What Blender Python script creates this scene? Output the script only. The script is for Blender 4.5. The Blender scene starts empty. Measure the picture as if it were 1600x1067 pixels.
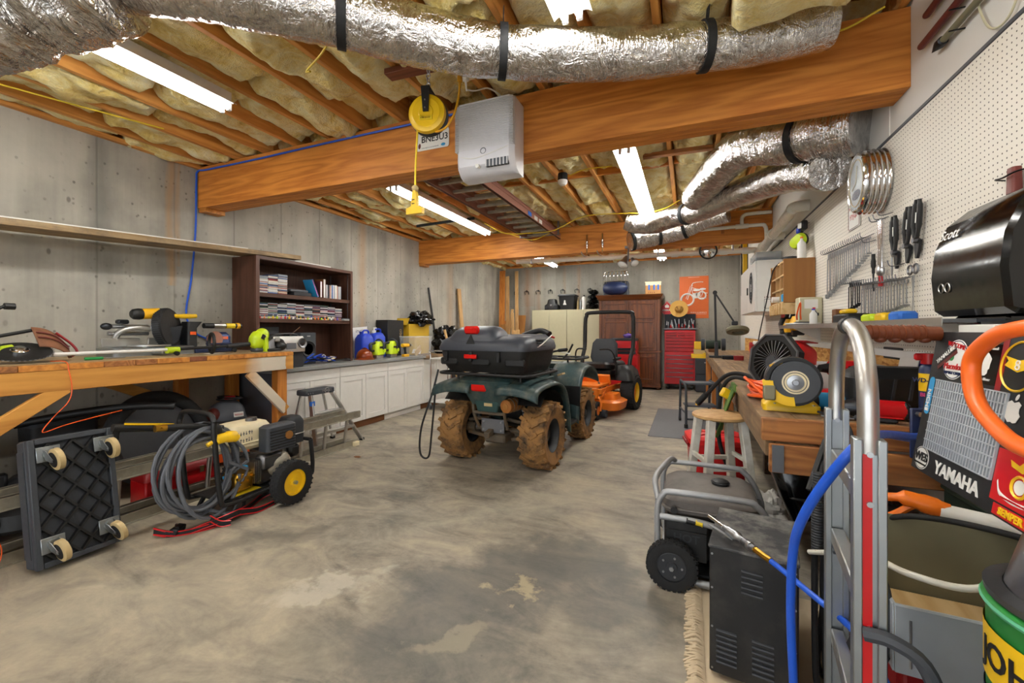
import bpy, math, random
from mathutils import Vector, Matrix, Euler, noise
# ---------------------------------------------------------------- camera, world, exposure
SC = bpy.context.scene
COL = SC.collection
cam_d = bpy.data.cameras.new('camera'); cam = bpy.data.objects.new('camera', cam_d); COL.objects.link(cam)
cam.location = (0, 0, 1.35)
cam.rotation_euler = (math.radians(90), 0, math.radians(22.5))
cam_d.sensor_width = 36.0; cam_d.lens = 36.0 * 665 / 1600; cam_d.shift_y = -17.5 / 1600
cam_d.clip_start = 0.02; cam_d.clip_end = 100
SC.camera = cam
wd = bpy.data.worlds.new('world'); SC.world = wd; wd.use_nodes = True
wd.node_tree.nodes['Background'].inputs[0].default_value = (0.93, 0.97, 1.0, 1)
wd.node_tree.nodes['Background'].inputs[1].default_value = 2.3
SC.view_settings.view_transform = 'Standard'; SC.view_settings.look = 'None'
SC.view_settings.gamma = 1.0; SC.view_settings.use_curve_mapping = False
SC.view_settings.exposure = 0.68
TUBE_POWER = 27.0
# ---------------------------------------------------------------- helpers
R = math.radians
PI = math.pi
def V(*a): return Vector(a[0] if len(a) == 1 else a)
def rot(x=0, y=0, z=0): return Euler((R(x), R(y), R(z)), 'XYZ').to_matrix().to_4x4()
def tr(x, y=None, z=None): return Matrix.Translation(V(x) if y is None else V(x, y, z))
def frame(o, xd, yd):
    x = V(xd).normalized(); y = V(yd); z = x.cross(y).normalized(); y = z.cross(x)
    m = Matrix((x, y, z)).transposed().to_4x4(); m.translation = V(o); return m
def perp(d):
    a = V(0, 0, 1) if abs(d.z) < .9 else V(1, 0, 0)
    u = d.cross(a).normalized(); return u, d.cross(u).normalized()
def catmull(p, k):
    p = [V(q) for q in p]
    if k <= 1 or len(p) < 3: return p
    out = []
    for i in range(len(p) - 1):
        a = p[i - 1] if i else p[0] * 2 - p[1]; b = p[i]; c = p[i + 1]
        d = p[i + 2] if i + 2 < len(p) else p[-1] * 2 - p[-2]
        for j in range(k):
            t = j / k
            out.append(.5 * (2 * b + (c - a) * t + (2 * a - 5 * b + 4 * c - d) * t * t + (3 * b - a - 3 * c + d) * t ** 3))
    out.append(p[-1]); return out
class G:
    def __init__(s): s.v = []; s.f = []; s.mi = []
    def add(s, vs, fs, M=None, m=0):
        o = len(s.v)
        s.v += [tuple(M @ V(q)) for q in vs] if M is not None else [tuple(q) for q in vs]
        s.f += [tuple(i + o for i in f) for f in fs]; s.mi += [m] * len(fs); return s
    def box(s, c, d, r=None, b=0.0, m=0):
        hx, hy, hz = d[0] / 2, d[1] / 2, d[2] / 2
        M = tr(c)
        if r is not None: M = M @ (r if isinstance(r, Matrix) else rot(*r))
        if b <= 0:
            vs = [(x, y, z) for x in (-hx, hx) for y in (-hy, hy) for z in (-hz, hz)]
            return s.add(vs, [(0, 1, 3, 2), (4, 6, 7, 5), (0, 4, 5, 1), (2, 3, 7, 6), (0, 2, 6, 4), (1, 5, 7, 3)], M, m)
        b = min(b, hx * .98, hy * .98, hz * .98); vs = []; idx = {}
        for x in (-1, 1):
            for y in (-1, 1):
                for z in (-1, 1):
                    idx[x, y, z] = len(vs)
                    vs += [(x * hx, y * (hy - b), z * (hz - b)), (x * (hx - b), y * hy, z * (hz - b)), (x * (hx - b), y * (hy - b), z * hz)]
        fs = []
        def q(l, n):
            a, b_, c_ = (V(vs[i]) for i in l[:3])
            fs.append(tuple(l) if (b_ - a).cross(c_ - b_).dot(V(n)) > 0 else tuple(reversed(l)))
        S = (-1, 1)
        for k in S:
            q([idx[k, -1, -1], idx[k, 1, -1], idx[k, 1, 1], idx[k, -1, 1]], (k, 0, 0))
            q([idx[-1, k, -1] + 1, idx[1, k, -1] + 1, idx[1, k, 1] + 1, idx[-1, k, 1] + 1], (0, k, 0))
            q([idx[-1, -1, k] + 2, idx[1, -1, k] + 2, idx[1, 1, k] + 2, idx[-1, 1, k] + 2], (0, 0, k))
        for a in S:
            for c_ in S:
                q([idx[a, c_, -1], idx[a, c_, 1], idx[a, c_, 1] + 1, idx[a, c_, -1] + 1], (a, c_, 0))
                q([idx[a, -1, c_], idx[a, 1, c_], idx[a, 1, c_] + 2, idx[a, -1, c_] + 2], (a, 0, c_))
                q([idx[-1, a, c_] + 1, idx[1, a, c_] + 1, idx[1, a, c_] + 2, idx[-1, a, c_] + 2], (0, a, c_))
                for e in S: q([idx[a, c_, e], idx[a, c_, e] + 1, idx[a, c_, e] + 2], (a, c_, e))
        return s.add(vs, fs, M, m)
    def bx(s, x0, x1, y0, y1, z0, z1, b=0.0, m=0):
        return s.box(((x0 + x1) / 2, (y0 + y1) / 2, (z0 + z1) / 2), (abs(x1 - x0), abs(y1 - y0), abs(z1 - z0)), None, b, m)
    def bar(s, a, b, w, h, up=(0, 0, 1), bv=0.0, m=0):       # square bar from a to b
        a, b = V(a), V(b); d = b - a; L = d.length
        M = frame((a + b) / 2, d, V(up).cross(d) if abs(d.normalized().dot(V(up))) < .99 else perp(d)[0])
        return s.box((0, 0, 0), (L, w, h), None, bv, m) if False else s._bm(M, L, w, h, bv, m)
    def _bm(s, M, L, w, h, bv, m):
        g = G().box((0, 0, 0), (L, w, h), None, bv); return s.add(g.v, g.f, M, m)
    def cyl(s, a, b, r, r2=None, n=16, cap=True, m=0, ph=0):
        a, b = V(a), V(b); r2 = r if r2 is None else r2
        u, w = perp((b - a).normalized()); vs = []
        for i in range(n):
            t = 2 * PI * (i + ph) / n; e = u * math.cos(t) + w * math.sin(t); vs += [a + e * r, b + e * r2]
        fs = [(2 * i, 2 * ((i + 1) % n), 2 * ((i + 1) % n) + 1, 2 * i + 1) for i in range(n)]
        if cap: fs += [tuple(2 * i for i in reversed(range(n))), tuple(2 * i + 1 for i in range(n))]
        return s.add(vs, fs, None, m)
    def tube(s, p, r, n=8, k=1, closed=False, cap=True, m=0, flat=None, rf=None):
        p = catmull(p, k) if not closed else [V(q) for q in p]
        N = len(p); vs = []; d0 = None; u = None
        for i in range(N):
            d = (p[(i + 1) % N] - p[i - 1]) if closed else (p[min(i + 1, N - 1)] - p[max(i - 1, 0)])
            d = d.normalized() if d.length > 1e-9 else V(0, 0, 1)
            if u is None: u = perp(d)[0]
            else:
                u = u - d * u.dot(d); u = u.normalized() if u.length > 1e-6 else perp(d)[0]
            w = d.cross(u)
            rr = r[min(i * len(r) // N, len(r) - 1)] if isinstance(r, (list, tuple)) else r
            for j in range(n):
                t = 2 * PI * j / n; q = rf(i / max(N - 1, 1), t) if rf else 1.0
                e = u * math.cos(t) + w * math.sin(t)
                if flat: e = V(flat[0]) * math.cos(t) * flat[1] + V(flat[2]) * math.sin(t) * flat[3]
                vs.append(p[i] + e * rr * q)
        fs = []
        for i in range(N if closed else N - 1):
            a, b = i * n, ((i + 1) % N) * n
            fs += [(a + j, a + (j + 1) % n, b + (j + 1) % n, b + j) for j in range(n)]
        if cap and not closed: fs += [tuple(reversed(range(n))), tuple((N - 1) * n + j for j in range(n))]
        return s.add(vs, fs, None, m)
    def lathe(s, prof, c=(0, 0, 0), ax=(0, 0, 1), n=24, m=0, sweep=None, cap=True):
        d = V(ax).normalized(); u, w = perp(d); vs = []; N = n if sweep is None else n + 1
        for i in range(N):
            t = 2 * PI * i / n if sweep is None else sweep * i / n
            e = u * math.cos(t) + w * math.sin(t)
            vs += [V(c) + e * r + d * h for r, h in prof]
        k = len(prof); fs = []
        for i in range(n):
            a, b = i * k, ((i + 1) % N) * k
            fs += [(a + j, b + j, b + j + 1, a + j + 1) for j in range(k - 1)]
        if sweep is None and cap:
            if prof[0][0] > 1e-5: fs.append(tuple(i * k for i in reversed(range(n))))
            if prof[-1][0] > 1e-5: fs.append(tuple(i * k + k - 1 for i in range(n)))
        return s.add(vs, fs, None, m)
    def ell(s, c, d, n=16, k=10, r=None, m=0, lump=0.0, seed=0, ls=2.0):
        vs = []
        for i in range(k + 1):
            th = PI * i / k
            for j in range(n):
                ph = 2 * PI * j / n; q = V(math.sin(th) * math.cos(ph), math.sin(th) * math.sin(ph), math.cos(th))
                f = 1 + (lump * (noise.noise(q * ls + V(seed * 7.1, seed * 3.3, seed)) + .5 * noise.noise(q * ls * 2.7 + V(seed, 1, 2))) if lump else 0)
                vs.append((q.x * d[0] * f, q.y * d[1] * f, q.z * d[2] * f))
        fs = []
        for i in range(k):
            for j in range(n):
                fs.append((i * n + j, (i + 1) * n + j, (i + 1) * n + (j + 1) % n, i * n + (j + 1) % n))
        return s.add(vs, fs, tr(c) @ (rot(*r) if r else Matrix()), m)
    def tor(s, c, ax, Rr, r, n=28, k=8, m=0, a0=0, a1=2 * PI):
        d = V(ax).normalized(); u, w = perp(d); full = abs(a1 - a0 - 2 * PI) < 1e-6
        N = n if full else n + 1
        return s.tube([V(c) + (u * math.cos(a0 + (a1 - a0) * i / n) + w * math.sin(a0 + (a1 - a0) * i / n)) * Rr for i in range(N)], r, k, 1, full, True, m)
    def prism(s, poly, d, M=None, m=0):
        n = len(poly); ar = sum(poly[i][0] * poly[(i + 1) % n][1] - poly[(i + 1) % n][0] * poly[i][1] for i in range(n))
        if ar < 0: poly = list(reversed(poly))
        vs = [(x, y, 0) for x, y in poly] + [(x, y, d) for x, y in poly]
        fs = [tuple(reversed(range(n))), tuple(range(n, 2 * n))] + [(i, (i + 1) % n, n + (i + 1) % n, n + i) for i in range(n)]
        if d < 0: fs = [tuple(reversed(f)) for f in fs]
        return s.add(vs, fs, M, m)
    def loft(s, rings, cap=True, M=None, m=0):
        n = len(rings[0]); vs = [q for r_ in rings for q in r_]; fs = []
        for i in range(len(rings) - 1):
            a, b = i * n, (i + 1) * n
            fs += [(a + j, a + (j + 1) % n, b + (j + 1) % n, b + j) for j in range(n)]
        if cap: fs += [tuple(reversed(range(n))), tuple((len(rings) - 1) * n + j for j in range(n))]
        return s.add(vs, fs, M, m)
    def rr(s, secs, M=None, cap=True, m=0, k=4):             # loft of rounded rectangles (z, cx, cy, sx, sy, rad)
        return s.loft([[(x, y, z) for x, y in rrect(cx, cy, sx, sy, rad, k)] for z, cx, cy, sx, sy, rad in secs], cap, M, m)
    def grid(s, fn, nu, nv, m=0, two=False):
        vs = [fn(i / nu, j / nv) for i in range(nu + 1) for j in range(nv + 1)]
        fs = [(i * (nv + 1) + j, (i + 1) * (nv + 1) + j, (i + 1) * (nv + 1) + j + 1, i * (nv + 1) + j + 1) for i in range(nu) for j in range(nv)]
        return s.add(vs, fs, None, m)
def rrect(cx, cy, sx, sy, rad, k=4):
    rad = min(rad, sx / 2 * .999, sy / 2 * .999); out = []
    for qx, qy, a in ((1, 1, 0), (-1, 1, 90), (-1, -1, 180), (1, -1, 270)):
        for i in range(k + 1):
            t = R(a + 90 * i / k)
            out.append((cx + qx * (sx / 2 - rad) + rad * math.cos(t), cy + qy * (sy / 2 - rad) + rad * math.sin(t)))
    return out
def circ(r, n=20, cx=0, cy=0, ry=None): return [(cx + r * math.cos(2 * PI * i / n), cy + (ry or r) * math.sin(2 * PI * i / n)) for i in range(n)]
MT = {}
def mesh(name, g, mats, ang=38, flip=False):
    me = bpy.data.meshes.new(name); me.from_pydata(g.v, [], g.f)
    for q in (mats if isinstance(mats, (list, tuple)) else [mats]): me.materials.append(MT[q] if isinstance(q, str) else q)
    if len(me.materials) > 1: me.polygons.foreach_set('material_index', g.mi)
    me.validate(); me.update()
    if ang:
        me.shade_smooth(); me.set_sharp_from_angle(angle=R(ang))
    return me
def obj(name, g, mats, parent=None, ang=38, loc=None, M=None):
    o = bpy.data.objects.new(name, mesh(name, g, mats, ang)); COL.objects.link(o)
    if parent is not None: o.parent = parent
    if loc is not None: o.location = loc
    if M is not None: o.matrix_local = M
    return o
def tag(o, label=None, cat=None, group=None, kind=None):
    if label: o['label'] = label
    if cat: o['category'] = cat
    if group: o['group'] = group
    if kind: o['kind'] = kind
    return o
def thing(name, label, cat, loc=(0, 0, 0), r=(0, 0, 0), group=None):
    o = bpy.data.objects.new(name, None); COL.objects.link(o); o.empty_display_size = .05
    o.location = loc; o.rotation_euler = [R(a) for a in r]
    return tag(o, label, cat, group)
def wpart(name, g, mats, T, ang=38, label=None):             # part modelled in world coordinates
    Mi = (tr(T.location) @ T.rotation_euler.to_matrix().to_4x4()).inverted()
    g.v = [tuple(Mi @ V(q)) for q in g.v]
    o = obj(name, g, mats, T, ang)
    if label: o['label'] = label
    return o
def solo(name, g, mats, label, cat, group=None, ang=38, kind=None):   # world coordinates, origin moved to the base
    xs, ys, zs = zip(*g.v); c = V((min(xs) + max(xs)) / 2, (min(ys) + max(ys)) / 2, min(zs))
    g.v = [(x - c.x, y - c.y, z - c.z) for x, y, z in g.v]
    return tag(obj(name, g, mats, None, ang, c), label, cat, group, kind)
def dup(o, parent=None, loc=None, r=None, label=None, lm=None):
    c = o.copy(); COL.objects.link(c); c.parent = parent
    if loc is not None: c.location = loc
    if r is not None: c.rotation_euler = [R(a) for a in r]
    if label: c['label'] = label
    for ch in list(o.children): dup(ch, c)
    return c
def gtext(s, size, ex=.0008, al='CENTER', sx=1.0, sp=1.0, bold=0.0):
    cu = bpy.data.curves.new('t', 'FONT'); cu.body = s; cu.size = size; cu.extrude = ex; cu.align_x = al; cu.align_y = 'CENTER'
    cu.space_character = sp; cu.offset = bold; cu.resolution_u = 3
    o = bpy.data.objects.new('t', cu); COL.objects.link(o)
    dg = bpy.context.evaluated_depsgraph_get(); me = o.evaluated_get(dg).to_mesh()
    g = G(); g.add([(v.co.x * sx, v.co.y, v.co.z) for v in me.vertices], [tuple(p.vertices) for p in me.polygons])
    o.evaluated_get(dg).to_mesh_clear(); bpy.data.objects.remove(o); bpy.data.curves.remove(cu); return g
def text(s, size, M, mat, parent, name='lettering', **kw):
    g = gtext(s, size, **kw); g.v = [tuple(M @ V(q)) for q in g.v]; return obj(name, g, mat, parent, 0)
def scrib(w, h, M, mat, parent, n=8, seed=1):                # print too small to read: a row of small strokes
    g = G(); rn_ = random.Random(seed); x = -w / 2
    for i in range(n):
        a = w / n * rn_.uniform(.45, .8); g.box((x + a / 2, rn_.uniform(-.1, .1) * h, 0), (a * .35, h * rn_.uniform(.7, 1), .0008)); g.box((x + a / 2, rn_.uniform(-.3, .3) * h, 0), (a, h * .2, .0008)); x += w / n
    g.v = [tuple(M @ V(q)) for q in g.v]; o = obj('print', g, mat, parent, 0); o['kind'] = 'stuff'; return o
# ---------------------------------------------------------------- materials
def lin(c):
    if isinstance(c, str):
        c = c.lstrip('#'); c = [int(c[i:i + 2], 16) / 255 for i in (0, 2, 4)]
        c = [x / 12.92 if x <= .04045 else ((x + .055) / 1.055) ** 2.4 for x in c]
    return (c[0], c[1], c[2], 1)
class NT:
    def __init__(s, name):
        s.m = bpy.data.materials.new(name); s.m.use_nodes = True; s.t = s.m.node_tree; MT[name] = s.m
        s.b = s.t.nodes['Principled BSDF']; s._c = None
    def n(s, ty, **kw):
        q = s.t.nodes.new(ty)
        for k, v in kw.items():
            if k in q.inputs.keys() if isinstance(k, str) else False: s.set(q, k, v)
            else: setattr(q, k, v)
        return q
    def link(s, a, b): s.t.links.new(a, b)
    def set(s, q, k, v):
        if isinstance(v, bpy.types.NodeSocket): s.link(v, q.inputs[k])
        else: q.inputs[k].default_value = v
    def co(s, sc=(1, 1, 1), world=False, r=(0, 0, 0), loc=(0, 0, 0)):
        if world: src = s.n('ShaderNodeNewGeometry').outputs['Position']
        else: src = s.n('ShaderNodeTexCoord').outputs['Object']
        q = s.n('ShaderNodeMapping'); s.link(src, q.inputs[0]); q.inputs['Scale'].default_value = sc
        q.inputs['Rotation'].default_value = r; q.inputs['Location'].default_value = loc
        return q.outputs[0]
    def noise(s, co, sc=5, det=4, ro=.55, dist=0):
        q = s.n('ShaderNodeTexNoise'); s.link(co, q.inputs['Vector']); q.inputs['Scale'].default_value = sc
        q.inputs['Detail'].default_value = det; q.inputs['Roughness'].default_value = ro; q.inputs['Distortion'].default_value = dist
        return q.outputs[0]
    def vor(s, co, sc=5, feat='F1', out='Distance'):
        q = s.n('ShaderNodeTexVoronoi', feature=feat); s.link(co, q.inputs['Vector']); q.inputs['Scale'].default_value = sc; return q.outputs[out]
    def wave(s, co, sc=5, dist=3, det=2, ds=1, bd='X'):
        q = s.n('ShaderNodeTexWave', bands_direction=bd); s.link(co, q.inputs['Vector']); q.inputs['Scale'].default_value = sc
        q.inputs['Distortion'].default_value = dist; q.inputs['Detail'].default_value = det; q.inputs['Detail Scale'].default_value = ds; return q.outputs['Fac']
    def ramp(s, f, *st):
        q = s.n('ShaderNodeValToRGB'); s.link(f, q.inputs[0]); e = q.color_ramp.elements
        while len(e) < len(st): e.new(.5)
        for i, (p, c) in enumerate(st): e[i].position = p; e[i].color = lin(c) if not isinstance(c, (int, float)) else (c, c, c, 1)
        return q.outputs[0]
    def mix(s, f, a, b, bt='MIX'):
        q = s.n('ShaderNodeMix', data_type='RGBA', blend_type=bt)
        for k, v in ((0, f), (6, a), (7, b)):
            if isinstance(v, bpy.types.NodeSocket): s.link(v, q.inputs[k])
            else: q.inputs[k].default_value = v if k == 0 else (lin(v) if not isinstance(v, (int, float)) else (v, v, v, 1))
        return q.outputs[2]
    def math(s, op, a, b=0.0, c=None):
        q = s.n('ShaderNodeMath', operation=op)
        for k, v in ((0, a), (1, b)) + (((2, c),) if c is not None else ()):
            if isinstance(v, bpy.types.NodeSocket): s.link(v, q.inputs[k])
            else: q.inputs[k].default_value = v
        return q.outputs[0]
    def bump(s, h, st=.3, d=.01, prev=None):
        q = s.n('ShaderNodeBump'); s.link(h, q.inputs['Height']); q.inputs['Strength'].default_value = st; q.inputs['Distance'].default_value = d
        if prev is not None: s.link(prev, q.inputs['Normal'])
        s.link(q.outputs[0], s.b.inputs['Normal']); return q.outputs[0]
    def base(s, c, ro=.5, me=0.0):
        s.set(s.b, 'Base Color', c if isinstance(c, bpy.types.NodeSocket) else lin(c))
        s.set(s.b, 'Roughness', ro); s.set(s.b, 'Metallic', me); return s
def plain(name, c, ro=.45, me=0.0, var=.12, sc=18, bump=0.0, bsc=60, dirt=None, da=.35):
    t = NT(name); co = t.co()
    n = t.noise(co, sc, 3); col = t.mix(t.math('MULTIPLY', n, var * 2), c, tuple(x * .55 for x in lin(c)[:3]))
    if dirt: col = t.mix(t.math('MULTIPLY', t.ramp(t.noise(co, 9, 5, .65), (.45, 0), (.7, 1)), da), col, dirt)
    t.base(col, t.math('ADD', t.math('MULTIPLY', t.noise(co, sc * 2.3, 2), .18), ro - .09), me)
    if bump: t.bump(t.noise(co, bsc, 3), bump, .004)
    return t
def wood(name, c1, c2, ax='X', sc=1.0, ro=.55, knots=True, dirt=None, world=False, ring=7.0):
    t = NT(name); s_ = {'X': (.09, 1, 1), 'Y': (1, .09, 1), 'Z': (1, 1, .09)}[ax]; s_ = tuple(a * sc for a in s_)
    rnd = t.n('ShaderNodeObjectInfo').outputs['Random']
    co0 = t.co(s_, world); va = t.n('ShaderNodeVectorMath', operation='ADD'); t.link(co0, va.inputs[0])
    cx = t.n('ShaderNodeCombineXYZ'); r7 = t.math('MULTIPLY', rnd, 9.7); t.link(r7, cx.inputs[0]); t.link(r7, cx.inputs[1]); t.link(r7, cx.inputs[2]); t.link(cx.outputs[0], va.inputs[1]); co = va.outputs[0]
    n1 = t.noise(co, 5, 3, .5); rings = t.math('FRACT', t.math('MULTIPLY', n1, ring))
    rings = t.math('PINGPONG', rings, .5); fine = t.noise(co, 70, 4, .6)
    f = t.math('ADD', t.math('MULTIPLY', rings, 1.1), t.math('MULTIPLY', fine, .5))
    col = t.ramp(f, (.15, c2), (.75, c1))
    col = t.mix(t.math('MULTIPLY', t.noise(co, 1.7, 2), .5), col, c2)
    col = t.mix(t.math('MULTIPLY_ADD', rnd, .22, 0.0), col, tuple(x * .6 for x in lin(c2)[:3]))
    if knots: col = t.mix(t.ramp(t.vor(co, 2.2), (.0, 1), (.07, .0)), col, tuple(x * .25 for x in lin(c2)[:3]))
    if dirt: col = t.mix(t.ramp(t.noise(t.co((1, 1, 1), world), 4, 6, .7), (.48, 0), (.68, .75)), col, dirt)
    t.base(col, ro); t.bump(f, .25, .002); return t
# ---- concrete, wood, foil and other surfaces of the place
t = NT('concrete_wall'); co = t.co(world=True)
n1 = t.noise(co, .9, 6, .6); st = t.noise(t.co((2.2, 2.2, .16), True), 2.2, 6, .62)
c = t.ramp(t.math('ADD', t.math('MULTIPLY', n1, .7), t.math('MULTIPLY', st, .32)), (.28, '#6f6d68'), (.44, '#98958b'), (.55, '#b0aca0'), (.75, '#c9c5b8'))
pit = t.ramp(t.vor(t.co((1, 1, .8), True), 17), (.1, 1), (.2, 0)); pm = t.ramp(t.noise(co, 3.2, 3), (.44, 0), (.56, 1)); pit = t.math('MULTIPLY', pit, pm)
pit2 = t.math('MULTIPLY', t.ramp(t.vor(t.co((1, 1, .55), True, loc=(3, 1, 2)), 8), (.07, 1), (.13, 0)), t.ramp(t.noise(co, 1.4, 2), (.45, 0), (.55, 1)))
c = t.mix(t.math('MULTIPLY', pit, .6), c, '#4a4740'); c = t.mix(t.math('MULTIPLY', pit2, .6), c, '#54514a')
sx = t.n('ShaderNodeSeparateXYZ'); t.link(co, sx.inputs[0])
def seam(t, sock, period, off, w): 
    a = t.math('PINGPONG', t.math('SUBTRACT', sock, off), period / 2)
    return t.ramp(a, (0, 1), (w, 0))
sm = t.math('MULTIPLY', seam(t, t.math('ADD', sx.outputs[0], sx.outputs[1]), .61, 2.06 - 4.8, .012), .55)
c = t.mix(sm, c, '#6c6a63')
def streak(t, sx, ax, pos, wid, z0, z1, edge):
    d = t.math('ABSOLUTE', t.math('SUBTRACT', t.math('ADD', sx.outputs[ax], t.math('MULTIPLY', t.math('SUBTRACT', edge, .5), .12)), pos))
    a = t.ramp(t.math('DIVIDE', d, wid), (.15, 1), (1, 0))
    b = t.math('MULTIPLY', t.math('GREATER_THAN', sx.outputs[2], z0), t.math('LESS_THAN', sx.outputs[2], z1))
    return t.math('MULTIPLY', t.math('MULTIPLY', a, b), t.math('MULTIPLY', st, 1.25))
ed = t.noise(t.co((3, 3, .6), True), 3, 4)
onL = t.math('LESS_THAN', sx.outputs[0], -4.7); onB = t.math('GREATER_THAN', sx.outputs[1], 10.7)
for y, w, z0, a in ((2.63, .05, 1.8, .8), (2.70, .03, 2.0, .5), (5.35, .12, 1.2, .55), (8.05, .2, .5, .5)):
    c = t.mix(t.math('MULTIPLY', t.math('MULTIPLY', streak(t, sx, 1, y, w, z0, 3.3, ed), onL), a), c, '#b98a50')
for x, w, z0, a in ((-4.05, .1, .5, .6), (-3.72, .1, .6, .6), (-3.0, .05, 1.5, .4), (-2.62, .07, 1.5, .45), (-4.0, .3, 2.0, .35)):
    c = t.mix(t.math('MULTIPLY', t.math('MULTIPLY', streak(t, sx, 0, x, w, z0, 3.0, ed), onB), a), c, '#a86a30')
for y, w, z0, a in ((2.08, .1, 2.1, .75), (3.3, .2, .3, .3), (6.6, .25, .4, .5), (9.2, .4, .4, .5)):
    c = t.mix(t.math('MULTIPLY', t.math('MULTIPLY', streak(t, sx, 1, y, w, z0, 3.3, ed), onL), a), c, '#5b5d5c')
c = t.mix(t.math('MULTIPLY', onB, .35), c, '#77766f')
t.base(c, .88); bb = t.math('SUBTRACT', t.math('MULTIPLY', t.noise(co, 30, 5), .3), t.math('ADD', t.math('ADD', pit, pit2), sm)); t.bump(bb, .5, .006)

t = NT('concrete_floor'); co = t.co(world=True)
br = t.noise(t.co((.8, 1.7, 1), True, (0, 0, R(48))), 2.4, 9, .68, 1.0); n1 = t.noise(co, .55, 5, .6, .5); n2 = t.noise(co, 6, 6, .65)
f = t.math('ADD', t.math('MULTIPLY', br, .45), t.math('ADD', t.math('MULTIPLY', n1, .4), t.math('MULTIPLY', t.math('ADD', n2, t.math('MULTIPLY', t.noise(co, 28, 5, .7), .5)), .2)))
c = t.ramp(f, (.43, '#4c4a46'), (.5, '#746e63'), (.57, '#938a7b'), (.66, '#ada28d'), (.8, '#c8bda4'))
warp = t.n('ShaderNodeTexNoise'); t.link(co, warp.inputs['Vector']); warp.inputs['Scale'].default_value = 2.6; warp.inputs['Detail'].default_value = 6; warp.inputs['Roughness'].default_value = .62
wv = t.n('ShaderNodeVectorMath', operation='MULTIPLY_ADD'); t.link(warp.outputs['Color'], wv.inputs[0]); wv.inputs[1].default_value = (1.0, 1.0, 0); t.link(co, wv.inputs[2])
def blob(t, x, y, rx, ry, rz, soft=(.55, 1.0)):
    m = t.n('ShaderNodeMapping', vector_type='TEXTURE'); t.link(wv.outputs[0], m.inputs[0]); m.inputs['Location'].default_value = (x + .5, y + .5, 0)
    m.inputs['Rotation'].default_value = (0, 0, R(rz)); m.inputs['Scale'].default_value = (rx, ry, 99)
    l = t.n('ShaderNodeVectorMath', operation='LENGTH'); t.link(m.outputs[0], l.inputs[0]); return t.ramp(l.outputs['Value'], (soft[0], 1), (soft[1], 0))
STAINS = (( -1.02, 1.95, .95, .36, 58, .62, '#4c4e4d', (.8, 1.0)), (-.55, 2.45, .42, .3, 20, .5, '#53534f', (.8, 1.0)), (-.35, 2.15, .3, .5, 0, .5, '#4a4c4c', (.75, 1.05)), (-.95, 1.5, .55, .3, 30, .5, '#55564f', (.6, 1.1)),
          (-2.6, 1.85, .5, .18, 40, .6, '#5f5d57', (.5, 1.1)), (-2.3, 2.2, .5, .12, 45, .5, '#66635b', (.5, 1.1)), (-1.5, 4.6, .9, .5, 10, .35, '#76726a', (.3, 1.1)), (-.8, 3.4, .5, .2, 30, .3, '#77736a', (.4, 1.1)), (-.2, 3.2, .5, .35, 60, .35, '#6c6a63', (.4, 1.1)), (-2.0, 1.35, .25, .1, 40, .4, '#66645d', (.5, 1.1)),
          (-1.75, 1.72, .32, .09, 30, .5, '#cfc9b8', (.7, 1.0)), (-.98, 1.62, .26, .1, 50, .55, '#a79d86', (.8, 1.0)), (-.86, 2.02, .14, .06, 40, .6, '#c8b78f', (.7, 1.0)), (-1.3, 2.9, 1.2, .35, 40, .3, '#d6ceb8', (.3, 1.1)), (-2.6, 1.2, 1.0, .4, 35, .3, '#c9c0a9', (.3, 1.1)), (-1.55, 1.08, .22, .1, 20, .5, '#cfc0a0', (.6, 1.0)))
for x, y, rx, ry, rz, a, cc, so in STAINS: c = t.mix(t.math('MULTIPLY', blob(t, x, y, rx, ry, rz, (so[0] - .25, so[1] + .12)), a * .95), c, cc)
sp = t.math('MULTIPLY', t.ramp(t.vor(co, 9), (.03, 1), (.06, 0)), t.ramp(t.noise(co, 2.0, 2), (.5, 0), (.6, 1))); c = t.mix(t.math('MULTIPLY', sp, .5), c, '#4a4640')
t.base(c, t.math('ADD', t.math('MULTIPLY', n2, .35), .35)); t.bump(t.noise(co, 45, 5), .12, .004)

wood('fir_x', '#ee9f44', '#b86a20', 'X', 1.0, .6, True, ring=9); wood('fir_y', '#f0b05c', '#c07c34', 'Y', 1.0, .62, True)
wood('pine_y', '#dca04c', '#b57830', 'Y', 1.0, .55, True, ring=5); wood('pine_z', '#d98f3a', '#a9601f', 'Z', 1.0, .55); wood('pine_x', '#e29a42', '#ad6826', 'X', 1.0, .55)
wood('plank_y', '#b9a079', '#8a6f49', 'Y', 1.2, .7, False, dirt='#5d5347'); wood('old_x', '#c08045', '#7f4a20', 'X', 1.0, .7, True, dirt='#6b5136', ring=14); wood('old_y', '#a58561', '#6f5538', 'Y', 1.0, .75, True, dirt='#584838')
wood('walnut_y', '#5f3d2c', '#432718', 'Y', 1.0, .45, False); wood('walnut_z', '#664233', '#46291a', 'Z', 1.0, .45, False)
wood('cherry_z', '#84481c', '#4c260c', 'Z', 1.0, .3, False); wood('cherry_x', '#84481c', '#4f280e', 'X', 1.0, .3, False)
wood('maple_z', '#d9b27a', '#b88c55', 'Z', 1.0, .6); wood('maple_y', '#e2c592', '#c29c64', 'Y', 1.0, .6, False); wood('ply_z', '#b07a3a', '#93602a', 'Z', .6, .6, False); wood('dark_plank_y', '#5d4a35', '#3f3122', 'Y', 1.0, .7, False); wood('redwood_x', '#9a5a36', '#6d3a20', 'X', 1.0, .7)
t = NT('osb'); co = t.co(world=True)
v = t.vor(t.co((1, .45, 1.6), True), 34, 'F1', 'Color'); c = t.ramp(t.math('ADD', t.math('MULTIPLY', v, .8), t.math('MULTIPLY', t.noise(co, 60, 3), .35)), (.2, '#a5672a'), (.55, '#d39a4c'), (.9, '#e6b970')); t.base(c, .7); t.bump(v, .2, .003)
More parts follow.
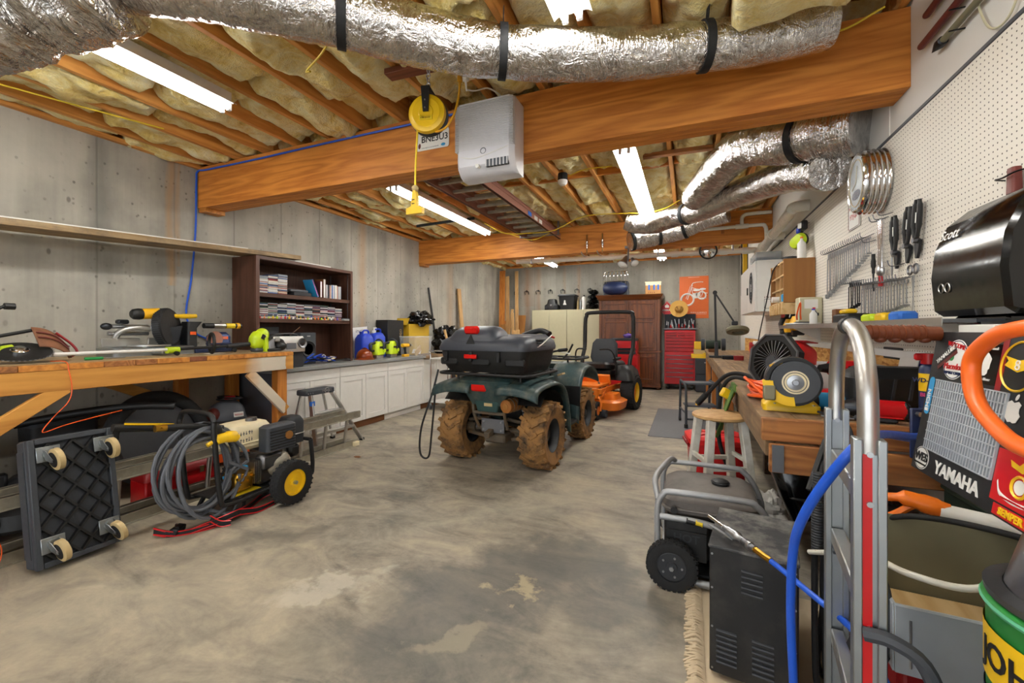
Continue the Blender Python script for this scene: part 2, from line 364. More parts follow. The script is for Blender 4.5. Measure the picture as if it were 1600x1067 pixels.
t = NT('foil'); at = t.n('ShaderNodeAttribute', attribute_name='path'); mp_ = t.n('ShaderNodeMapping'); t.link(at.outputs['Vector'], mp_.inputs[0]); mp_.inputs['Scale'].default_value = (1, .22, .22); co = mp_.outputs[0]
w1 = t.noise(co, 85, 3, .6, .7); w2 = t.noise(at.outputs['Vector'], 13, 4, .6, 1.2); h = t.math('ADD', t.math('MULTIPLY', w1, .55), w2)
t.base(t.ramp(w2, (.3, '#b4b2b0'), (.7, '#e6e4e2')), .11, 1.0); t.bump(h, .85, .02)
t = NT('insulation'); co = t.co(world=True)
a = t.noise(co, 4.5, 6, .62, .8); b_ = t.noise(co, 22, 5, .7); c = t.ramp(t.math('ADD', t.math('MULTIPLY', a, .75), t.math('MULTIPLY', b_, .25)), (.33, '#c9a244'), (.44, '#ead07a'), (.56, '#f6e8ae'), (.7, '#fbf5da')); t.base(c, .95); t.bump(t.math('ADD', a, t.math('MULTIPLY', b_, .6)), 1.0, .04); t.b.inputs['Sheen Weight'].default_value = .3
t = NT('pegboard'); co = t.co(world=True)
s_ = t.n('ShaderNodeSeparateXYZ'); t.link(co, s_.inputs[0])
hy = t.math('PINGPONG', s_.outputs[1], .0127); hz = t.math('PINGPONG', s_.outputs[2], .0127)
dd = t.math('SQRT', t.math('ADD', t.math('POWER', hy, 2.0), t.math('POWER', hz, 2.0)))
hole = t.math('LESS_THAN', dd, .0034); c = t.mix(t.math('MULTIPLY', t.noise(co, 1.2, 4), .25), '#ece7dc', '#d8cfbc'); c = t.mix(hole, c, '#4a443c'); t.base(c, .6); t.bump(t.math('SUBTRACT', 1.0, hole), .5, .004)
t = NT('white_panel'); co = t.co(world=True); t.base(t.mix(t.math('MULTIPLY', t.noise(co, 2.5, 5), .4), '#e6e4df', '#cfccc4'), .55)
t = NT('tube_light'); t.base('#ffffff', .5); t.b.inputs['Emission Color'].default_value = (1.0, .985, .95, 1); t.b.inputs['Emission Strength'].default_value = TUBE_POWER
t = NT('clear_plastic'); t.base('#e8eef2', .22); t.b.inputs['Alpha'].default_value = .22
t = NT('clear_box'); t.base('#c9d2da', .2); t.b.inputs['Alpha'].default_value = .45
t = NT('glass'); t.base('#f4f8f8', .06); t.b.inputs['Alpha'].default_value = .14
for nm, c, ro, me in (('black', '#161718', .5, 0), ('black_gloss', '#070708', .16, 0), ('rubber', '#1b1b1c', .8, 0), ('dark_plastic', '#2a2c30', .55, 0), ('grey_plastic', '#5a5e65', .5, 0), ('charcoal', '#3b3f45', .6, 0), ('atv_lid', '#41454e', .42, 0),
    ('white', '#ecebe6', .4, 0), ('white_plastic', '#e4e4e6', .35, 0), ('light_shell', '#e9e9ef', .4, 0), ('cream', '#e9dcb8', .4, 0), ('putty', '#cfc9a8', .42, 0), ('putty_dark', '#7d785f', .5, 0), ('cabinet_white', '#e8e6e0', .42, 0), ('worktop_grey', '#8b8c8a', .45, 0), ('pvc', '#ece8da', .3, 0),
    ('yellow', '#f2c41a', .35, 0), ('yellow_cord', '#e8c81e', .45, 0), ('dewalt', '#f0b41a', .42, 0), ('amber_cord', '#d39a18', .45, 0), ('orange', '#f07818', .38, 0), ('orange_cord', '#f4601a', .4, 0), ('hose_orange', '#f26a1c', .38, 0), ('mower_orange', '#ee7d1e', .4, 0), ('poster_orange', '#d9692b', .55, 0), ('red', '#c9151b', .32, 0), ('red_dark', '#8e1014', .4, 0), ('red_bright', '#e02020', .35, 0), ('red_gloss', '#c20d14', .34, 0), ('maroon', '#6d2b24', .5, 0),
    ('lime', '#c3dd1e', .38, 0), ('green', '#1e8f45', .4, 0), ('green_jd', '#2c8a3c', .35, 0), ('green_pale', '#5fb48c', .35, 0), ('green_towel', '#5f7f3c', .95, 0), ('atv_green', '#2c4a48', .4, 0), ('blue', '#1a3fc0', .38, 0), ('blue_hose', '#1f5ad0', .36, 0), ('navy', '#1c2b52', .45, 0), ('blue_sander', '#243f78', .4, 0), ('blue_light', '#2f9ad2', .4, 0), ('teal', '#1e7f8a', .45, 0),
    ('steel', '#b9bcc0', .32, 1), ('chrome', '#e8e8ea', .1, 1), ('alu', '#c9c8c4', .38, 1), ('dull_steel', '#85868a', .45, 1), ('dark_steel', '#3c3d40', .45, 1), ('galv', '#a7adb0', .42, 1), ('gunmetal', '#4a4d52', .4, 1), ('brass', '#c79a3a', .3, 1), ('bronze_tube', '#a2a4a6', .38, .35), ('copper_rust', '#a9743a', .6, .5),
    ('card', '#b98a52', .75, 0), ('gold_card', '#c9a21c', .55, 0), ('paper', '#efeee8', .7, 0), ('straw', '#c79a4c', .8, 0), ('cloth_white', '#dcdad4', .9, 0), ('rug', '#cbb89a', .95, 0), ('strap_black', '#17181a', .7, 0), ('wire_yellow', '#e3c62a', .45, 0), ('blue_cloth', '#1b4fc4', .8, 0), ('purple', '#5b3f8f', .7, 0), ('grille_grey', '#b9c0c6', .4, .2), ('pink', '#d23f7c', .5, 0), ('tape_blue', '#2a6fd0', .6, 0), ('hardhat', '#8a3a12', .14, 0), ('fiber_ladder', '#a4705e', .5, 0), ('brown_saw', '#6e3416', .4, 0), ('lens_red', '#e01a14', .15, 0), ('bag', '#0d0d0f', .22, 0), ('mat_grey', '#77777a', .9, 0), ('grinder_wheel', '#4b4f55', .9, 0), ('brown_box', '#7a4a22', .6, 0), ('sanding', '#a87460', .9, 0), ('green_dark', '#1d3126', .6, 0), ('tan', '#c0a878', .6, 0)):
    plain(nm, c, ro, me)
plain('mud_tire', '#a77a45', .9, 0, .5, 7, .6, 40, '#2a2623', .9); plain('atv_dirty', '#2a4345', .42, 0, .25, 6, 0, 60, '#7b7562', .4); plain('mud_metal', '#6a5f50', .75, .2, .4, 9, .3, 30, '#8f6b3f', .6); plain('exhaust', '#b06f2c', .7, .2, .4, 8, .3, 40, '#5a4326', .6)
plain('dust_tank', '#77706a', .6, 0, .3, 6, 0, 60, '#4c4742', .5); plain('dust_black', '#161617', .5, 0, .3, 5, 0, 60, '#5b564f', .22); plain('dusty_top', '#3a3b3d', .7, 0, .4, 6, .2, 50, '#85827c', .9); plain('rust_guard', '#8a5a3c', .8, 0, .5, 9, .3, 30, '#4f3524', .6); plain('painted_white', '#dcd9cf', .6, 0, .2, 12, 0, 60, '#8f7f63', .45); plain('alu_dirty', '#bdb7a6', .5, .6, .3, 9, 0, 60, '#7d735f', .4)
plain('bag_black', '#0e0e10', .25, 0, .2, 10, .6, 14)
# ================================================================ the room
XL, XR, YB, YF, ZC = -4.8, 1.09, 10.85, -3.2, 3.07
def struct(name, g, m, parent=None, ang=38):
    o = obj(name, g, m, parent, ang)
    if parent is None: o['kind'] = 'structure'
    return o
FLOOR = struct('floor', G().bx(XL - .3, XR + .3, -6, YB + .3, -.15, 0), 'concrete_floor')
WL = struct('wall_left', G().bx(XL - .25, XL, YF, YB + .25, 0, 3.05), 'concrete_wall')
WB = struct('wall_back', G().bx(XL, XR + .25, YB, YB + .25, 0, 3.05).bx(-2.12, -1.45, YB - .004, YB + .2, 2.2, 3.06), 'concrete_wall')
WR = struct('wall_right', G().bx(XR, XR + .2, YF, YB, 0, 3.32), 'white_panel')
struct('wall_front', G().bx(XL - .25, -4.5, YF - .2, YF, 0, 3.3).bx(.8, XR + .2, YF - .2, YF, 0, 3.3).bx(-4.5, .8, YF - .2, YF, 2.55, 3.3), 'concrete_wall')
struct('trim_1', G().bx(XL - .14, XL + .05, YF, YB, 3.05, 3.09), 'fir_y')
struct('trim_2', G().bx(XL, XR, YB - .05, YB + .1, 3.05, 3.09), 'fir_x')
CEIL = struct('ceiling', G().bx(XL - .25, XR + .2, YF, YB + .25, 3.31, 3.34), 'osb')
obj('rim_board', G().bx(XL - .12, XL - .08, YF, YB, 3.09, 3.31), 'fir_y', CEIL); obj('rim_board', G().bx(XL, XR, YB + .06, YB + .1, 3.09, 3.31), 'fir_x', CEIL)
BAYS = ((YF, 2.98), (2.98, 6.98), (6.98, YB + .05))
JX = [-.97 + .405 * k for k in range(-9, 6)]
rnd = random.Random(5)
jm = {}
for bi, (y0, y1) in enumerate(BAYS):
    g = G().box((0, (y1 - y0) / 2, .117), (.04, y1 - y0 - .01, .233), None, .002); me = mesh('joist', g, 'fir_y')
    for k, x in enumerate(JX):
        o = bpy.data.objects.new('joist', me); COL.objects.link(o); o.parent = CEIL; o.location = (x + rnd.uniform(-.008, .008), y0 + .005, ZC + .004)
    if bi:
        for k in range(len(JX) - 1):
            obj('blocking', G().box((0, 0, 0), (.36, .036, .2)), 'fir_x', CEIL, 38, ((JX[k] + JX[k + 1]) / 2, y0 + (y1 - y0) * .45 + rnd.uniform(-.03, .03), ZC + .125))
# insulation batts between the joists
gaps = [XL - .05] + JX + [XR]
def batt(x0, x1, y0, y1, sd, low):
    g = G(); nu = max(6, int((y1 - y0) / .03)); nv = 14; w = x1 - x0
    def fn(u, v):
        y = y0 + (y1 - y0) * u; x = x0 + w * v; q = V(x * 3.1, y * 1.6, sd)
        e = min(1, min(u, 1 - u) * (y1 - y0) / .05); sag = (1 - abs(2 * v - 1) ** 6)
        z = 3.25 - low * (.35 + .65 * sag) * (.5 + .5 * e) - .07 * noise.noise(q) * (.4 + sag) - .045 * noise.noise(q * 2.8) - .026 * noise.noise(q * 6.5)
        if u in (0, 1): z = 3.24
        return (x, y + .04 * noise.noise(V(x * 6, sd, u * 3)), min(z, 3.305))
    return g.grid(fn, nu, nv)
for k in range(len(gaps) - 1):
    x0, x1 = gaps[k] + .022, gaps[k + 1] - .022
    if x1 - x0 < .08: continue
    for bi, (y0, y1) in enumerate(BAYS):
        y = max(y0, -1.0) + .02
        while y < y1 - .3:
            L = min(rnd.uniform(.9, 1.7), y1 - .03 - y)
            g = batt(x0, x1, y, y + L, rnd.uniform(0, 90), rnd.uniform(.11, .18)); g.f = [tuple(reversed(f)) for f in g.f]
            obj('insulation_batt', g, 'insulation', CEIL, 80); y += L + rnd.choice((0, .0, .015, .03))
# beams
B1 = thing('beam', 'near laminated timber beam across the ceiling carrying the heater and cord reel', 'beam', (-1.855, 2.995, 2.64))
for i in range(3): wpart('plank', G().bx(XL, XR, 2.89 + i * .0705, 2.959 + i * .0705, 2.64, 3.068, .003), 'fir_x', B1)
wpart('shim', G().bx(XL + .005, XL + .12, 2.9, 3.1, 2.60, 2.64), 'pine_x', B1)
B2 = thing('beam', 'far laminated timber beam with coat hooks and white pipe beneath it', 'beam', (-1.855, 6.995, 2.62))
for i in range(3): wpart('plank', G().bx(XL, XR, 6.89 + i * .0705, 6.959 + i * .0705, 2.62, 3.068, .003), 'fir_x', B2)
wpart('shim', G().bx(XL + .005, XL + .1, 6.9, 7.1, 2.585, 2.62), 'pine_x', B2)
# pegboard sheets, trim rail, OSB strip on the right wall
for y0, y1, lb in ((.3, 2.78, 'white pegboard sheet behind the black towel dispenser'), (2.784, 4.71, 'white pegboard sheet holding the oval chrome clock and rows of wrenches'), (4.714, 7.15, 'white pegboard sheet behind the earmuffs and wooden wall box'), (7.154, 9.9, 'white pegboard sheet at the far end past the white wall cabinet')):
    solo('pegboard', G().bx(XR - .012, XR - .001, y0, y1, 1.24, 2.455, .001), 'pegboard', lb, 'pegboard')
struct('trim_3', G().bx(XR - .016, XR - .001, .3, 9.9, 2.457, 2.472), 'grey_plastic')
struct('trim_4', G().bx(XR - .03, XR - .001, .3, 9.9, 1.2, 1.24), 'white')
solo('osb_panel', G().bx(XR - .013, XR - .001, .3, 9.9, .93, 1.2), 'osb', 'strip of orange strand board on the wall behind the right workbench', 'panel')
solo('wall_panel', G().bx(XR - .006, XR - .0005, -.5, 2.86, 2.475, 3.3), 'white_panel', 'smooth white painted wall sheet above the pegboard under the near beam', 'panel')
solo('wall_panel', G().bx(XR - .006, XR - .0005, 3.14, 6.85, 2.475, 3.06), 'white_panel', 'smooth white painted wall sheet above the pegboard beyond the near beam', 'panel')
# ================================================================ ceiling fittings
def fixture(x, y0, y1, lab):
    T = thing('fluorescent_light', lab, 'ceiling light', (x, (y0 + y1) / 2, 2.93), group='fluorescent strip lights')
    L = y1 - y0; h = L / 2
    obj('housing', G().prism([(-.1, .04), (-.1, .046), (-.045, .075), (-.045, .138), (.045, .138), (.045, .075), (.1, .046), (.1, .04), (.075, .056), (-.075, .056)], L, Matrix(((1, 0, 0, 0), (0, 0, 1, -h), (0, 1, 0, 0), (0, 0, 0, 1)))), 'white', T)
    for s in (-1, 1):
        obj('tube', G().cyl((s * .038, -h + .03, .028), (s * .038, h - .03, .028), .019, n=12), 'tube_light', T)
        for e in (-1, 1): obj('socket', G().box((s * .038, e * (h - .014), .034), (.03, .026, .062), None, .004), 'white_plastic', T)
    return T
for x, y0, y1, l in ((-3.1, -.38, 2.07, 'two tube strip light above the left workbench before the near beam'), (-.55, -.3, 2.15, 'two tube strip light above the silver duct before the near beam'), (-3.1, 3.95, 6.42, 'two tube strip light beside the ladder hung from the joists'),
                     (-.53, 3.9, 6.42, 'two tube strip light next to the silver ducts between the beams'), (-3.1, 7.9, 10.35, 'two tube strip light past the far beam above the putty cabinets'), (-.55, 7.9, 10.3, 'two tube strip light past the far beam above the red tool chest')):
    fixture(x, y0, y1, l)
def duct(name, pts, r, label, seed=0, k=14, ends=(1, 1), straps=(), n=40, amp=.035):
    k = k * 2; P = catmull(pts, k); rr = r if isinstance(r, (list, tuple)) else (r, r)
    T = thing(name, label, 'duct', P[len(P) // 2])
    def rf(u, t):
        a = V(math.cos(t) * 2.2, math.sin(t) * 2.2, u * len(pts) * 3 + seed * 9)
        f = rr[0] + (rr[1] - rr[0]) * u
        w = noise.noise(V(math.cos(t) * 1.4 + seed, math.sin(t) * 1.4, u * len(pts) * 17))
        pin = sum(-.07 * math.exp(-((u - su) * len(P) / 6.0) ** 2) for su in straps)
        return f * (1 + amp * noise.noise(a) + amp * .9 * w + pin)
    o = wpart('foil_jacket', G().tube(P, 1.0, n, 1, rf=rf), 'foil', T, 70); at = o.data.attributes.new('path', 'FLOAT_VECTOR', 'POINT'); s_ = seed * 3.1; vec = []
    for i in range(len(P)):
        if i: s_ += (P[i] - P[i - 1]).length
        for j in range(n): vec += [s_, rr[0] * math.cos(2 * PI * j / n), rr[0] * math.sin(2 * PI * j / n)]
    at.data.foreach_set('vector', vec)
    for su in straps:
        i = int(su * (len(P) - 1)); d = (P[min(i + 1, len(P) - 1)] - P[i - 1]).normalized(); f = rr[0] + (rr[1] - rr[0]) * su
        g = G().tube([P[i] - d * .022, P[i] - d * .021, P[i] + d * .021, P[i] + d * .022], [f * .9, f * 1.015, f * 1.015, f * .9], 30, 1, cap=False)
        if P[i].z + f < 3.06: u_ = perp(d)[0]; g.bar(P[i] + V(0, 0, f * .8) + u_ * f * .3, (P[i].x + u_.x * f * .5, P[i].y + u_.y * f * .5, 3.068), .04, .004, d)
        wpart('strap', g, 'strap_black', T)
    return T
duct('flex_duct', [(-2.34, .98, 2.88), (-2.0, 1.23, 2.9), (-1.59, 1.61, 2.9), (-1.25, 1.92, 2.885), (-.937, 2.13, 2.87), (-.4, 2.37, 2.865), (.08, 2.52, 2.88), (.42, 2.63, 2.91), (.68, 2.68, 2.94)], (.155, .115), 'long silver foil flexible duct slung in black straps before the near beam', 1, 18, straps=(.255, .5, .75))
duct('flex_duct', [(-2.2, .97, 2.80), (-2.4, .9, 2.75), (-2.62, .82, 2.7), (-2.95, .74, 2.66), (-3.3, .7, 2.66)], (.2, .22), 'wide torn end of silver foil duct jacket by the strip light', 2, 16, amp=.12)
T = thing('flex_duct', 'silver foil duct running just behind the near beam to the white wall', 'duct', (.5, 3.8, 2.6))
duct('flex_duct', [(1.0, 3.3, 2.63), (.86, 3.4, 2.66), (.66, 3.6, 2.72), (.42, 3.95, 2.85), (.26, 4.5, 2.87), (.12, 5.0, 2.84), (.08, 5.25, 2.86)], (.175, .15), 'silver foil duct running from the white wall behind the near beam', 3, 16, straps=(.28,))
bpy.data.objects.remove(T)
duct('flex_duct', [(.88, 3.45, 2.42), (.85, 3.7, 2.5), (.74, 4.05, 2.6), (.45, 4.75, 2.70), (.1, 5.4, 2.74), (-.2, 5.72, 2.77), (-.42, 6.1, 2.80), (-.66, 6.2, 2.84), (-.8, 6.2, 2.9)], (.13, .13), 'longest silver foil duct curving under the joists toward the far beam', 4, 16, straps=(.55,))
duct('flex_duct', [(.5, 6.45, 2.93), (.22, 6.55, 2.9), (-.05, 6.62, 2.8), (-.3, 6.66, 2.76), (-.55, 6.6, 2.72), (-.8, 6.48, 2.66)], (.12, .14), 'short silver foil duct strapped along the far beam face', 5, 14, straps=(.4, .68, .98))
g = G(); rg = []
for i in range(15):
    x = .2 + .5 * i / 14; e = .75 if i in (0, 14) else 1.0
    rg.append([(x + .012 * noise.noise(V(a * 9, b * 9, 3)), 2.25 + .02 * math.sin(x * 9) + a * e + .02 * noise.noise(V(x * 9, a * 12, b * 9)), 2.90 - .12 * (x - .2) * 0 + b * e + .022 * noise.noise(V(x * 8, a * 10, 7 + b * 8))) for a, b in rrect(0, 0, .3, .13, .04, 5)])
solo('insulation_scrap', g.loft(rg), 'insulation', 'loose yellow insulation piece hanging beside the end of the near duct', 'insulation', ang=80)
# boards and blocks nailed under the joists
for p, d, r, m, l in (((-1.62, 2.32, 3.05), (.46, .09, .038), (0, 0, 4), 'redwood_x', 'reddish board screwed under the joists holding the yellow cord reel'), ((-.1, 4.35, 3.048), (.62, .06, .04), (0, 0, 2), 'old_x', 'grey brown scrap board nailed across the joists between the strip light and ducts'),
                      ((-2.2, 1.55, 3.045), (.1, .06, .045), (0, 0, 10), 'pine_x', 'short pale pine block under the joist beside the near strip light'), ((-2.83, 1.36, 3.045), (.14, .07, .04), (0, 0, 12), 'redwood_x', 'short reddish block under the joist on the far side of the strip light')):
    solo('wood_block', G().box(p, d, r, .003), m, l, 'wood block')
solo('wood_block', G().bx(1.0, 1.085, 3.66, 3.74, 2.48, 2.86, .003), 'pine_z', 'upright pine block on the white wall under the duct end', 'wood block')
solo('wood_post', G().bx(.44, .48, 6.83, 6.885, 2.75, 3.07, .003), 'pine_z', 'pale upright wooden block on the far beam behind the thin white pipe', 'wood block')
# ladder hung from joists
T = thing('ladder', 'reddish fibreglass extension ladder hung flat under the ceiling joists', 'ladder', (-2.23, 5.0, 2.88))
for x in (-2.48, -1.98, -2.43, -2.03):
    inn = abs(x + 2.23) < .22; z0 = 2.95 if inn else 2.87
    wpart('rail', G().bx(x - .015, x + .015, 3.15, 6.86, z0, z0 + .085, .004).bx(x - .022, x + .022, 3.15, 6.86, z0, z0 + .01).bx(x - .022, x + .022, 3.15, 6.86, z0 + .075, z0 + .085), 'fiber_ladder', T)
for i in range(12):
    y = 3.3 + .3 * i
    wpart('rung', G().bx(-2.46, -2.0, y - .02, y + .02, 2.895, 2.93, .006), 'alu_dirty', T)
    if y + .15 < 6.8: wpart('rung', G().bx(-2.42, -2.04, y + .13, y + .17, 2.97, 3.01, .006), 'alu_dirty', T)
for k, (y, m) in enumerate(((5.3, 'tape_blue'), (5.55, 'paper'), (5.75, 'paper'))): wpart('sticker', G().bx(-1.965, -1.9615, y, y + .13, 2.885, 2.94), m, T)
for y in (3.6, 6.5): wpart('hanger', G().bx(-2.55, -1.9, y, y + .04, 2.862, 2.87).bx(-2.555, -2.535, y, y + .04, 2.862, 3.08).bx(-1.915, -1.895, y, y + .04, 2.862, 3.08), 'dull_steel', T)
# heater on the beam
T = thing('wall_heater', 'white ribbed plastic heater mounted on the near beam', 'heater', (-1.33, 2.888, 2.46))
secs = [(0, .12), (.02, .165), (.06, .2), (.12, .21), (.2, .205), (.51, .2)]
def prof(z, d, x): return [(-x, 0, z), (x, 0, z), (x, -d, z), (-x, -d, z)]
g = G(); rings = []
for z, d in secs: rings.append([(-.225, 0, z), (.225, 0, z), (.225, -d + .04, z), (.195, -d, z), (-.195, -d, z), (-.225, -d + .04, z)])
obj('shell', g.loft(rings), 'light_shell', T, 30)
g = G()
for i in range(32): g.bx(-.226, .226, -.2085, -.16, .172 + i * .0103, .176 + i * .0103)
obj('rib', g, 'white_plastic', T)['kind'] = 'stuff'
obj('grille', G().bx(.02, .19, -.207, -.185, .035, .085), 'grey_plastic', T)
for i in range(7): obj('grille_bar', G().bx(.02 + i * .0265, .027 + i * .0265, -.2105, -.19, .035, .085), 'white_plastic', T)
obj('knob', G().cyl((-.04, -.19, .05), (-.04, -.222, .045), .014, n=14), 'white', T)
obj('badge', G().tor((0, -.207, .15), (0, 1, 0), .02, .003), 'grey_plastic', T)
obj('swoosh', G().tube([(-.19, -.207, .13), (-.08, -.212, .105), (.04, -.212, .12), (.19, -.207, .155)], .003, 6, 6), 'white', T)
for x in (-.14, .06, .14): obj('mounting_lug', G().box((x, -.07, .52), (.03, .05, .03), None, .004), 'white', T)
# cord reel
T = thing('cord_reel', 'yellow round extension cord reel with black bracket hung from a board', 'cord reel', (-1.55, 2.33, 2.6))
M = frame((0, 0, .135), (math.cos(R(14)), math.sin(R(14)), 0), (0, 0, 1))
def rl(g, a): g.v = [tuple(a @ V(q)) for q in g.v]; return g
obj('drum_cover', rl(G().lathe([(0, .05), (.045, .05), (.05, .046), (.09, .046), (.095, .042), (.118, .036), (.122, .02), (.122, .005)], n=36), M), 'yellow', T)
obj('drum_back', rl(G().lathe([(0.12, .004), (.125, 0), (.125, -.035), (.11, -.05), (0, -.05)], n=36), M), 'black', T)
obj('bracket', rl(G().prism([(-.028, .16), (.028, .16), (.02, 0), (-.015, 0)], .012, tr(0, 0, .05)).box((0, .155, 0), (.056, .012, .12)), M), 'black', T)
for y in (.02, .07): obj('bolt', rl(G().cyl((0, y, .062), (0, y, .066), .005, n=8), M), 'steel', T)
scrib(.07, .012, M @ tr(0, -.035, .0505), 'black', T, 7)
obj('label', rl(G().box((.0, -.035, .0475), (.085, .03, .005)), M), 'yellow_cord', T)
g = G()
for i in range(4): g.tor((0, 0, .33 + i * .03), (1, 0, 0) if i % 2 else (0, 1, 0), .014, .004, 14, 6)
obj('hook', g.bx(-.006, .006, -.003, .003, .30, .33).bx(-.01, .01, -.01, .01, .436, .45), 'steel', T)
T = thing('cord_outlet', 'yellow triple outlet hanging on the reel cord below the near beam', 'outlet', (-1.63, 2.30, 2.10))
obj('cord', G().tube([(0, 0, .15), (.003, 0, .3), (.01, .01, .52), (.012, .012, .6)], .006, 8, 5), 'yellow_cord', T)
obj('stopper_ball', G().ell((0, 0, .165), (.022, .022, .022)), 'tan', T)
obj('body', G().prism([(-.06, 0), (.06, 0), (.06, .035), (.022, .05), (.018, .12), (.008, .15), (-.008, .15), (-.018, .12), (-.022, .05), (-.06, .035)], .03, frame((0, .015, 0), (1, 0, 0), (0, 0, 1))), 'yellow', T)
for z in (.065, .09): obj('socket_hole', G().box((.0, -.016, z), (.01, .004, .006)).box((-.011, -.016, z), (.004, .004, .01)), 'black', T)
T = thing('license_plate', 'white licence plate nailed to the near beam behind the cord reel', 'licence plate', (-1.88, 2.886, 2.79), (0, 0, 0))
obj('plate', G().rr([(0, 0, .077, .305, .152, .02), (.002, 0, .077, .305, .152, .02)], frame((0, 0, 0), (1, 0, 0), (0, 0, 1))), 'paper', T)
fm = frame((0, -.0025, 0), (1, 0, 0), (0, 0, 1))
text('BNE3U3', .07, fm @ tr(.02, .085, 0), 'black', T, bold=.001); scrib(.16, .01, fm @ tr(-.02, .02, 0), 'navy', T, 14); obj('emblem', G().ell((.1, -.003, .024), (.02, .001, .012)), 'blue_light', T); obj('emblem', G().ell((-.12, -.003, .04), (.012, .001, .02), lump=.4), 'maroon', T)
# outlet box with plug
T = thing('outlet_box', 'blue ceiling outlet box with white plug above the heater', 'outlet', (-1.34, 2.42, 2.97))
obj('box', G().bx(-.05, .05, -.04, .04, .03, .12, .004), 'navy', T); obj('cover_plate', G().bx(-.055, .055, -.06, .06, .022, .03, .002), 'cream', T)
obj('plug', G().box((.02, -.01, .0), (.035, .035, .045), None, .006).cyl((.02, -.01, -.02), (.02, .0, -.08), .008, .004, 8), 'white', T); obj('plug', G().box((-.02, -.015, .0), (.028, .03, .045), None, .006), 'amber_cord', T)
def cable(name, pts, r, m, label, cat='cable', k=8, n=8, group=None): return solo(name, G().tube(pts, r, n, k), m, label, cat, group)
cable('power_cord', [(-1.36, 2.405, 2.95), (-1.36, 2.39, 2.85), (-1.37, 2.35, 2.72), (-1.41, 2.33, 2.64), (-1.47, 2.33, 2.62), (-1.52, 2.345, 2.635)], .007, 'amber_cord', 'amber power cord looping from the ceiling outlet to the yellow reel', 'cord')
cable('power_cord', [(-1.32, 2.42, 2.9), (-1.3, 2.5, 2.93), (-1.26, 2.62, 3.0), (-1.22, 2.75, 3.0), (-1.24, 2.8, 2.965)], .005, 'white', 'white power cord running from the ceiling outlet to the heater top', 'cord')
cable('air_hose', [(XL + .02, 1.96 + .9, 1.2), (XL + .05, 2.86, 1.21)] [:0] + [(-4.76, 3.02, 1.16), (-4.775, 2.98, 1.25), (-4.78, 2.85, 1.33), (-4.785, 2.77, 1.52), (-4.785, 2.82, 1.9), (-4.785, 2.86, 2.4), (-4.785, 2.868, 2.9), (-4.77, 2.872, 3.02), (-4.6, 2.875, 3.02), (-3.9, 2.875, 3.015), (-3.1, 2.875, 3.02), (-2.4, 2.873, 3.02), (-1.9, 2.873, 3.02), (-1.45, 2.873, 3.03)], .009, 'blue_hose', 'blue air line running down the left wall and along the near beam', 'hose', 8)
cable('electric_cable', [(-2.2, 1.99, 2.98), (-2.24, 2.0, 3.0), (-2.0, 1.9, 3.0), (-1.75, 1.78, 3.03), (-1.62, 1.68, 3.05)], .006, 'wire_yellow', 'yellow cable drooping from strip light to the near silver duct', 'cable')
for pts, l in (([(-4.4, 1.35, 3.05), (-4.2, 1.75, 3.03), (-4.1, 2.2, 3.055)], 'yellow cable along the joists above the left concrete wall'), ([(-2.9, 5.9, 3.0), (-2.6, 6.0, 2.84), (-2.2, 6.1, 2.83), (-1.85, 6.1, 2.84), (-1.4, 6.1, 3.0), (-.78, 5.9, 2.93), (-.53, 5.88, 2.9), (-.28, 5.85, 2.93), (-.1, 5.8, 3.0)], 'yellow cable strung across the joists before the far beam'), ([(-1.22, 4.55, 3.04), (-1.0, 4.45, 3.05), (-.72, 4.42, 3.03)], 'yellow cable from lamp socket across the joists'), ([(-.1, 2.05, 3.055), (.2, 2.1, 3.05), (.45, 2.0, 3.04), (.9, 2.2, 3.05)], 'yellow cable above the duct beside the loose insulation'), ([(-1.75, 6.55, 3.04), (-2.1, 6.45, 2.86), (-2.4, 6.6, 2.84), (-2.75, 6.5, 2.95)], 'yellow cable looped at the end of the hung ladder'), ([(.5, 2.75, 3.03), (.75, 2.84, 2.99), (.95, 2.8, 3.04)], 'yellow cable stub over the near beam top by the white wall')):
    cable('electric_cable', pts, .006, 'wire_yellow', l)
cable('pipe_insulation', [(-3.9, 5.55, 2.97), (-3.4, 5.6, 3.0), (-2.95, 5.65, 3.02)], .022, 'black', 'black foam covered pipe under the joists beside the ladder', 'pipe')
T = thing('lamp_socket', 'white porcelain lamp holder with black top under a joist', 'lamp holder', (-1.28, 4.55, 2.95)); obj('base', G().lathe([(0, 0), (.03, 0), (.05, .02), (.055, .05), (0, .05)]), 'white', T); obj('cap', G().lathe([(.05, .05), (.052, .125), (0, .125)]), 'black', T)
for a in range(10): obj('vent_fin', G().box((.052 * math.cos(a * .628), .052 * math.sin(a * .628), .085), (.006, .006, .06)), 'dark_plastic', T)
# pipes at the far beam
T = thing('drain_pipe', 'white PVC drain pipe hung under the far beam', 'pipe', (-.9, 7.22, 2.55))
wpart('pipe', G().cyl((-2.9, 7.22, 2.6), (.98, 7.22, 2.54), .042), 'pvc', T)
for x in (-2.3, -1.2, -.72, -.2, .5, .8): wpart('coupling', G().cyl((x - .05, 7.22, 2.59 - .0155 * (x + 2.3)), (x + .05, 7.22, 2.59 - .0155 * (x + 2.35)), .05), 'pvc', T)
for x in (-2.6, -.45, .62): wpart('hanger', G().bx(x - .01, x + .01, 7.17, 7.27, 2.55, 2.66), 'steel', T)
T = thing('drain_pipe', 'thick white PVC pipe along the right wall with elbow into the wall', 'pipe', (.95, 6.0, 2.4))
wpart('pipe', G().tube([(.95, 7.2, 2.5), (.95, 7.0, 2.49), (.95, 6.2, 2.5), (.95, 5.05, 2.54), (.96, 4.97, 2.56), (1.0, 4.93, 2.565), (1.085, 4.92, 2.565)], .055, 16, 3), 'pvc', T)
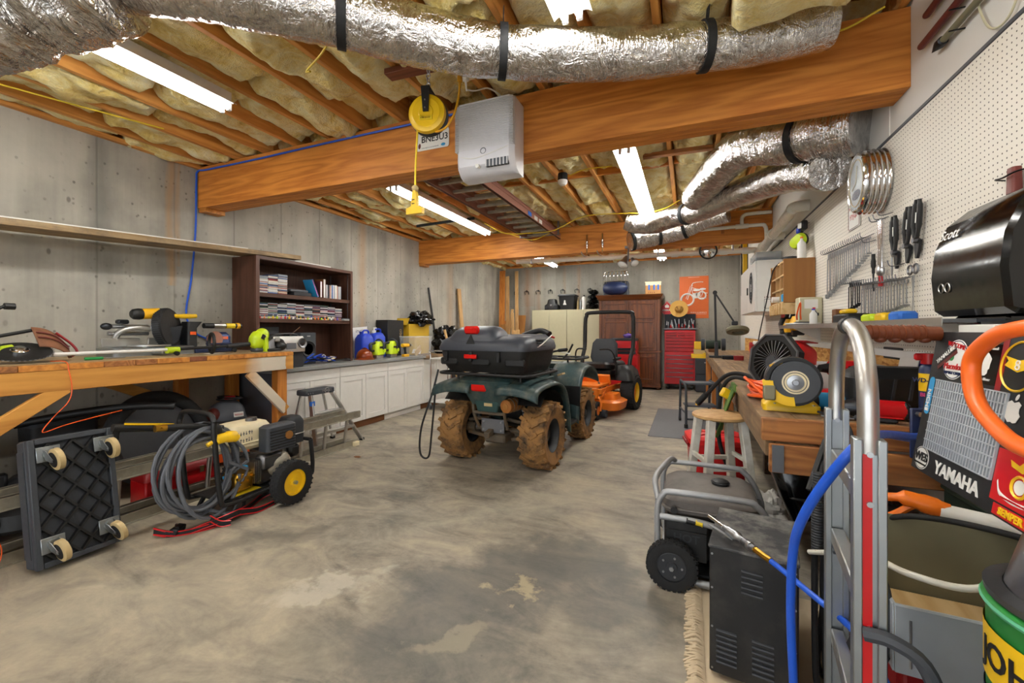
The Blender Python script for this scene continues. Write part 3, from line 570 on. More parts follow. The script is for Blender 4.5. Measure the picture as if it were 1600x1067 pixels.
wpart('coupling', G().cyl((.95, 5.95, 2.513), (.95, 6.12, 2.508), .066), 'pvc', T); wpart('coupling', G().cyl((.95, 6.7, 2.5), (.95, 6.85, 2.495), .066), 'pvc', T); wpart('branch', G().cyl((.95, 6.05, 2.51), (1.085, 6.05, 2.5), .05), 'pvc', T)
T = thing('water_pipe', 'thin white pipe with tee running in front of the far beam', 'pipe', (.4, 6.82, 2.8))
wpart('pipe', G().tube([(-.18, 6.8, 3.05), (-.18, 6.8, 2.9), (-.16, 6.8, 2.83), (-.08, 6.8, 2.81), (.3, 6.8, 2.815), (.9, 6.8, 2.82), (.98, 6.8, 2.8), (1.0, 6.8, 2.72), (1.0, 6.8, 2.58)], .025, 12, 3), 'pvc', T)
wpart('tee', G().cyl((.62, 6.8, 2.817), (.78, 6.8, 2.819), .034).tube([(.7, 6.8, 2.82), (.7, 6.8, 2.93), (.73, 6.79, 2.97), (.8, 6.78, 2.98), (1.06, 6.78, 2.98)], .025, 12, 3), 'pvc', T)
T = thing('convex_mirror', 'round convex mirror with black rim hung at the white pipe', 'mirror', (.28, 7.12, 2.44)); obj('rim', G().tor((0, 0, .12), (0, 1, .1), .118, .012), 'black', T); obj('mirror_dome', G().lathe([(.117, 0), (.09, .018), (.05, .03), (0, .034)], (0, 0, .12), (0, -1, -.1), 28), 'chrome', T); obj('arm', G().cyl((0, .01, .12), (0, .1, .12), .012), 'black', T)
obj('arm', G().bx(-.01, .01, .06, .08, .0, .2), 'black', T)
T = thing('flood_light', 'pair of silver flood lamp heads under the far duct', 'lamp', (-.86, 6.75, 2.3))
for x, z, a, s in ((-.06, .1, (-.3, -.5, -.8), 1.0), (.09, .1, (.4, -.6, -.7), .75)):
    ax = V(a).normalized(); obj('lamp_head', G().lathe([(.028 * s, -.12 * s), (.04 * s, -.08 * s), (.05 * s, -.03 * s), (.085 * s, .05 * s), (.08 * s, .055 * s), (0, .05 * s)], (x, 0, z), ax, 20), 'steel', T); obj('lens', G().lathe([(.076 * s, .056 * s), (.05 * s, .07 * s), (0, .075 * s)], (x, 0, z), ax, 20), 'white', T)
obj('mount', G().cyl((0, .02, .12), (0, .05, .36), .012).box((0, .05, .34), (.1, .08, .03)), 'dull_steel', T)
for x, l in ((-1.52, 'curved chrome coat hook on the far beam next to the ladder end'), (-1.27, 'curved chrome coat hook on the far beam next to the duct mouth')):
    solo('coat_hook', G().tube([(x, 6.86, 2.9), (x, 6.84, 2.8), (x, 6.86, 2.72), (x, 6.84, 2.6), (x, 6.78, 2.545), (x - .03, 6.7, 2.545), (x - .05, 6.66, 2.6)], [.013, .016, .011, .013, .012, .01], 10, 5).box((x, 6.884, 2.76), (.03, .012, .1)), 'chrome', l, 'hook')
# ================================================================ left side: bench, bookcase, cabinets
t = wood('pine_face', '#dca04c', '#b57830', 'Y', 1.0, .55, True, ring=5); co = t.co(world=True); s_ = t.n('ShaderNodeSeparateXYZ'); t.link(co, s_.inputs[0])
e = t.math('ADD', s_.outputs[1], t.math('MULTIPLY', t.noise(co, 6, 3), .1)); f = t.math('MULTIPLY', t.ramp(t.math('SUBTRACT', e, 2.80), (.0, 0), (.16, 1)), t.math('LESS_THAN', e, 3.24))
src = t.b.inputs['Base Color'].links[0].from_socket; t.link(t.mix(t.math('MULTIPLY', f, .85), src, '#d9d3c2'), t.b.inputs['Base Color'])
WBL = thing('workbench', 'tall orange pine workbench with knee braces along the left concrete wall', 'workbench', (-4.3, 1.6, 0))
wpart('front_rail', G().bx(-3.905, -3.865, -.6, 3.28, .945, 1.084, .003), 'pine_face', WBL)
wpart('back_rail', G().bx(-4.78, -4.74, -.6, 3.28, .945, 1.084, .003), 'pine_y', WBL)
wpart('end_rail', G().bx(-4.74, -3.905, 3.24, 3.28, .945, 1.084, .003), 'pine_x', WBL)
y = -.6; rnd = random.Random(11); k = 0
while y < 3.27:
    w = rnd.choice((.14, .19, .19, .235, .09)); w = min(w, 3.285 - y)
    m = rnd.choice(('pine_x', 'old_x', 'pine_x', 'old_x', 'pine_x', 'redwood_x')); o = rnd.uniform(-.006, .004)
    wpart('top_plank', G().bx(-4.79, -3.862 + o, y, y + w - .003, 1.0855, 1.125, .002), m if y < 3.0 else 'pine_x', WBL); y += w
wpart('worn_sheet', G().bx(-4.78, -3.885, -.6, 3.265, 1.1255, 1.132), 'plank_y', WBL)
for x0, x1, y0, y1 in ((-4.0, -3.91, 3.13, 3.24), (-4.74, -4.65, 3.13, 3.24), (-4.74, -4.65, 2.62, 2.72), (-4.0, -3.91, -.5, -.4), (-4.74, -4.65, -.5, -.4), (-4.0, -3.91, .62, .72)): wpart('leg', G().bx(x0, x1, y0, y1, 0, .945, .003), 'pine_z', WBL)
for a, b in (((-3.885, 2.8, .945), (-3.885, 3.2, .52)), ((-3.885, 1.5, .97), (-3.885, .72, .42)), ((-4.7, 2.62, .62), (-4.7, 2.0, .94))):
    d = V(b) - V(a); n_ = V(0, -d.z, d.y).normalized() * .05; A_, B_ = V(a), V(b); zc = .945
    wpart('knee_brace', G().bar(a, b, .09, .038, (1, 0, 0), .003), 'pine_face', WBL)
# shelf board resting on bookcase
T = solo('shelf_board', G().box((-4.55, 2.1, 2.15), (.3, 3.5, .05), (R(0) + 3.05, 0, 0), .003), 'plank_y', 'long rough wooden board propped from the bookcase top along the left wall', 'board')
wood_e = 'pine_y'
for i, (x, z0) in enumerate(((-4.45, .022), (-4.55, .034))):
    solo('trim_board', G().box((x - .05, 1.75 - i * .15, 2.163 - .0533 * (.35 + i * .15) + z0), (.1, 2.9, .014), (3.05, 0, 0), .001), 'white', 'long thin white trim board lying on the propped shelf board', 'board', 'white trim boards on the shelf board')
# bookcase
BC = thing('bookcase', 'dark walnut bookcase with two shelves standing on the grey worktop', 'bookcase', (-4.6, 3.975, .921))
bx = lambda n, *a, m='walnut_z': wpart(n, G().bx(*a, .002), m, BC)
bx('side_panel', -4.78, -4.402, 3.25, 3.275, .921, 2.18); bx('side_panel', -4.78, -4.402, 4.675, 4.70, .921, 2.18)
bx('top_panel', -4.78, -4.402, 3.276, 4.674, 2.14, 2.18, m='walnut_y'); bx('back_panel', -4.79, -4.781, 3.25, 4.70, .921, 2.18)
bx('shelf', -4.78, -4.41, 3.276, 4.674, 1.73, 1.775, m='walnut_y'); bx('shelf', -4.78, -4.41, 3.276, 4.674, 1.44, 1.485, m='walnut_y')
bx('face_frame', -4.4015, -4.39, 3.245, 3.29, .921, 2.183); bx('face_frame', -4.4015, -4.39, 4.665, 4.705, .921, 2.183); bx('face_frame', -4.4015, -4.39, 3.29, 4.665, 2.145, 2.183, m='walnut_y')
bx('standard_rail', -4.77, -4.755, 4.655, 4.674, 1.49, 2.13, m='dull_steel'); bx('standard_rail', -4.46, -4.445, 4.668, 4.6745, 1.49, 2.13, m='dull_steel')
for x, y0, y1, z in ((-4.5, 3.6, 4.45, 2.181), (-4.52, 3.5, 4.4, 2.197), (-4.46, 3.9, 4.6, 2.181)):
    solo('trim_board', G().bx(x - .045 - (.0 if z > 2.19 else .0), x - .005 + .04 * (z > 2.19), y0, y1, z, z + .015, .001), 'white', 'short white trim board lying on top of the bookcase', 'board', 'white trim boards on the bookcase')
# CD cases
cdc = ['#c9c6be', '#e6e2da', '#3b3d45', '#8b2a2f', '#2e4a7a', '#b9aea0', '#5b5f66', '#d9cdb0', '#1e1f22', '#9aa3ad', '#c78f7d', '#40584a', '#6a3d56', '#d7d9dd', '#c9a21c', '#2b5fa8']
for i, c in enumerate(cdc): plain('case_%d' % i, c, .3)
CDN = ['grey', 'white', 'dark slate', 'dark red', 'navy blue', 'beige', 'steel grey', 'cream', 'black', 'pale blue grey', 'salmon', 'dark green', 'plum', 'silver', 'mustard yellow', 'bright blue']
cdm = [mesh('cd_case', G().box((0, 0, .0051), (.125, .142, .0098), None, .0008), 'case_%d' % i) for i in range(16)]
rnd = random.Random(3); nd = 0
def cdstack(x, y, z, n, lab, grp, pal):
    for i in range(n):
        ci = rnd.choice(pal); o = bpy.data.objects.new('cd_case', cdm[ci]); COL.objects.link(o)
        o.location = (x + rnd.uniform(-.004, .004), y + rnd.uniform(-.003, .003), z + .0104 * i); o.rotation_euler = (0, 0, R(90 + rnd.uniform(-1.5, 1.5)) * 0 + R(rnd.uniform(-1.5, 1.5)))
        o.scale = (1.08, .86, 1); tag(o, CDN[ci] + ' ' + lab, 'cd case', grp)
for k in range(10): cdstack(-4.5 + .02, 3.345 + .124 * k, 1.486, 17 + rnd.randint(0, 1) - (2 if k == 9 else 0), 'plastic CD case in the packed stacks on the middle bookcase shelf', 'CD cases on the middle shelf', [0, 2, 3, 4, 5, 6, 8, 9, 9, 10, 11, 12, 13, 1, 6, 8])
for k, n in enumerate((18, 20, 22)): cdstack(-4.48, 3.345 + .127 * k, 1.776, n, 'plastic CD case in the three stacks on the upper bookcase shelf', 'CD cases on the upper shelf', [0, 1, 1, 5, 7, 10, 13, 9, 4, 3, 15, 6])
# books and films on upper shelf
for i in range(14):
    y = 4.26 + i * .0185; ci = rnd.choice((0, 1, 13, 9, 15, 2, 15, 13, 10)); m = 'case_%d' % ci; h = rnd.uniform(.165, .185)
    solo('film_case', G().bx(-4.54, -4.42, y, y + .017, 1.776, 1.776 + h, .001), m, CDN[ci] + ' upright film case at the end of the upper bookcase shelf', 'film case', 'film cases on the upper shelf')
def book(name, c, d, r, m, label, pm='paper'):
    T = thing(name, label, 'book', c, r); w, h, t_ = d
    obj('cover', G().bx(-t_ / 2, -t_ / 2 + .003, -w / 2, w / 2, 0, h).bx(t_ / 2 - .003, t_ / 2, -w / 2, w / 2, 0, h).bx(-t_ / 2, t_ / 2, w / 2 - .003, w / 2, 0, h), m, T); obj('pages', G().bx(-t_ / 2 + .0031, t_ / 2 - .0031, -w / 2 + .004, w / 2 - .004, .003, h - .003), pm, T)
book('book', (-4.5, 4.235, 1.778), (.15, .245, .04), (0, 0, 90), 'brown_box', 'tall brown book standing beside the row of film cases'); book('book', (-4.5, 4.175, 1.778), (.16, .21, .035), (0, 0, 90), 'maroon', 'thick dark red book on the upper bookcase shelf')
book('folder', (-4.50, 4.13, 1.78), (.16, .235, .02), (0, -24, 90), 'blue_light', 'blue folder leaning to one side on the upper bookcase shelf', 'pink')
solo('media_player', G().bx(-4.56, -4.42, 3.76, 4.02, 1.776, 1.82, .004), 'dark_plastic', 'flat dark media box lying on the upper bookcase shelf', 'box'); solo('tray', G().bx(-4.57, -4.43, 3.72, 3.98, 1.821, 1.85, .006), 'grey_plastic', 'grey plastic tray stacked on the dark media box', 'tray')
# small figures in front of the CDs
fc = ['red', 'blue', 'yellow', 'white', 'orange', 'lime', 'black', 'tan', 'pink']
for i in range(22):
    y = 3.31 + i * .054; a, b, c_ = rnd.choice(fc), rnd.choice(fc), rnd.choice(fc); s = rnd.uniform(.8, 1.1)
    T = thing('toy_figure', 'small toy figure with %s body and %s head before the CD stacks' % (a, b), 'toy', (-4.42, y, 1.486), (0, 0, rnd.uniform(0, 360)), 'toy figures on the middle shelf')
    obj('body', G().lathe([(.0, 0), (.014 * s, 0), (.016 * s, .014 * s), (.009 * s, .028 * s), (0, .029 * s)], n=10), a, T); obj('head', G().ell((0, 0, .038 * s), (.012 * s, .012 * s, .011 * s), 10, 6), b, T); obj('arms', G().tube([(-.017 * s, 0, .012 * s), (0, 0, .024 * s), (.017 * s, 0, .014 * s)], .004 * s, 6, 3), c_, T)
for i in range(3): solo('cd_case', G().box((-4.45, 4.58, 1.491 + i * .0105), (.13, .12, .0098), (0, 0, 10 - 9 * i), .001), 'case_%d' % (1, 9, 2)[i], CDN[(1, 9, 2)[i]] + ' loose CD case at the end of the middle bookcase shelf', 'cd case', 'loose CD cases on the middle shelf')
# worktop and cabinets
solo('worktop', G().bx(-4.8, -4.13, 3.29, 6.14, .88, .92, .003), 'worktop_grey', 'long grey laminate worktop along the left wall', 'worktop')
solo('worktop', G().bx(-4.8, -4.14, 6.145, 7.0, .86, .905, .003), 'old_y', 'worn bare wooden worktop section past the grey worktop', 'worktop')
def cabinet(y0, y1, lab, top=.879, doors=2, toe='cabinet_white', drawer=True):
    T = thing('base_cabinet', lab, 'cabinet', (-4.48, (y0 + y1) / 2, 0)); X = -4.172
    wpart('carcass', G().bx(-4.79, X - .02, y0 + .002, y1 - .002, .1, top), 'cabinet_white', T); wpart('toe_kick', G().bx(-4.7, -4.24, y0 + .003, y1 - .003, 0, .1), toe, T)
    if drawer: wpart('drawer', G().bx(X - .02, X, y0 + .003, y1 - .003, .745, top - .012, .002), 'cabinet_white', T)
    w = (y1 - y0 - .006) / doors; zt = .74 if drawer else top - .012
    for i in range(doors):
        a, b = y0 + .004 + w * i, y0 - .002 + w * (i + 1)
        D = wpart('door', G().bx(X - .02, X - .011, a, b, .108, zt, .001), 'cabinet_white', T)
        for nm, c0, c1, z0, z1 in (('door_stile', a, a + .065, .108, zt), ('door_stile', b - .065, b, .108, zt), ('door_rail', a + .065, b - .065, .108, .175), ('door_rail', a + .065, b - .065, zt - .067, zt)):
            g = G().bx(X - .011, X, c0, c1, z0, z1, .0012); Mi = tr(T.location).inverted(); g.v = [tuple(Mi @ V(q)) for q in g.v]; obj(nm, g, 'cabinet_white', D)
cabinet(3.3, 4.25, 'white two door base cabinet behind the small step ladder'); cabinet(4.25, 5.2, 'white two door base cabinet with brown toe board below the hard hat', toe='brown_box'); cabinet(5.2, 6.14, 'white two door base cabinet under the clear storage bin'); cabinet(6.14, 7.0, 'white base cabinet without drawer under the bare wooden top', top=.858, toe='brown_box', drawer=False)
solo('grey_panel', G().bx(-4.79, -4.16, 3.286, 3.298, .02, .875), 'grey_plastic', 'grey end panel of the cabinets behind the workbench leg', 'panel')
# ---------------- tools on the left bench (local x = world +Y, local y = toward the wall)
BZ = 1.1325
T = thing('miter_saw', 'yellow and black mitre saw on a grey base on the left workbench', 'mitre saw', (-4.42, 2.25, BZ), (0, 0, 90))
obj('base', G().rr([(0, 0, 0, .62, .3, .04), (.07, 0, 0, .62, .3, .04), (.078, 0, 0, .6, .28, .04)]), 'galv', T); obj('turntable', G().cyl((0, -.02, .078), (0, -.02, .092), .15, n=28), 'alu', T); obj('fence', G().bx(-.3, -.03, .06, .08, .078, .15, .004).bx(.03, .3, .06, .08, .078, .15, .004), 'alu', T); obj('miter_arm', G().box((0, -.2, .03), (.1, .18, .04), None, .01), 'galv', T)
obj('pivot_arm', G().tube([(-.2, .1, .1), (-.18, .06, .2), (-.08, .02, .24), (.02, 0, .23)], .024, 12, 5), 'alu', T); obj('slide_rail', G().cyl((-.26, .1, .25), (.05, .1, .25), .018), 'steel', T); obj('slide_rail', G().cyl((-.24, .1, .19), (.05, .1, .19), .018), 'steel', T)
obj('clamp', G().ell((-.25, .1, .25), (.04, .035, .03), 12, 8).box((-.15, .08, .29), (.08, .06, .04), None, .01), 'gunmetal', T)
obj('blade_guard', G().lathe([(.07, -.035), (.165, -.03), (.18, -.015), (.18, .03), (.165, .045), (.07, .05)], (.13, -.02, .24), (.55, -.8, .1), 40), 'black', T)
g = G(); ax = V(.55, -.8, .1).normalized(); u_, w_ = perp(ax)
for i in range(26):
    a = -1.3 + i * .11; e = u_ * math.cos(a) + w_ * math.sin(a); g.bar(V(.13, -.02, .24) + e * .178 - ax * .02, V(.13, -.02, .24) + e * .178 + ax * .035, .009, .009, e)
for i in range(26): pass
o = obj('cooling_rib', g, 'dark_plastic', T); o['kind'] = 'stuff'
obj('saw_blade', G().lathe([(0, .0), (.15, .0), (.15, .002), (0, .002)], V(.13, -.02, .24) - ax * .04, ax, 40), 'steel', T); obj('blade_washer', G().lathe([(0, -.012), (.045, -.012), (.05, .0)], V(.13, -.02, .24) - ax * .04, ax, 20), 'dull_steel', T); obj('lower_guard', G().prism([(0, 0), (.13, .02), (.1, -.12), (.02, -.16), (-.05, -.1)], .02, frame((.1, -.06, .24), (1, 0, 0), (0, 0, 1))), 'gunmetal', T)
obj('motor_housing', G().cyl((-.06, -.02, .36), (.07, -.02, .37), .047, n=22), 'dewalt', T); obj('motor_cap', G().lathe([(.047, 0), (.05, .02), (.045, .06), (.03, .075), (0, .078)], (-.06, -.02, .36), (-1, 0, -.08), 20), 'black', T); obj('motor_knob', G().cyl((.03, -.068, .36), (.03, -.078, .36), .014, n=12), 'black', T); obj('handle', G().tube([(.2, .0, .35), (.3, -.01, .35), (.39, -.01, .355)], [.02, .023, .02], 12, 5), 'yellow', T)
T = thing('disc_sander', 'blue bench belt and disc sander on the left workbench', 'sander', (-4.42, 2.78, BZ), (0, 0, 90))
obj('base', G().box((0, 0, .02), (.4, .2, .04), None, .008), 'navy', T); obj('motor', G().rr([(.04, .1, .03, .2, .14, .05), (.16, .1, .03, .2, .14, .05), (.2, .1, .03, .14, .08, .04)]), 'blue_sander', T); obj('sanding_disc', G().lathe([(0, 0), (.075, 0), (.078, .008), (0, .008)], (0.01, -.05, .13), (0, -1, 0), 30), 'sanding', T); obj('table', G().box((.02, -.1, .085), (.2, .09, .012), None, .003), 'navy', T); obj('belt_housing', G().rr([(.0, -.2, .0, .09, .13, .02), (.24, -.2, 0, .09, .13, .02), (.3, -.17, 0, .14, .12, .03)]), 'black', T); obj('brand_plate', G().box((.1, -.045, .14), (.09, .006, .028)).box((-.2, -.068, .19), (.05, .006, .03)), 'orange_cord', T)
scrib(.07, .016, frame((.1, -.0495, .14), (1, 0, 0), (0, 0, 1)), 'white', T, 7)
T = thing('hedge_trimmer_battery_saw', 'black and grey pole saw head lying across the blue sander', 'saw', (-4.36, 2.88, 1.37), (0, 0, 90)); T.name = 'pole_saw'
obj('body', G().cyl((-.2, 0, .025), (.17, 0, .025), .026, n=14), 'black', T); obj('sleeve', G().cyl((-.11, 0, .025), (.0, 0, .025), .029, n=14), 'alu', T); obj('lock_ring', G().cyl((.12, 0, .025), (.15, 0, .025), .031, n=14), 'dewalt', T); obj('label_band', G().cyl((.01, 0, .025), (.1, 0, .025), .0275, n=14), 'yellow_cord', T)
T = thing('string_trimmer', 'lime green petrol trimmer with long white shaft and loop handle on the bench', 'trimmer', (-4.05, 2.5, BZ), (0, 0, 90))
obj('shaft', G().cyl((-1.0, 0, .05), (-.24, 0, .055), .0125, n=12), 'white', T); obj('lower_shaft', G().cyl((-.24, 0, .055), (.4, 0, .075), .0125, n=12), 'black', T); obj('coupler', G().rr([(-.045, 0, 0, .06, .055, .02), (.045, 0, 0, .05, .05, .02)], frame((-.26, 0, .05), (0, 1, 0), (0, 0, 1))), 'lime', T); obj('coupler_knob', G().cyl((-.25, -.02, .025), (-.25, -.05, .02), .018, n=10), 'black', T)
obj('loop_handle', G().tor((.06, 0, .1), (.94, -.33, 0), .088, .014, 30, 10), 'black', T); obj('grip', G().tube([(.2, 0, .065), (.3, 0, .072), (.42, 0, .08)], [.02, .024, .022], 12, 4), 'dark_plastic', T); obj('trigger', G().box((.27, 0, .03), (.05, .02, .04), (0, 20, 0), .008), 'black', T)
obj('engine_cover', G().ell((.52, 0, .12), (.09, .075, .1), 20, 14, (0, 35, 0), lump=.12, seed=4).ell((.56, 0, .17), (.07, .06, .07), 16, 10), 'lime', T); obj('label', G().box((.52, -.076, .15), (.045, .01, .05), (0, 25, 0), .004), 'black', T); obj('muffler', G().box((.655, -.01, .12), (.11, .1, .09), (0, 5, 0), .02), 'black', T); obj('muffler_shield', G().box((.68, -.06, .125), (.08, .02, .06), None, .01), 'alu', T); obj('primer_bulb', G().ell((.66, -.05, .035), (.024, .02, .03), 14, 10), 'black', T); obj('fuel_tank', G().box((.53, 0, .02), (.14, .11, .04), None, .014), 'grey_plastic', T)
T = thing('brush_cutter', 'brush cutter with black toothed blade and rusty brown guard at the bench end', 'brush cutter', (-4.12, 1.36, BZ), (0, 0, 90))
ax = V(-.1, -.36, .93); cc = V(0, -.02, .075)
obj('cutting_disc', G().lathe([(0, -.003), (.15, -.003), (.152, 0), (.15, .003), (0, .003)], cc, ax, 60), 'black', T); g = G(); u_, w_ = perp(ax.normalized())
for i in range(40): a = i * 2 * PI / 40; g.box(cc + (u_ * math.cos(a) + w_ * math.sin(a)) * .152, (.01, .01, .006))
o = obj('blade_tooth', g, 'dull_steel', T); o['kind'] = 'stuff'
obj('hub', G().lathe([(.045, 0), (.045, .014), (.04, .018), (.03, .018), (.028, .03), (.012, .032), (0, .032)], cc, ax, 26), 'chrome', T); obj('marking', G().lathe([(.085, .0036), (.12, .0036)], cc, ax, 10, sweep=1.2), 'lime', T)
def guard(u, v): a = -1.5 + 2.6 * u; rr_ = .12 + .1 * math.sin(v * 1.55); return (.15 + rr_ * math.cos(a) * .7, .02 + .06 * (1 - v), .03 + .13 * (math.sin(a) * .5 + .62) * (1.25 - .35 * v) + .035)
obj('guard', G().grid(lambda u, v: (.08 + .2 * v * (1 - .25 * u * u), .06 - .12 * u, .02 + .22 * (1 - v ** 2.2) ** .6 * (.4 + .6 * (1 - u))), 14, 14), 'rust_guard', T).modifiers.new('s', 'SOLIDIFY').thickness = .006
for q in (.3, .55): obj('guard_rib', G().tube([(.08 + .2 * v * (1 - .25 * q * q), .052 - .12 * q, .025 + .22 * (1 - v ** 2.2) ** .6 * (.4 + .6 * (1 - q))) for v in (.05, .3, .6, .9)], .005, 6, 4), 'maroon', T)
obj('guard_edge', G().tube([(.28, .03, .03), (.295, .0, .06), (.27, .02, .12), (.2, .05, .2)], .008, 8, 5), 'red_dark', T); obj('gear_head', G().box((-.12, .05, .12), (.1, .07, .07), (0, 10, 0), .018).cyl((-.14, .06, .16), (.1, .08, .22), .012), 'black', T); obj('handle_knob', G().cyl((-.02, .14, .38), (.03, .14, .38), .022, n=8), 'black', T); obj('handle_stem', G().tube([(-.02, .14, .38), (-.12, .12, .3), (-.14, .06, .14)], .01, 8, 5), 'black', T)
for n_, p, d, m, l, c_ in (('screwdriver', (-4.0, 1.75, BZ), .1, 'green', 'thin green screwdriver lying by the trimmer shaft', 'screwdriver'), ('paper_sheet', (-4.1, 2.62, BZ), .15, 'paper', 'white paper scrap beneath the trimmer handle', 'paper')):
    if n_ == 'paper_sheet': solo(n_, G().box((p[0], p[1], p[2] + .001), (.08, .16, .002), (0, 0, 12)), m, l, c_)
    else:
        T = thing(n_, l, c_, p, (0, 0, 85)); obj('handle', G().cyl((-.1, 0, .012), (0, 0, .012), .011, n=8), m, T); obj('blade', G().cyl((0, 0, .012), (.13, 0, .012), .004, n=8), 'steel', T)
cable('trimmer_line', [(-4.0, 1.47, 1.14), (-3.88, 1.5, 1.137), (-3.852, 1.505, 1.08), (-3.85, 1.52, .96), (-3.845, 1.5, .87), (-3.83, 1.42, .78), (-3.8, 1.36, .7), (-3.82, 1.47, .72), (-3.84, 1.62, .74), (-3.86, 1.8, .76)], .003, 'orange_cord', 'thin orange trimmer line dangling over the bench front', 'cord', 6, 6)
# boombox, clamp sander and subwoofer at the bookcase foot
T = thing('boombox', 'silver portable stereo with round speakers in front of the bookcase', 'radio', (-4.27, 3.52, .921), (0, 0, 90))
obj('riser', G().bx(-.2, .2, -.06, .1, 0, .18, .01), 'dark_plastic', T); obj('case', G().rr([(.18, 0, 0, .42, .18, .04), (.30, 0, 0, .44, .18, .05), (.36, 0, 0, .4, .15, .05)]), 'alu', T)
for x in (-.15, .15): obj('speaker', G().lathe([(.06, 0), (.055, .012), (.035, .004), (.03, -.004), (.0, -.004)], (x, -.09, .28), (0, -1, 0), 24), 'dull_steel', T); obj('cone', G().lathe([(.032, .0045), (.0, .007)], (x, -.09, .28), (0, -1, 0), 20), 'black', T)
obj('tape_deck', G().box((0, -.092, .25), (.13, .008, .07), None, .003), 'grey_plastic', T); obj('handle', G().tube([(-.17, 0, .34), (-.12, 0, .385), (.12, 0, .385), (.17, 0, .34)], .01, 8, 5), 'black', T); obj('antenna', G().cyl((.1, .05, .37), (.26, .08, .47), .006, n=8), 'chrome', T)
T = thing('subwoofer', 'black subwoofer cabinet inside the lower bookcase bay', 'speaker', (-4.6, 4.0, .921), (0, 0, 90)); obj('box', G().box((0, 0, .2), (.24, .3, .4), None, .008), 'charcoal', T); obj('driver', G().lathe([(.105, 0), (.1, .012), (.085, .004), (.05, -.006), (0, -.0)], (0, -.15, .19), (0, -1, 0), 28), 'black', T); obj('badge', G().box((.0, -.151, .355), (.05, .004, .016)), 'steel', T)
solo('stereo_unit', G().bx(-4.72, -4.5, 3.3, 3.62, 1.3, 1.39, .006), 'dark_plastic', 'dark stereo box on the speaker stack in the lower bookcase bay', 'stereo'); solo('stereo_unit', G().bx(-4.75, -4.5, 3.29, 3.66, .921, 1.299, .006), 'black', 'black speaker cabinet behind the portable stereo', 'speaker')
T = thing('palm_sander', 'lime and grey palm sander standing at the end of the bench top', 'sander', (-3.98, 3.1, BZ), (0, 0, 90)); obj('body', G().rr([(0.03, 0, 0, .09, .07, .03), (.1, 0, 0, .08, .06, .03), (.13, .03, 0, .05, .05, .02)]), 'dull_steel', T); obj('grip', G().rr([(.0, -.05, 0, .03, .06, .01), (.14, -.055, 0, .035, .05, .012)]), 'lime', T); obj('pad', G().box((.02, 0, .015), (.15, .09, .03), None, .006), 'black', T); obj('dust_bag', G().ell((.13, .02, .05), (.07, .05, .05), 14, 8), 'black', T)
# safety harness
T = thing('safety_harness', 'tangled blue and black safety harness on the grey worktop', 'harness', (-4.42, 4.2, .921))
for i, (m, sd) in enumerate((('blue_cloth', 1), ('blue_cloth', 2), ('strap_black', 3), ('strap_black', 4), ('blue_cloth', 5))):
    r_ = random.Random(sd); pts = [(r_.uniform(-.12, .12), r_.uniform(-.3, .12), r_.uniform(.02, .14 - .02 * i)) for _ in range(6)]
    obj('strap', G().tube(pts, .018, 6, 8, flat=((.6, .6, 0), 1.0, (0, 0, 1), .25)), m, T)
obj('leg_strap', G().tube([(.05, .05, .02), (.08, .25, .03), (.05, .42, .02), (.02, .38, .035)], .03, 6, 6, flat=((1, .2, 0), 1, (0, 0, 1), .35)), 'strap_black', T); obj('pad', G().box((0, .12, .05), (.08, .18, .03), (10, 5, 20), .01), 'cream', T); obj('buckle', G().tor((.02, .0, .09), (1, 0, .5), .022, .005, 14, 6), 'steel', T)
# hard hat, saws, blue cans, drill, bin, boxes
T = thing('hard_hat', 'glossy brown hard hat on the grey worktop', 'hard hat', (-4.42, 4.98, .921)); obj('shell', G().lathe([(.115, .012), (.122, .02), (.118, .06), (.1, .11), (.06, .145), (0, .16)], n=32), 'hardhat', T, 60); obj('brim', G().lathe([(.112, .012), (.15, .0), (.152, .004), (.118, .024)], n=32), 'hardhat', T); obj('crown_ridge', G().tube([(-.1, 0, .115), (0, 0, .164), (.1, 0, .115)], .01, 8, 6), 'hardhat', T)
for i, (y, x, l) in enumerate(((5.2, -4.36, 'lime chainsaw nearest the hard hat on the grey worktop'), (5.5, -4.34, 'lime chainsaw next to the clear storage bin'))):
    T = thing('chainsaw', l, 'chainsaw', (x, y, .921), (0, 0, 96)); obj('body', G().rr([(.06, 0, 0, .22, .13, .04), (.2, .0, 0, .22, .12, .05), (.26, .02, 0, .15, .09, .04)]), 'lime', T); obj('base', G().box((0, 0, .03), (.17, .1, .06), None, .012), 'alu', T); obj('rear_handle', G().tube([(-.1, 0, .12), (-.19, 0, .13), (-.2, 0, .22), (-.08, 0, .24)], .018, 10, 5), 'black', T); obj('front_handle', G().tube([(.04, -.07, .14), (.03, -.075, .24), (.02, 0, .29), (.03, .075, .24), (.04, .07, .14)], .014, 10, 5), 'charcoal', T); obj('guide_bar', G().box((.14, .04, .11), (.1, .008, .05), None, .003), 'dull_steel', T); obj('label', G().box((0, -.066, .17), (.1, .004, .03)), 'black', T); obj('tensioner', G().lathe([(.03, 0), (.028, .02), (0, .022)], (.06, -.064, .12), (0, -1, 0), 16), 'lime', T)
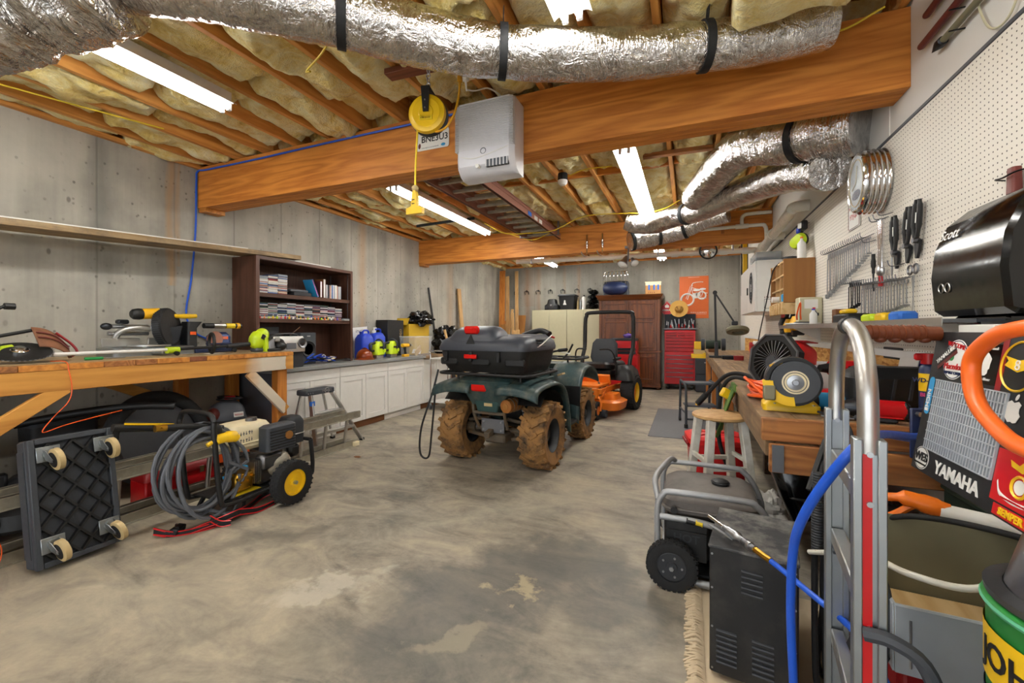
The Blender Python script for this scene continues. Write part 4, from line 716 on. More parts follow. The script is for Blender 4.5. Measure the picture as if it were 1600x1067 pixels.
for y, x, s, l in ((5.22, -4.64, 1.0, 'blue plastic water jug with handle behind the lime chainsaws'), (5.5, -4.64, 1.05, 'blue plastic water jug with white spout by the clear bin')):
    T = thing('water_jug', l, 'jug', (x, y, .921), (0, 0, 90)); obj('body', G().rr([(0, 0, 0, .26, .2, .05), (.3 * s, 0, 0, .26, .2, .06), (.36 * s, 0, 0, .2, .14, .05), (.38 * s, 0, 0, .1, .08, .03)]), 'blue', T); obj('cap', G().cyl((-.06, 0, .36 * s), (-.06, 0, .41 * s), .032), 'blue' if s == 1 else 'white', T); obj('handle', G().tube([(.1, 0, .34 * s), (.08, 0, .42 * s), (-.02, 0, .42 * s), (-.03, 0, .36 * s)], .014, 8, 5), 'blue', T)
obj('spout', G().cyl((-.06, 0, .43), (-.06, 0, .46), .012).box((-.04, 0, .465), (.07, .025, .02), None, .004), 'white', T)
T = thing('cordless_drill', 'yellow and black cordless drill standing on the grey worktop', 'drill', (-4.24, 5.72, .921), (0, 0, 80)); obj('battery', G().box((0, 0, .022), (.11, .075, .044), None, .008), 'dewalt', T); obj('grip', G().tube([(0, 0, .04), (-.01, 0, .1), (-.02, 0, .16)], [.022, .02, .024], 12, 4), 'black', T); obj('motor', G().cyl((-.07, 0, .185), (.06, 0, .185), .032, n=18), 'dewalt', T); obj('chuck', G().lathe([(.028, 0), (.026, .02), (.02, .045), (.006, .05), (0, .05)], (.06, 0, .185), (1, 0, 0), 16), 'black', T); obj('bit', G().cyl((.1, 0, .185), (.16, 0, .185), .004, n=6), 'steel', T)
T = thing('storage_bin', 'clear plastic storage bin on the grey worktop', 'bin', (-4.33, 6.14, .921), (0, 0, 90)); w, d, h = .52, .3, .32
g = G(); s_ = [(-w * .45, -d * .45, 0), (w * .45, -d * .45, 0), (w * .45, d * .45, 0), (-w * .45, d * .45, 0)]; q_ = [(-w / 2, -d / 2, h), (w / 2, -d / 2, h), (w / 2, d / 2, h), (-w / 2, d / 2, h)]
o = obj('shell', G().loft([[V(p) for p in s_], [V(p) for p in q_]]), 'clear_plastic', T); me = o.data
obj('rim', G().tube(rr_ := [(x, y, h) for x, y in rrect(0, 0, w + .02, d + .02, .03)], .009, 6, 1, True), 'clear_plastic', T)
solo('wood_shim', G().box((-4.3, 6.15, 1.0), (.02, .26, .1), (20, 0, 15), .002), 'maple_y', 'pale wooden offcut inside the clear storage bin', 'offcut'); solo('paper_sheet', G().box((-4.36, 6.2, .98), (.14, .14, .004), (25, 8, 30)), 'paper', 'white paper inside the clear storage bin', 'paper')
T = thing('cardboard_box', 'tall black cardboard box with gold lettering behind the blue jugs', 'box', (-4.66, 5.86, .921), (0, 0, 90)); obj('carton', G().box((0, 0, .3), (.42, .24, .6), None, .003), 'black', T); text('EGO', .07, frame((.13, -.122, .38), (0, 0, 1), (-1, 0, 0)), 'tan', T)
T = thing('cardboard_box', 'open yellow cardboard box next to the black box on the worktop', 'box', (-4.64, 6.5, .921), (0, 0, 90)); obj('carton', G().box((0, 0, .27), (.62, .26, .54), None, .003), 'gold_card', T)
for x, a in ((-.31, 30), (.31, -30)): obj('flap', G().box((x * 1.08, 0, .58), (.005, .26, .14), (0, a, 0)), 'gold_card', T)
T = thing('small_sign', 'white printed sign card behind the blue jugs', 'sign', (-4.765, 5.3, 1.18), (0, -4, 90)); T.location.z = .921; obj('card', G().bx(-.16, .16, .0, .006, 0, .48), 'paper', T); scrib(.2, .05, frame((0, -.001, .42), (1, 0, 0), (0, 0, 1)), 'charcoal', T, 6)
for p, d, sd, l in (((-4.55, 6.6, 1.56), (.16, .3, .13), 3, 'black plastic bag bulging out of the yellow box'), ((-4.46, 7.3, 1.12), (.22, .26, .29), 5, 'black plastic rubbish bag heaped at the worktop end')):
    solo('plastic_bag', G().ell(p, d, 36, 26, lump=.5, seed=sd, ls=2.6), 'bag_black', l, 'bag')
solo('storage_crate', G().bx(-4.74, -4.2, 7.03, 7.6, 0, .8, .01), 'dark_plastic', 'dark storage crate under the black rubbish bag', 'crate')
solo('broom_stick', G().tube([(-3.93, 7.1, 0.024), (-4.07, 6.97, .7), (-4.2, 6.85, 1.36)], .024, 12, 4), 'maple_z', 'pale wooden pole leaning against the worktop end', 'pole')
solo('angle_post', G().bar((-4.765, 7.75, .0), (-4.785, 7.2, 2.2), .05, .012, (1, 0, 0), .002), 'black', 'black flat bar leaning behind the rubbish bag', 'bar')
for y, x, l in ((8.4, -4.7, 'pale pine plank leaning on the left wall past the worktop'),): solo('plank', G().bar((x + .1, y + .06, 0), (x - .06, y - .03, 2.28), .14, .03, (1, 0, 0), .003), 'maple_z', l, 'plank')
# ================================================================ left floor: dolly, pressure washer, ladder, step ladder
FM = frame((-3.27, 1.15, .035), (.0, 1, 0), (-.12, .0, .7)); W_, H_ = .38, .71
T = thing('platform_dolly', 'black plastic platform dolly stood on edge with four caster wheels', 'dolly', (-3.3, 1.3, 0)); T.location = FM.translation; T.rotation_euler = FM.to_euler()
obj('deck', G().bx(0, W_, 0, H_, -.13, -.03, .012), 'charcoal', T)
for a in ((0, .03, 0, H_), (W_ - .03, W_, 0, H_), (.03, W_ - .03, 0, .03), (.03, W_ - .03, H_ - .03, H_)): obj('rim', G().bx(a[0], a[1], a[2], a[3], -.034, 0, .004), 'charcoal', T)
obj('side_groove', G().bx(-.004, .004, .06, H_ - .06, -.12, -.05), 'charcoal', T); obj('side_groove', G().bx(.06, W_ - .06, H_ - .004, H_ + .004, -.12, -.05), 'charcoal', T)
def clip(p, d, x0, x1, y0, y1):
    t0, t1 = -9, 9
    for a, b, lo, hi in ((p[0], d[0], x0, x1), (p[1], d[1], y0, y1)):
        q0, q1 = sorted(((lo - a) / b, (hi - a) / b)); t0, t1 = max(t0, q0), min(t1, q1)
    return (t0, t1) if t1 - t0 > .03 else None
for s in (-1, 1):
    for i in range(-3, 13):
        p = (i * .105 if s > 0 else W_ - i * .105, 0); d = (-s * .5, .62) if s > 0 else (.5, .62); d = (d[0], d[1])
        c_ = clip((p[0], p[1]), d, .03, W_ - .03, .03, H_ - .03)
        if c_: a, b = c_; obj('lattice_rib', G().bar((p[0] + d[0] * a, p[1] + d[1] * a, -.016), (p[0] + d[0] * b, p[1] + d[1] * b, -.016), .012, .03, (0, 0, 1)), 'black', T)
def caster(T, x, y, ang, r=.062, s=1.0, wm='tan'):
    c, s_ = math.cos(R(ang)), math.sin(R(ang)); wx, wy = x + c * .035, y + s_ * .035
    C = obj('caster', G().box((x, y, .004), (.1, .085, .008), None, .002).cyl((x, y, .008), (x, y, .022), .028, n=18), 'galv', T)
    for sd in (-1, 1): obj('fork', G().prism([(-.03, .02), (.03, .02), (.048, .07), (.048, .092), (.03, .096), (-.02, .05)], .003, frame((x - s_ * .022 * sd, y + c * .022 * sd, 0), (c, s_, 0), (0, 0, 1))), 'galv', C)
    obj('wheel', G().lathe([(.012, -.018), (r * .8, -.018), (r, -.012), (r, .012), (r * .8, .018), (.012, .018)], (wx, wy, .085), (-s_, c, 0), 26), wm, C); obj('wheel_hub', G().cyl((wx + s_ * .019, wy - c * .019, .085), (wx - s_ * .019, wy + c * .019, .085), r * .72, n=20), 'black', C); obj('axle', G().cyl((wx + s_ * .027, wy - c * .027, .085), (wx - s_ * .027, wy + c * .027, .085), .006, n=8), 'steel', C)
for x, y, a in ((.07, .12, -80), (W_ - .06, .12, -75), (.08, H_ - .09, -82), (W_ - .05, H_ - .09, -85)): caster(T, x, y, a)
# aluminium extension ladder lying on the floor against the bench legs
T = thing('extension_ladder', 'long aluminium extension ladder lying on edge under the left workbench', 'ladder', (-3.75, 2.2, 0))
for x, z in ((-3.7, .03), (-3.67, .36), (-3.62, .0), (-3.58, .33)):
    wpart('rail', G().bx(x - .015, x + .015, .2, 3.95 - (.15 if x < -3.65 else 0), z, z + .075, .004).bx(x - .025, x + .025, .2, 3.9 - (.15 if x < -3.65 else 0), z, z + .008).bx(x - .025, x + .025, .2, 3.9 - (.15 if x < -3.65 else 0), z + .067, z + .075), 'alu_dirty', T)
for i in range(12): wpart('rung', G().cyl((-3.62, .45 + .3 * i, .06), (-3.58, .45 + .3 * i, .35), .018, n=12), 'alu', T)
for y in (3.86,): wpart('foot', G().bx(-3.65, -3.57, y, y + .08, 0, .05, .006), 'cream', T)
# pressure washer
PW = thing('pressure_washer', 'petrol pressure washer with cream tank and yellow wheel hubs', 'pressure washer', (-3.15, 2.36, 0))
def tyre(name, T, c, ax, R0, w, rimr, mt, mr, lugs=0, lug=(.012, .02, .012)):
    Tn = obj(name, G().lathe([(rimr, -w * .42), (R0 * .86, -w * .5), (R0 * .97, -w * .42), (R0, -w * .25), (R0, w * .25), (R0 * .97, w * .42), (R0 * .86, w * .5), (rimr, w * .42)], c, ax, 36, cap=False), mt, T)
    d = V(ax).normalized(); u, v = perp(d)
    if lugs:
        g = G()
        for i in range(lugs):
            a = 2 * PI * i / lugs; e = u * math.cos(a) + v * math.sin(a); tg = d.cross(e)
            for k, o_ in enumerate((-.36, -.12, .12, .36)):
                a2 = a + (PI / lugs if k % 2 else 0); e2 = u * math.cos(a2) + v * math.sin(a2); g.box(V(c) + e2 * R0 * .995 + d * o_ * w, lug, Matrix((d, d.cross(e2), e2)).transposed().to_4x4())
        obj('tread', g, mt, Tn)['kind'] = 'stuff'
    return Tn
for x, l in ((-2.87, 1), (-3.42, -1)):
    Tn = tyre('wheel', PW, (x + 3.15, .06, .165), (1, 0, 0), .165, .1, .1, 'rubber', 'yellow', 28, (.018, .014, .006))
    obj('rim', G().lathe([(.1, -.035), (.095, .0), (.1, .035)], (x + 3.15, .06, .165), (1, 0, 0), 28, cap=False), 'yellow', Tn); obj('hub_disc', G().lathe([(.1, .03), (.088, .034), (.085, .012), (.03, .016), (.028, .03), (.015, .032), (0, .032)], (x + 3.15, .06, .165), (l, 0, 0), 28, cap=False), 'yellow', Tn); obj('axle_nut', G().cyl((x + 3.15 + .03 * l, .06, .165), (x + 3.15 + .055 * l, .06, .165), .014, n=12), 'steel', Tn)
wt = lambda n, pts, r, m, k=5: obj(n, G().tube(pts, r, 12, k), m, PW)
for x in (-.2, .17): wt('frame_tube', [(x, .34, .42), (x, .36, .18), (x, .3, .12), (x, -.1, .13), (x, -.36, .13), (x, -.42, .2), (x, -.46, .64), (x, -.46, .72)], .017, 'black')
wt('frame_tube', [(-.2, -.46, .72), (-.16, -.46, .77), (.0, -.46, .78), (.13, -.46, .77), (.17, -.46, .72)], .017, 'black'); wt('foot', [(-.2, -.28, .13), (-.2, -.36, .01), (.17, -.36, .01), (.17, -.28, .13)], .017, 'black', 1); wt('cross_tube', [(-.2, .34, .42), (.17, .34, .42)], .015, 'black'); obj('axle', G().cyl((-.27, .06, .165), (.28, .06, .165), .01), 'steel', PW); obj('deck_plate', G().bx(-.19, .16, -.38, .3, .145, .155), 'black', PW)
obj('label', G().bx(.02, .15, -.3, -.1, .1555, .157), 'yellow_cord', PW)
obj('engine_block', G().box((0, .02, .26), (.24, .24, .2), None, .02).box((.1, .0, .33), (.1, .18, .12), None, .02), 'dull_steel', PW); obj('crankcase', G().ell((.1, .08, .28), (.07, .11, .1), 18, 12), 'alu_dirty', PW); obj('recoil_cover', G().lathe([(.1, 0), (.095, .035), (.05, .045), (.045, .055), (0, .055)], (.05, .14, .3), (.8, .6, 0), 24), 'alu', PW)
obj('fuel_tank', G().rr([(.44, -.06, -.1, .22, .3, .05), (.47, -.06, -.1, .27, .36, .06), (.58, -.06, -.1, .27, .36, .06), (.63, -.06, -.1, .22, .3, .06), (.64, -.06, -.1, .16, .24, .05)]), 'cream', PW); obj('tank_cap', G().cyl((-.03, -.05, .635), (-.03, -.05, .665), .04, n=20), 'dull_steel', PW); obj('tank_seam', G().tube([(x - .06, y - .1, .5) for x, y in rrect(0, 0, .28, .37, .06)], .006, 6, 1, True), 'cream', PW)
for i in range(2): scrib(.13, .03, frame((.0765, -.17, .575 - i * .05), (0, 1, 0), (0, 0, 1)), 'grey_plastic', PW, 6, i)
obj('muffler', G().rr([(.42, .15, .04, .12, .26, .03), (.6, .15, .04, .12, .26, .03), (.615, .15, .04, .09, .22, .03)]), 'charcoal', PW); g = G()
for i in range(7): obj('muffler_louvre', G().bx(.208, .214, -.07, .15, .435 + i * .022, .442 + i * .022), 'black', PW)
obj('exhaust_port', G().cyl((.21, .09, .52), (.222, .09, .52), .032, n=18), 'copper_rust', PW); obj('air_filter', G().rr([(.4, .02, .27, .16, .15, .03), (.58, .02, .27, .17, .16, .04), (.62, .02, .27, .13, .12, .04), (.63, .02, .27, .05, .05, .02)]), 'dark_plastic', PW); obj('strap_band', G().tube([(x + .02, y + .27, .48) for x, y in rrect(0, 0, .175, .165, .04)], .004, 6, 1, True), 'alu', PW)
obj('carburettor', G().box((.05, .25, .34), (.1, .1, .1), None, .02), 'black', PW); obj('pump', G().box((.06, -.22, .24), (.16, .14, .13), None, .015), 'brass', PW)
for i in range(5): obj('pump_bolt', G().cyl((.14, -.28 + i * .028, .27 - .03 * (i % 2)), (.16, -.28 + i * .028, .27 - .03 * (i % 2)), .01, n=8), 'brass', PW)
for i in range(4): obj('pump_fin', G().bx(-.05, .145, -.15 + i * .016, -.145 + i * .016, .2, .36), 'alu', PW)
obj('fitting', G().cyl((.1, -.3, .3), (.1, -.35, .3), .014, n=8).cyl((.13, -.2, .34), (.13, -.24, .36), .012, n=8), 'blue_light', PW)
# coiled hose and spray gun
g = G(); rn = random.Random(8)
T = thing('pressure_hose', 'coiled grey pressure hose hung on the washer handle', 'hose', (-3.06, 1.9, .06))
pts = []
for i in range(11 * 26):
    a = 2 * PI * i / 26; L = i // 26; f = i / (11 * 26); ry = .215 + .045 * math.sin(L * 2.4 + 1) + .01 * math.sin(a * 2 + L); rz = .265 + .035 * math.cos(L * 1.9)
    dy = .03 * math.sin(L * 3.3); pts.append((-3.12 + .11 * f + .02 * math.sin(a + L), 1.87 + dy + ry * math.cos(a), .39 + .02 * math.cos(L * 2.1) + rz * math.sin(a)))
wpart('hose', G().tube(pts, .0125, 8), 'grey_plastic', T); wpart('hose_tail', G().tube([(-3.02, 1.9, .12), (-3.0, 2.0, .06), (-3.05, 2.15, .04), (-3.15, 2.22, .1), (-3.12, 2.14, .24)], .0125, 8, 6), 'grey_plastic', T); wpart('hose_end', G().tube([(-3.05, 2.0, .66), (-3.05, 1.9, .69), (-3.06, 1.75, .72), (-3.07, 1.66, .73)], .02, 10, 5), 'black', T); wpart('brass_fitting', G().cyl((-3.07, 1.66, .73), (-3.075, 1.6, .735), .022, n=10), 'brass', T); wpart('velcro_tie', G().tube([(-3.01, 1.95, .58), (-3.0, 1.94, .68), (-3.06, 1.9, .72), (-3.12, 1.92, .66)], .022, 6, 5, flat=((0, 1, 0), 1, (1, 0, 0), .3)), 'strap_black', T)
solo('spray_gun', G().tube([(-2.99, 1.86, .575), (-2.985, 1.93, .6), (-2.985, 2.02, .6), (-2.99, 2.06, .58)], [.014, .034, .04, .03], 14, 6), 'yellow', 'yellow spray gun grip strapped inside the hose coil', 'spray gun')
T = thing('spray_wand', 'black spray wand with yellow stripe lying beside the hose coil', 'wand', (-3.3, 1.6, .6)); wpart('tube', G().cyl((-3.32, 1.5, .74), (-3.3, 1.9, .66), .025), 'black', T); wpart('stripe', G().bar((-3.297, 1.55, .757), (-3.28, 1.82, .702), .008, .012), 'yellow', T)
# strap, red toolbox and jack behind the hose
T = thing('ratchet_strap', 'black and red ratchet strap tangled on the floor', 'strap', (-3.05, 2.0, 0))
for pts in ([(-3.15, 1.7, .02), (-3.2, 1.66, .05), (-3.1, 1.74, .012), (-3.0, 1.9, .02), (-2.98, 2.05, .05), (-2.95, 2.2, .02), (-2.97, 2.35, .012)], [(-3.05, 1.8, .012), (-2.95, 2.0, .06), (-3.05, 2.2, .03), (-3.1, 2.35, .05), (-3.0, 2.42, .1), (-2.97, 2.34, .05)], [(-2.99, 1.88, .08), (-2.96, 1.93, .03), (-2.93, 1.98, .015)]):
    wpart('webbing', G().tube(pts, .024, 6, 8, flat=((.8, -.6, .1), .25, (0, .1, 1), 1)), 'strap_black', T); wpart('red_edge', G().tube([(x + .008, y - .006, z + .02) for x, y, z in pts], .004, 5, 8), 'red', T); wpart('red_edge', G().tube([(x + .008, y - .006, max(z - .02, .006)) for x, y, z in pts], .004, 5, 8), 'red', T)
wpart('ratchet', G().box((-3.13, 1.76, .03), (.05, .1, .04), (0, 10, 30), .006).cyl((-3.16, 1.77, .05), (-3.1, 1.74, .05), .01), 'dark_steel', T)
T = thing('red_toolbox', 'red metal toolbox on the floor under the bench behind the hose coil', 'toolbox', (-3.86, 2.15, 0), (0, 0, 88)); obj('body', G().box((0, 0, .1), (.5, .22, .2), None, .01), 'red', T); obj('lid', G().rr([(.2, 0, 0, .51, .23, .02), (.25, 0, 0, .5, .2, .04), (.28, 0, 0, .46, .12, .04)]), 'red_dark', T); obj('latch', G().box((-.14, -.115, .2), (.03, .01, .05)), 'steel', T); obj('latch', G().box((.14, -.115, .2), (.03, .01, .05)), 'steel', T); obj('handle', G().tube([(-.1, 0, .28), (-.09, 0, .33), (.09, 0, .33), (.1, 0, .28)], .01, 8, 4), 'black', T)
# push mower, wheel tyre and shop vac under the bench
T = thing('lawn_mower', 'black push lawn mower parked under the left workbench', 'mower', (-4.2, 1.45, 0), (0, 0, 70)); obj('deck', G().lathe([(.27, .05), (.28, .07), (.26, .16), (.18, .21), (0, .22)], n=30), 'black', T); obj('engine', G().rr([(.21, 0, 0, .26, .24, .08), (.32, 0, 0, .26, .24, .1), (.36, 0, 0, .18, .16, .08)]), 'dark_plastic', T); obj('fuel_cap', G().cyl((.08, -.06, .36), (.08, -.06, .4), .03), 'red', T); obj('air_box', G().box((-.15, -.05, .34), (.09, .08, .12), None, .015), 'dark_steel', T)
for x in (-.22, .22):
    for y in (-.22, .22): tyre('wheel', T, (x, y, .095), (0, 1, 0), .095, .05, .05, 'rubber', 'black')
obj('handle', G().tube([(-.2, -.2, .15), (-.3, -.22, .45), (-.35, -.2, .6), (-.35, .2, .6), (-.3, .22, .45), (-.2, .2, .15)], .014, 10, 4), 'black', T)
T = thing('spare_tyre', 'black wheelbarrow tyre leaning behind the hose coil under the bench', 'tyre', (-4.15, 2.4, 0)); wpart('tyre', G().tor((-4.22, 2.24, .42), (.9, .05, .25), .36, .055, 40, 12), 'rubber', T)
wpart('rim_plate', G().lathe([(.3, 0), (.2, .02), (0, .02)], (-4.22, 2.24, .42), (.9, .05, .25), 30), 'dark_plastic', T)
T = thing('shop_vacuum', 'orange and grey shop vacuum with coiled cord under the bench end', 'vacuum', (-4.36, 2.9, 0), (0, 0, 75)); obj('tank', G().rr([(.05, 0, 0, .36, .3, .08), (.42, 0, 0, .38, .32, .08)]), 'orange_cord', T); obj('rim', G().rr([(.42, 0, 0, .42, .36, .09), (.45, 0, 0, .42, .36, .09)]), 'dark_plastic', T); obj('power_head', G().ell((0, 0, .45), (.18, .15, .19), 22, 14, lump=.1, seed=2), 'grey_plastic', T); obj('intake_cover', G().ell((-.13, -.06, .51), (.06, .07, .07), 14, 10), 'maroon', T); obj('cord_coil', G().tor((.03, 0, .65), (0, 0, 1), .11, .008, 26, 6).tor((.03, .01, .664), (.1, 0, 1), .1, .008, 26, 6), 'black', T); obj('handle', G().box((.03, 0, .66), (.1, .03, .03), None, .008), 'red', T); obj('badge', G().box((.06, -.148, .5), (.09, .01, .05), (-15, 0, 0), .004), 'paper', T); text('RIDGID', .022, frame((.06, -.156, .5), (1, 0, 0), (0, .25, 1)), 'red', T)
for x in (-.14, .14): obj('caster_foot', G().box((x, -.1, .025), (.07, .07, .05), None, .01).box((x, .1, .025), (.07, .07, .05), None, .01), 'black', T)
# small dark clutter under the bench against the wall
for p, d, m, l in (((-4.55, .9, .0), (.35, .5, .55), 'black', 'black storage box deep under the near end of the bench'), ((-4.62, 1.75, .0), (.25, .4, .62), 'dark_plastic', 'dark grey storage tote deep under the bench middle')):
    T = thing('storage_tote', l, 'tote', p); obj('body', G().rr([(0, 0, 0, d[0] * .9, d[1] * .9, .04), (d[2], 0, 0, d[0], d[1], .04)]), m, T); obj('lid', G().rr([(d[2], 0, 0, d[0] + .02, d[1] + .02, .04), (d[2] + .03, 0, 0, d[0], d[1], .04)]), 'charcoal', T)
solo('angle_rack', G().tube([(-4.6, 1.5, .65), (-4.3, 1.75, .72), (-4.1, 2.0, .74), (-3.95, 2.2, .72)], .03, 10, 5), 'black', 'black padded rack bar lying across the clutter under the bench', 'bar')
# step ladder
T = thing('step_ladder', 'small aluminium three step ladder with dark grey top', 'step ladder', (-3.86, 3.72, 0)); 
P = lambda x, y, z: (x + 3.88, y - 3.7, z)
obj('top_step', G().box((-.02 + .0, -.13, .665), (.16, .40, .06), None, .012), 'charcoal', T)
for i in range(3): obj('top_rivet', G().cyl((.061, -.31 + .03 * i, .66), (.067, -.31 + .03 * i, .66), .007, n=8), 'steel', T)
text('WERNER', .035, frame((.0615, -.05, .668), (0, 1, 0), (0, 0, 1)), 'alu', T)
obj('logo_ring', G().tor((.0615, -.05, .668), (1, 0, 0), .03, .003, 20, 5), 'alu', T)
for y0, y1 in ((-.3, -.33), (.04, .33)):
    obj('front_rail', G().bar((.06, -.28 if y0 < 0 else .02, .64), (.14, -.27 if y0 < 0 else .42, .0), .055, .022, (0, 1, 0), .003), 'alu', T)
    obj('rear_rail', G().bar((-.08, -.28 if y0 < 0 else .02, .64), (-.25, -.3 if y0 < 0 else .34, .0), .03, .02, (0, 1, 0), .003), 'alu', T)
for z, y0, y1, x in ((.43, -.275, .14, .085), (.21, -.275, .28, .112)): obj('step', G().bx(x - .045, x + .035, y0, y1, z - .02, z + .012, .004), 'alu', T)
obj('rear_brace', G().bar((-.19, -.28, .22), (-.19, .22, .22), .02, .02), 'alu', T); obj('spreader', G().bar((.1, -.25, .2), (.1, -.22, .02), .01, .02), 'alu', T)
obj('warning_sticker', G().box((.083, -.2755, .55), (.03, .05, .05), None, .001), 'tape_blue', T)
for x, y in ((.14, -.27), (.14, .42), (-.25, -.3), (-.25, .34)): obj('rubber_foot', G().box((x, y, .016), (.05, .05, .032), None, .006), 'black', T)
# orange fan at the left edge
T = thing('orange_fan', 'round orange wire cage fan on the floor by the dolly', 'fan', (-3.52, .98, 0)); 
for i in range(12): obj('cage_ring', G().tor((0, 0, .13), (.8, .55, .1), .02 + i * .0105, .0025, 30, 5), 'orange_cord', T) if i % 2 == 0 else None
for i in range(5): obj('cage_hoop', G().tor((-.03 + .02 * i, -.02 + .013 * i, .13), (.8, .55, .1), .125 - .006 * abs(i - 2) ** 1.5, .003, 32, 5), 'orange_cord', T)
obj('motor', G().ell((0, 0, .13), (.05, .05, .05)), 'black', T); obj('stand', G().tube([(-.1, .08, .13), (-.1, .08, .01), (.06, -.08, .01), (.1, -.08, .13)], .01, 8, 3), 'white', T); obj('hub_disc', G().lathe([(.03, 0), (.025, .01), (0, .012)], (.055, .037, .137), (.8, .55, .1), 16), 'black', T)
# ================================================================ far wall
def doorbox(T, n, x0, x1, y0, y1, z0, z1, m, b=.003): return wpart(n, G().bx(x0, x1, y0, y1, z0, z1, b), m, T)
for x0, x1, l in ((-3.75, -2.825, 'putty coloured steel two door cabinet under the black tote'), (-2.82, -1.99, 'putty coloured steel two door cabinet partly behind the wooden armoire')):
    T = thing('steel_cabinet', l, 'cabinet', ((x0 + x1) / 2, 10.6, 0)); doorbox(T, 'body', x0, x1, 10.42, 10.83, 0, 1.87, 'putty'); w = (x1 - x0) / 2
    for i in (0, 1):
        doorbox(T, 'door', x0 + .006 + w * i, x0 + w * (i + 1) - .004, 10.4, 10.42, .06, 1.85, 'putty'); doorbox(T, 'door_gap', x0 + w * (i + .5 * 0) - .003, x0 + w * i + .003, 10.405, 10.418, .06, 1.85, 'putty_dark')
    doorbox(T, 'handle', x0 + w + .05, x0 + w + .07, 10.385, 10.4, .98, 1.1, 'dull_steel')
T = thing('armoire', 'dark cherry wood armoire with carved double doors against the back wall', 'armoire', (-1.27, 10.45, 0)); X0, X1, YA = -1.955, -.59, 10.12
doorbox(T, 'body', X0, X1, YA + .02, 10.8, .1, 2.05, 'cherry_z'); doorbox(T, 'plinth', X0 - .02, X1 + .02, YA, 10.8, 0.05, .14, 'cherry_x'); doorbox(T, 'waist_moulding', X0 - .015, X1 + .015, YA - .005, 10.8, .83, .88, 'cherry_x', .008)
wpart('cornice', G().loft([[V(a, b, z) for a, b in ((X0 - e, YA - e), (X1 + e, YA - e), (X1 + e, 10.8), (X0 - e, 10.8))] for z, e in ((2.05, 0), (2.07, .02), (2.1, .03), (2.13, .06), (2.17, .07))]), 'cherry_x', T)
for x in (X0 + .05, X1 - .05): wpart('foot', G().lathe([(.03, 0), (.05, .02), (.045, .05)], (x, YA + .07, 0), n=14), 'cherry_z', T)
for x in (X0, X1 - .06): doorbox(T, 'pilaster', x, x + .06, YA, YA + .02, .14, 2.05, 'cherry_z')
cx = (X0 + X1) / 2
for a, b in ((X0 + .07, cx - .006), (cx + .006, X1 - .07)):
    for z0, z1, pan in ((.89, 2.03, ((.95, 1.55), (1.62, 1.97))), (.15, .82, ((.22, .75),))):
        D = doorbox(T, 'door', a, b, YA, YA + .022, z0, z1, 'cherry_z')
        for p0, p1 in pan:
            for q in ((a + .05, a + .075, p0, p1), (b - .075, b - .05, p0, p1), (a + .075, b - .075, p0, p0 + .025), (a + .075, b - .075, p1 - .025, p1)):
                g = G().bx(q[0], q[1], YA - .014, YA, q[2], q[3], .004); g.v = [tuple(V(w_) - T.location) for w_ in g.v]; obj('panel_moulding', g, 'cherry_x', D)
    obj('knob', G().ell((0, 0, 0), (.015, .02, .015), 10, 8), 'brass', T, 38, V((b if a < cx - .3 else a) + (-.03 if a < cx - .3 else .03), YA - .018, 1.3) - T.location)
# on the armoire: ATV seat bag / backrest, carton
T = thing('cargo_seat_bag', 'dark blue padded bag with chrome luggage rack on top of the armoire', 'bag', (-1.62, 10.4, 2.171))
obj('pad', G().ell((0, -.04, .18), (.3, .18, .17), 26, 16, lump=.06, seed=3), 'navy', T); obj('shell', G().rr([(0, 0, .12, .62, .1, .04), (.3, 0, .14, .62, .1, .04), (.36, 0, .15, .56, .08, .04)]), 'charcoal', T)
for i in range(6): obj('rack_bar', G().tube([(-.22 + .088 * i, .08, .3), (-.22 + .088 * i, .05, .52), (-.2 + .08 * i, .1, .6)], .009, 8, 3), 'chrome', T)
obj('rack_rail', G().tube([(-.3, .1, .42), (-.28, .08, .52), (-.22, .1, .6), (.22, .1, .6), (.28, .08, .52), (.3, .1, .42)], .012, 8, 3), 'chrome', T); obj('rack_rail', G().tube([(-.29, .04, .36), (.29, .04, .36)], .009, 8), 'chrome', T)
T = thing('cardboard_box', 'small cardboard carton with blue tape on top of the armoire', 'box', (-.76, 10.42, 2.171), (0, 0, 6)); obj('carton', G().box((0, 0, .14), (.34, .24, .28), None, .003), 'card', T); obj('top_flap', G().box((0, -.03, .3), (.36, .2, .006), (12, 0, 0)).box((0, -.122, .25), (.34, .004, .07)), 'cream', T)
for x in (-.09, .02, .11): obj('tape', G().box((x, -.125, .17), (.035, .004, .12)), 'tape_blue', T)
scrib(.16, .03, frame((-.03, -.1225, .05), (1, 0, 0), (0, 0, 1)), 'maroon', T, 4)
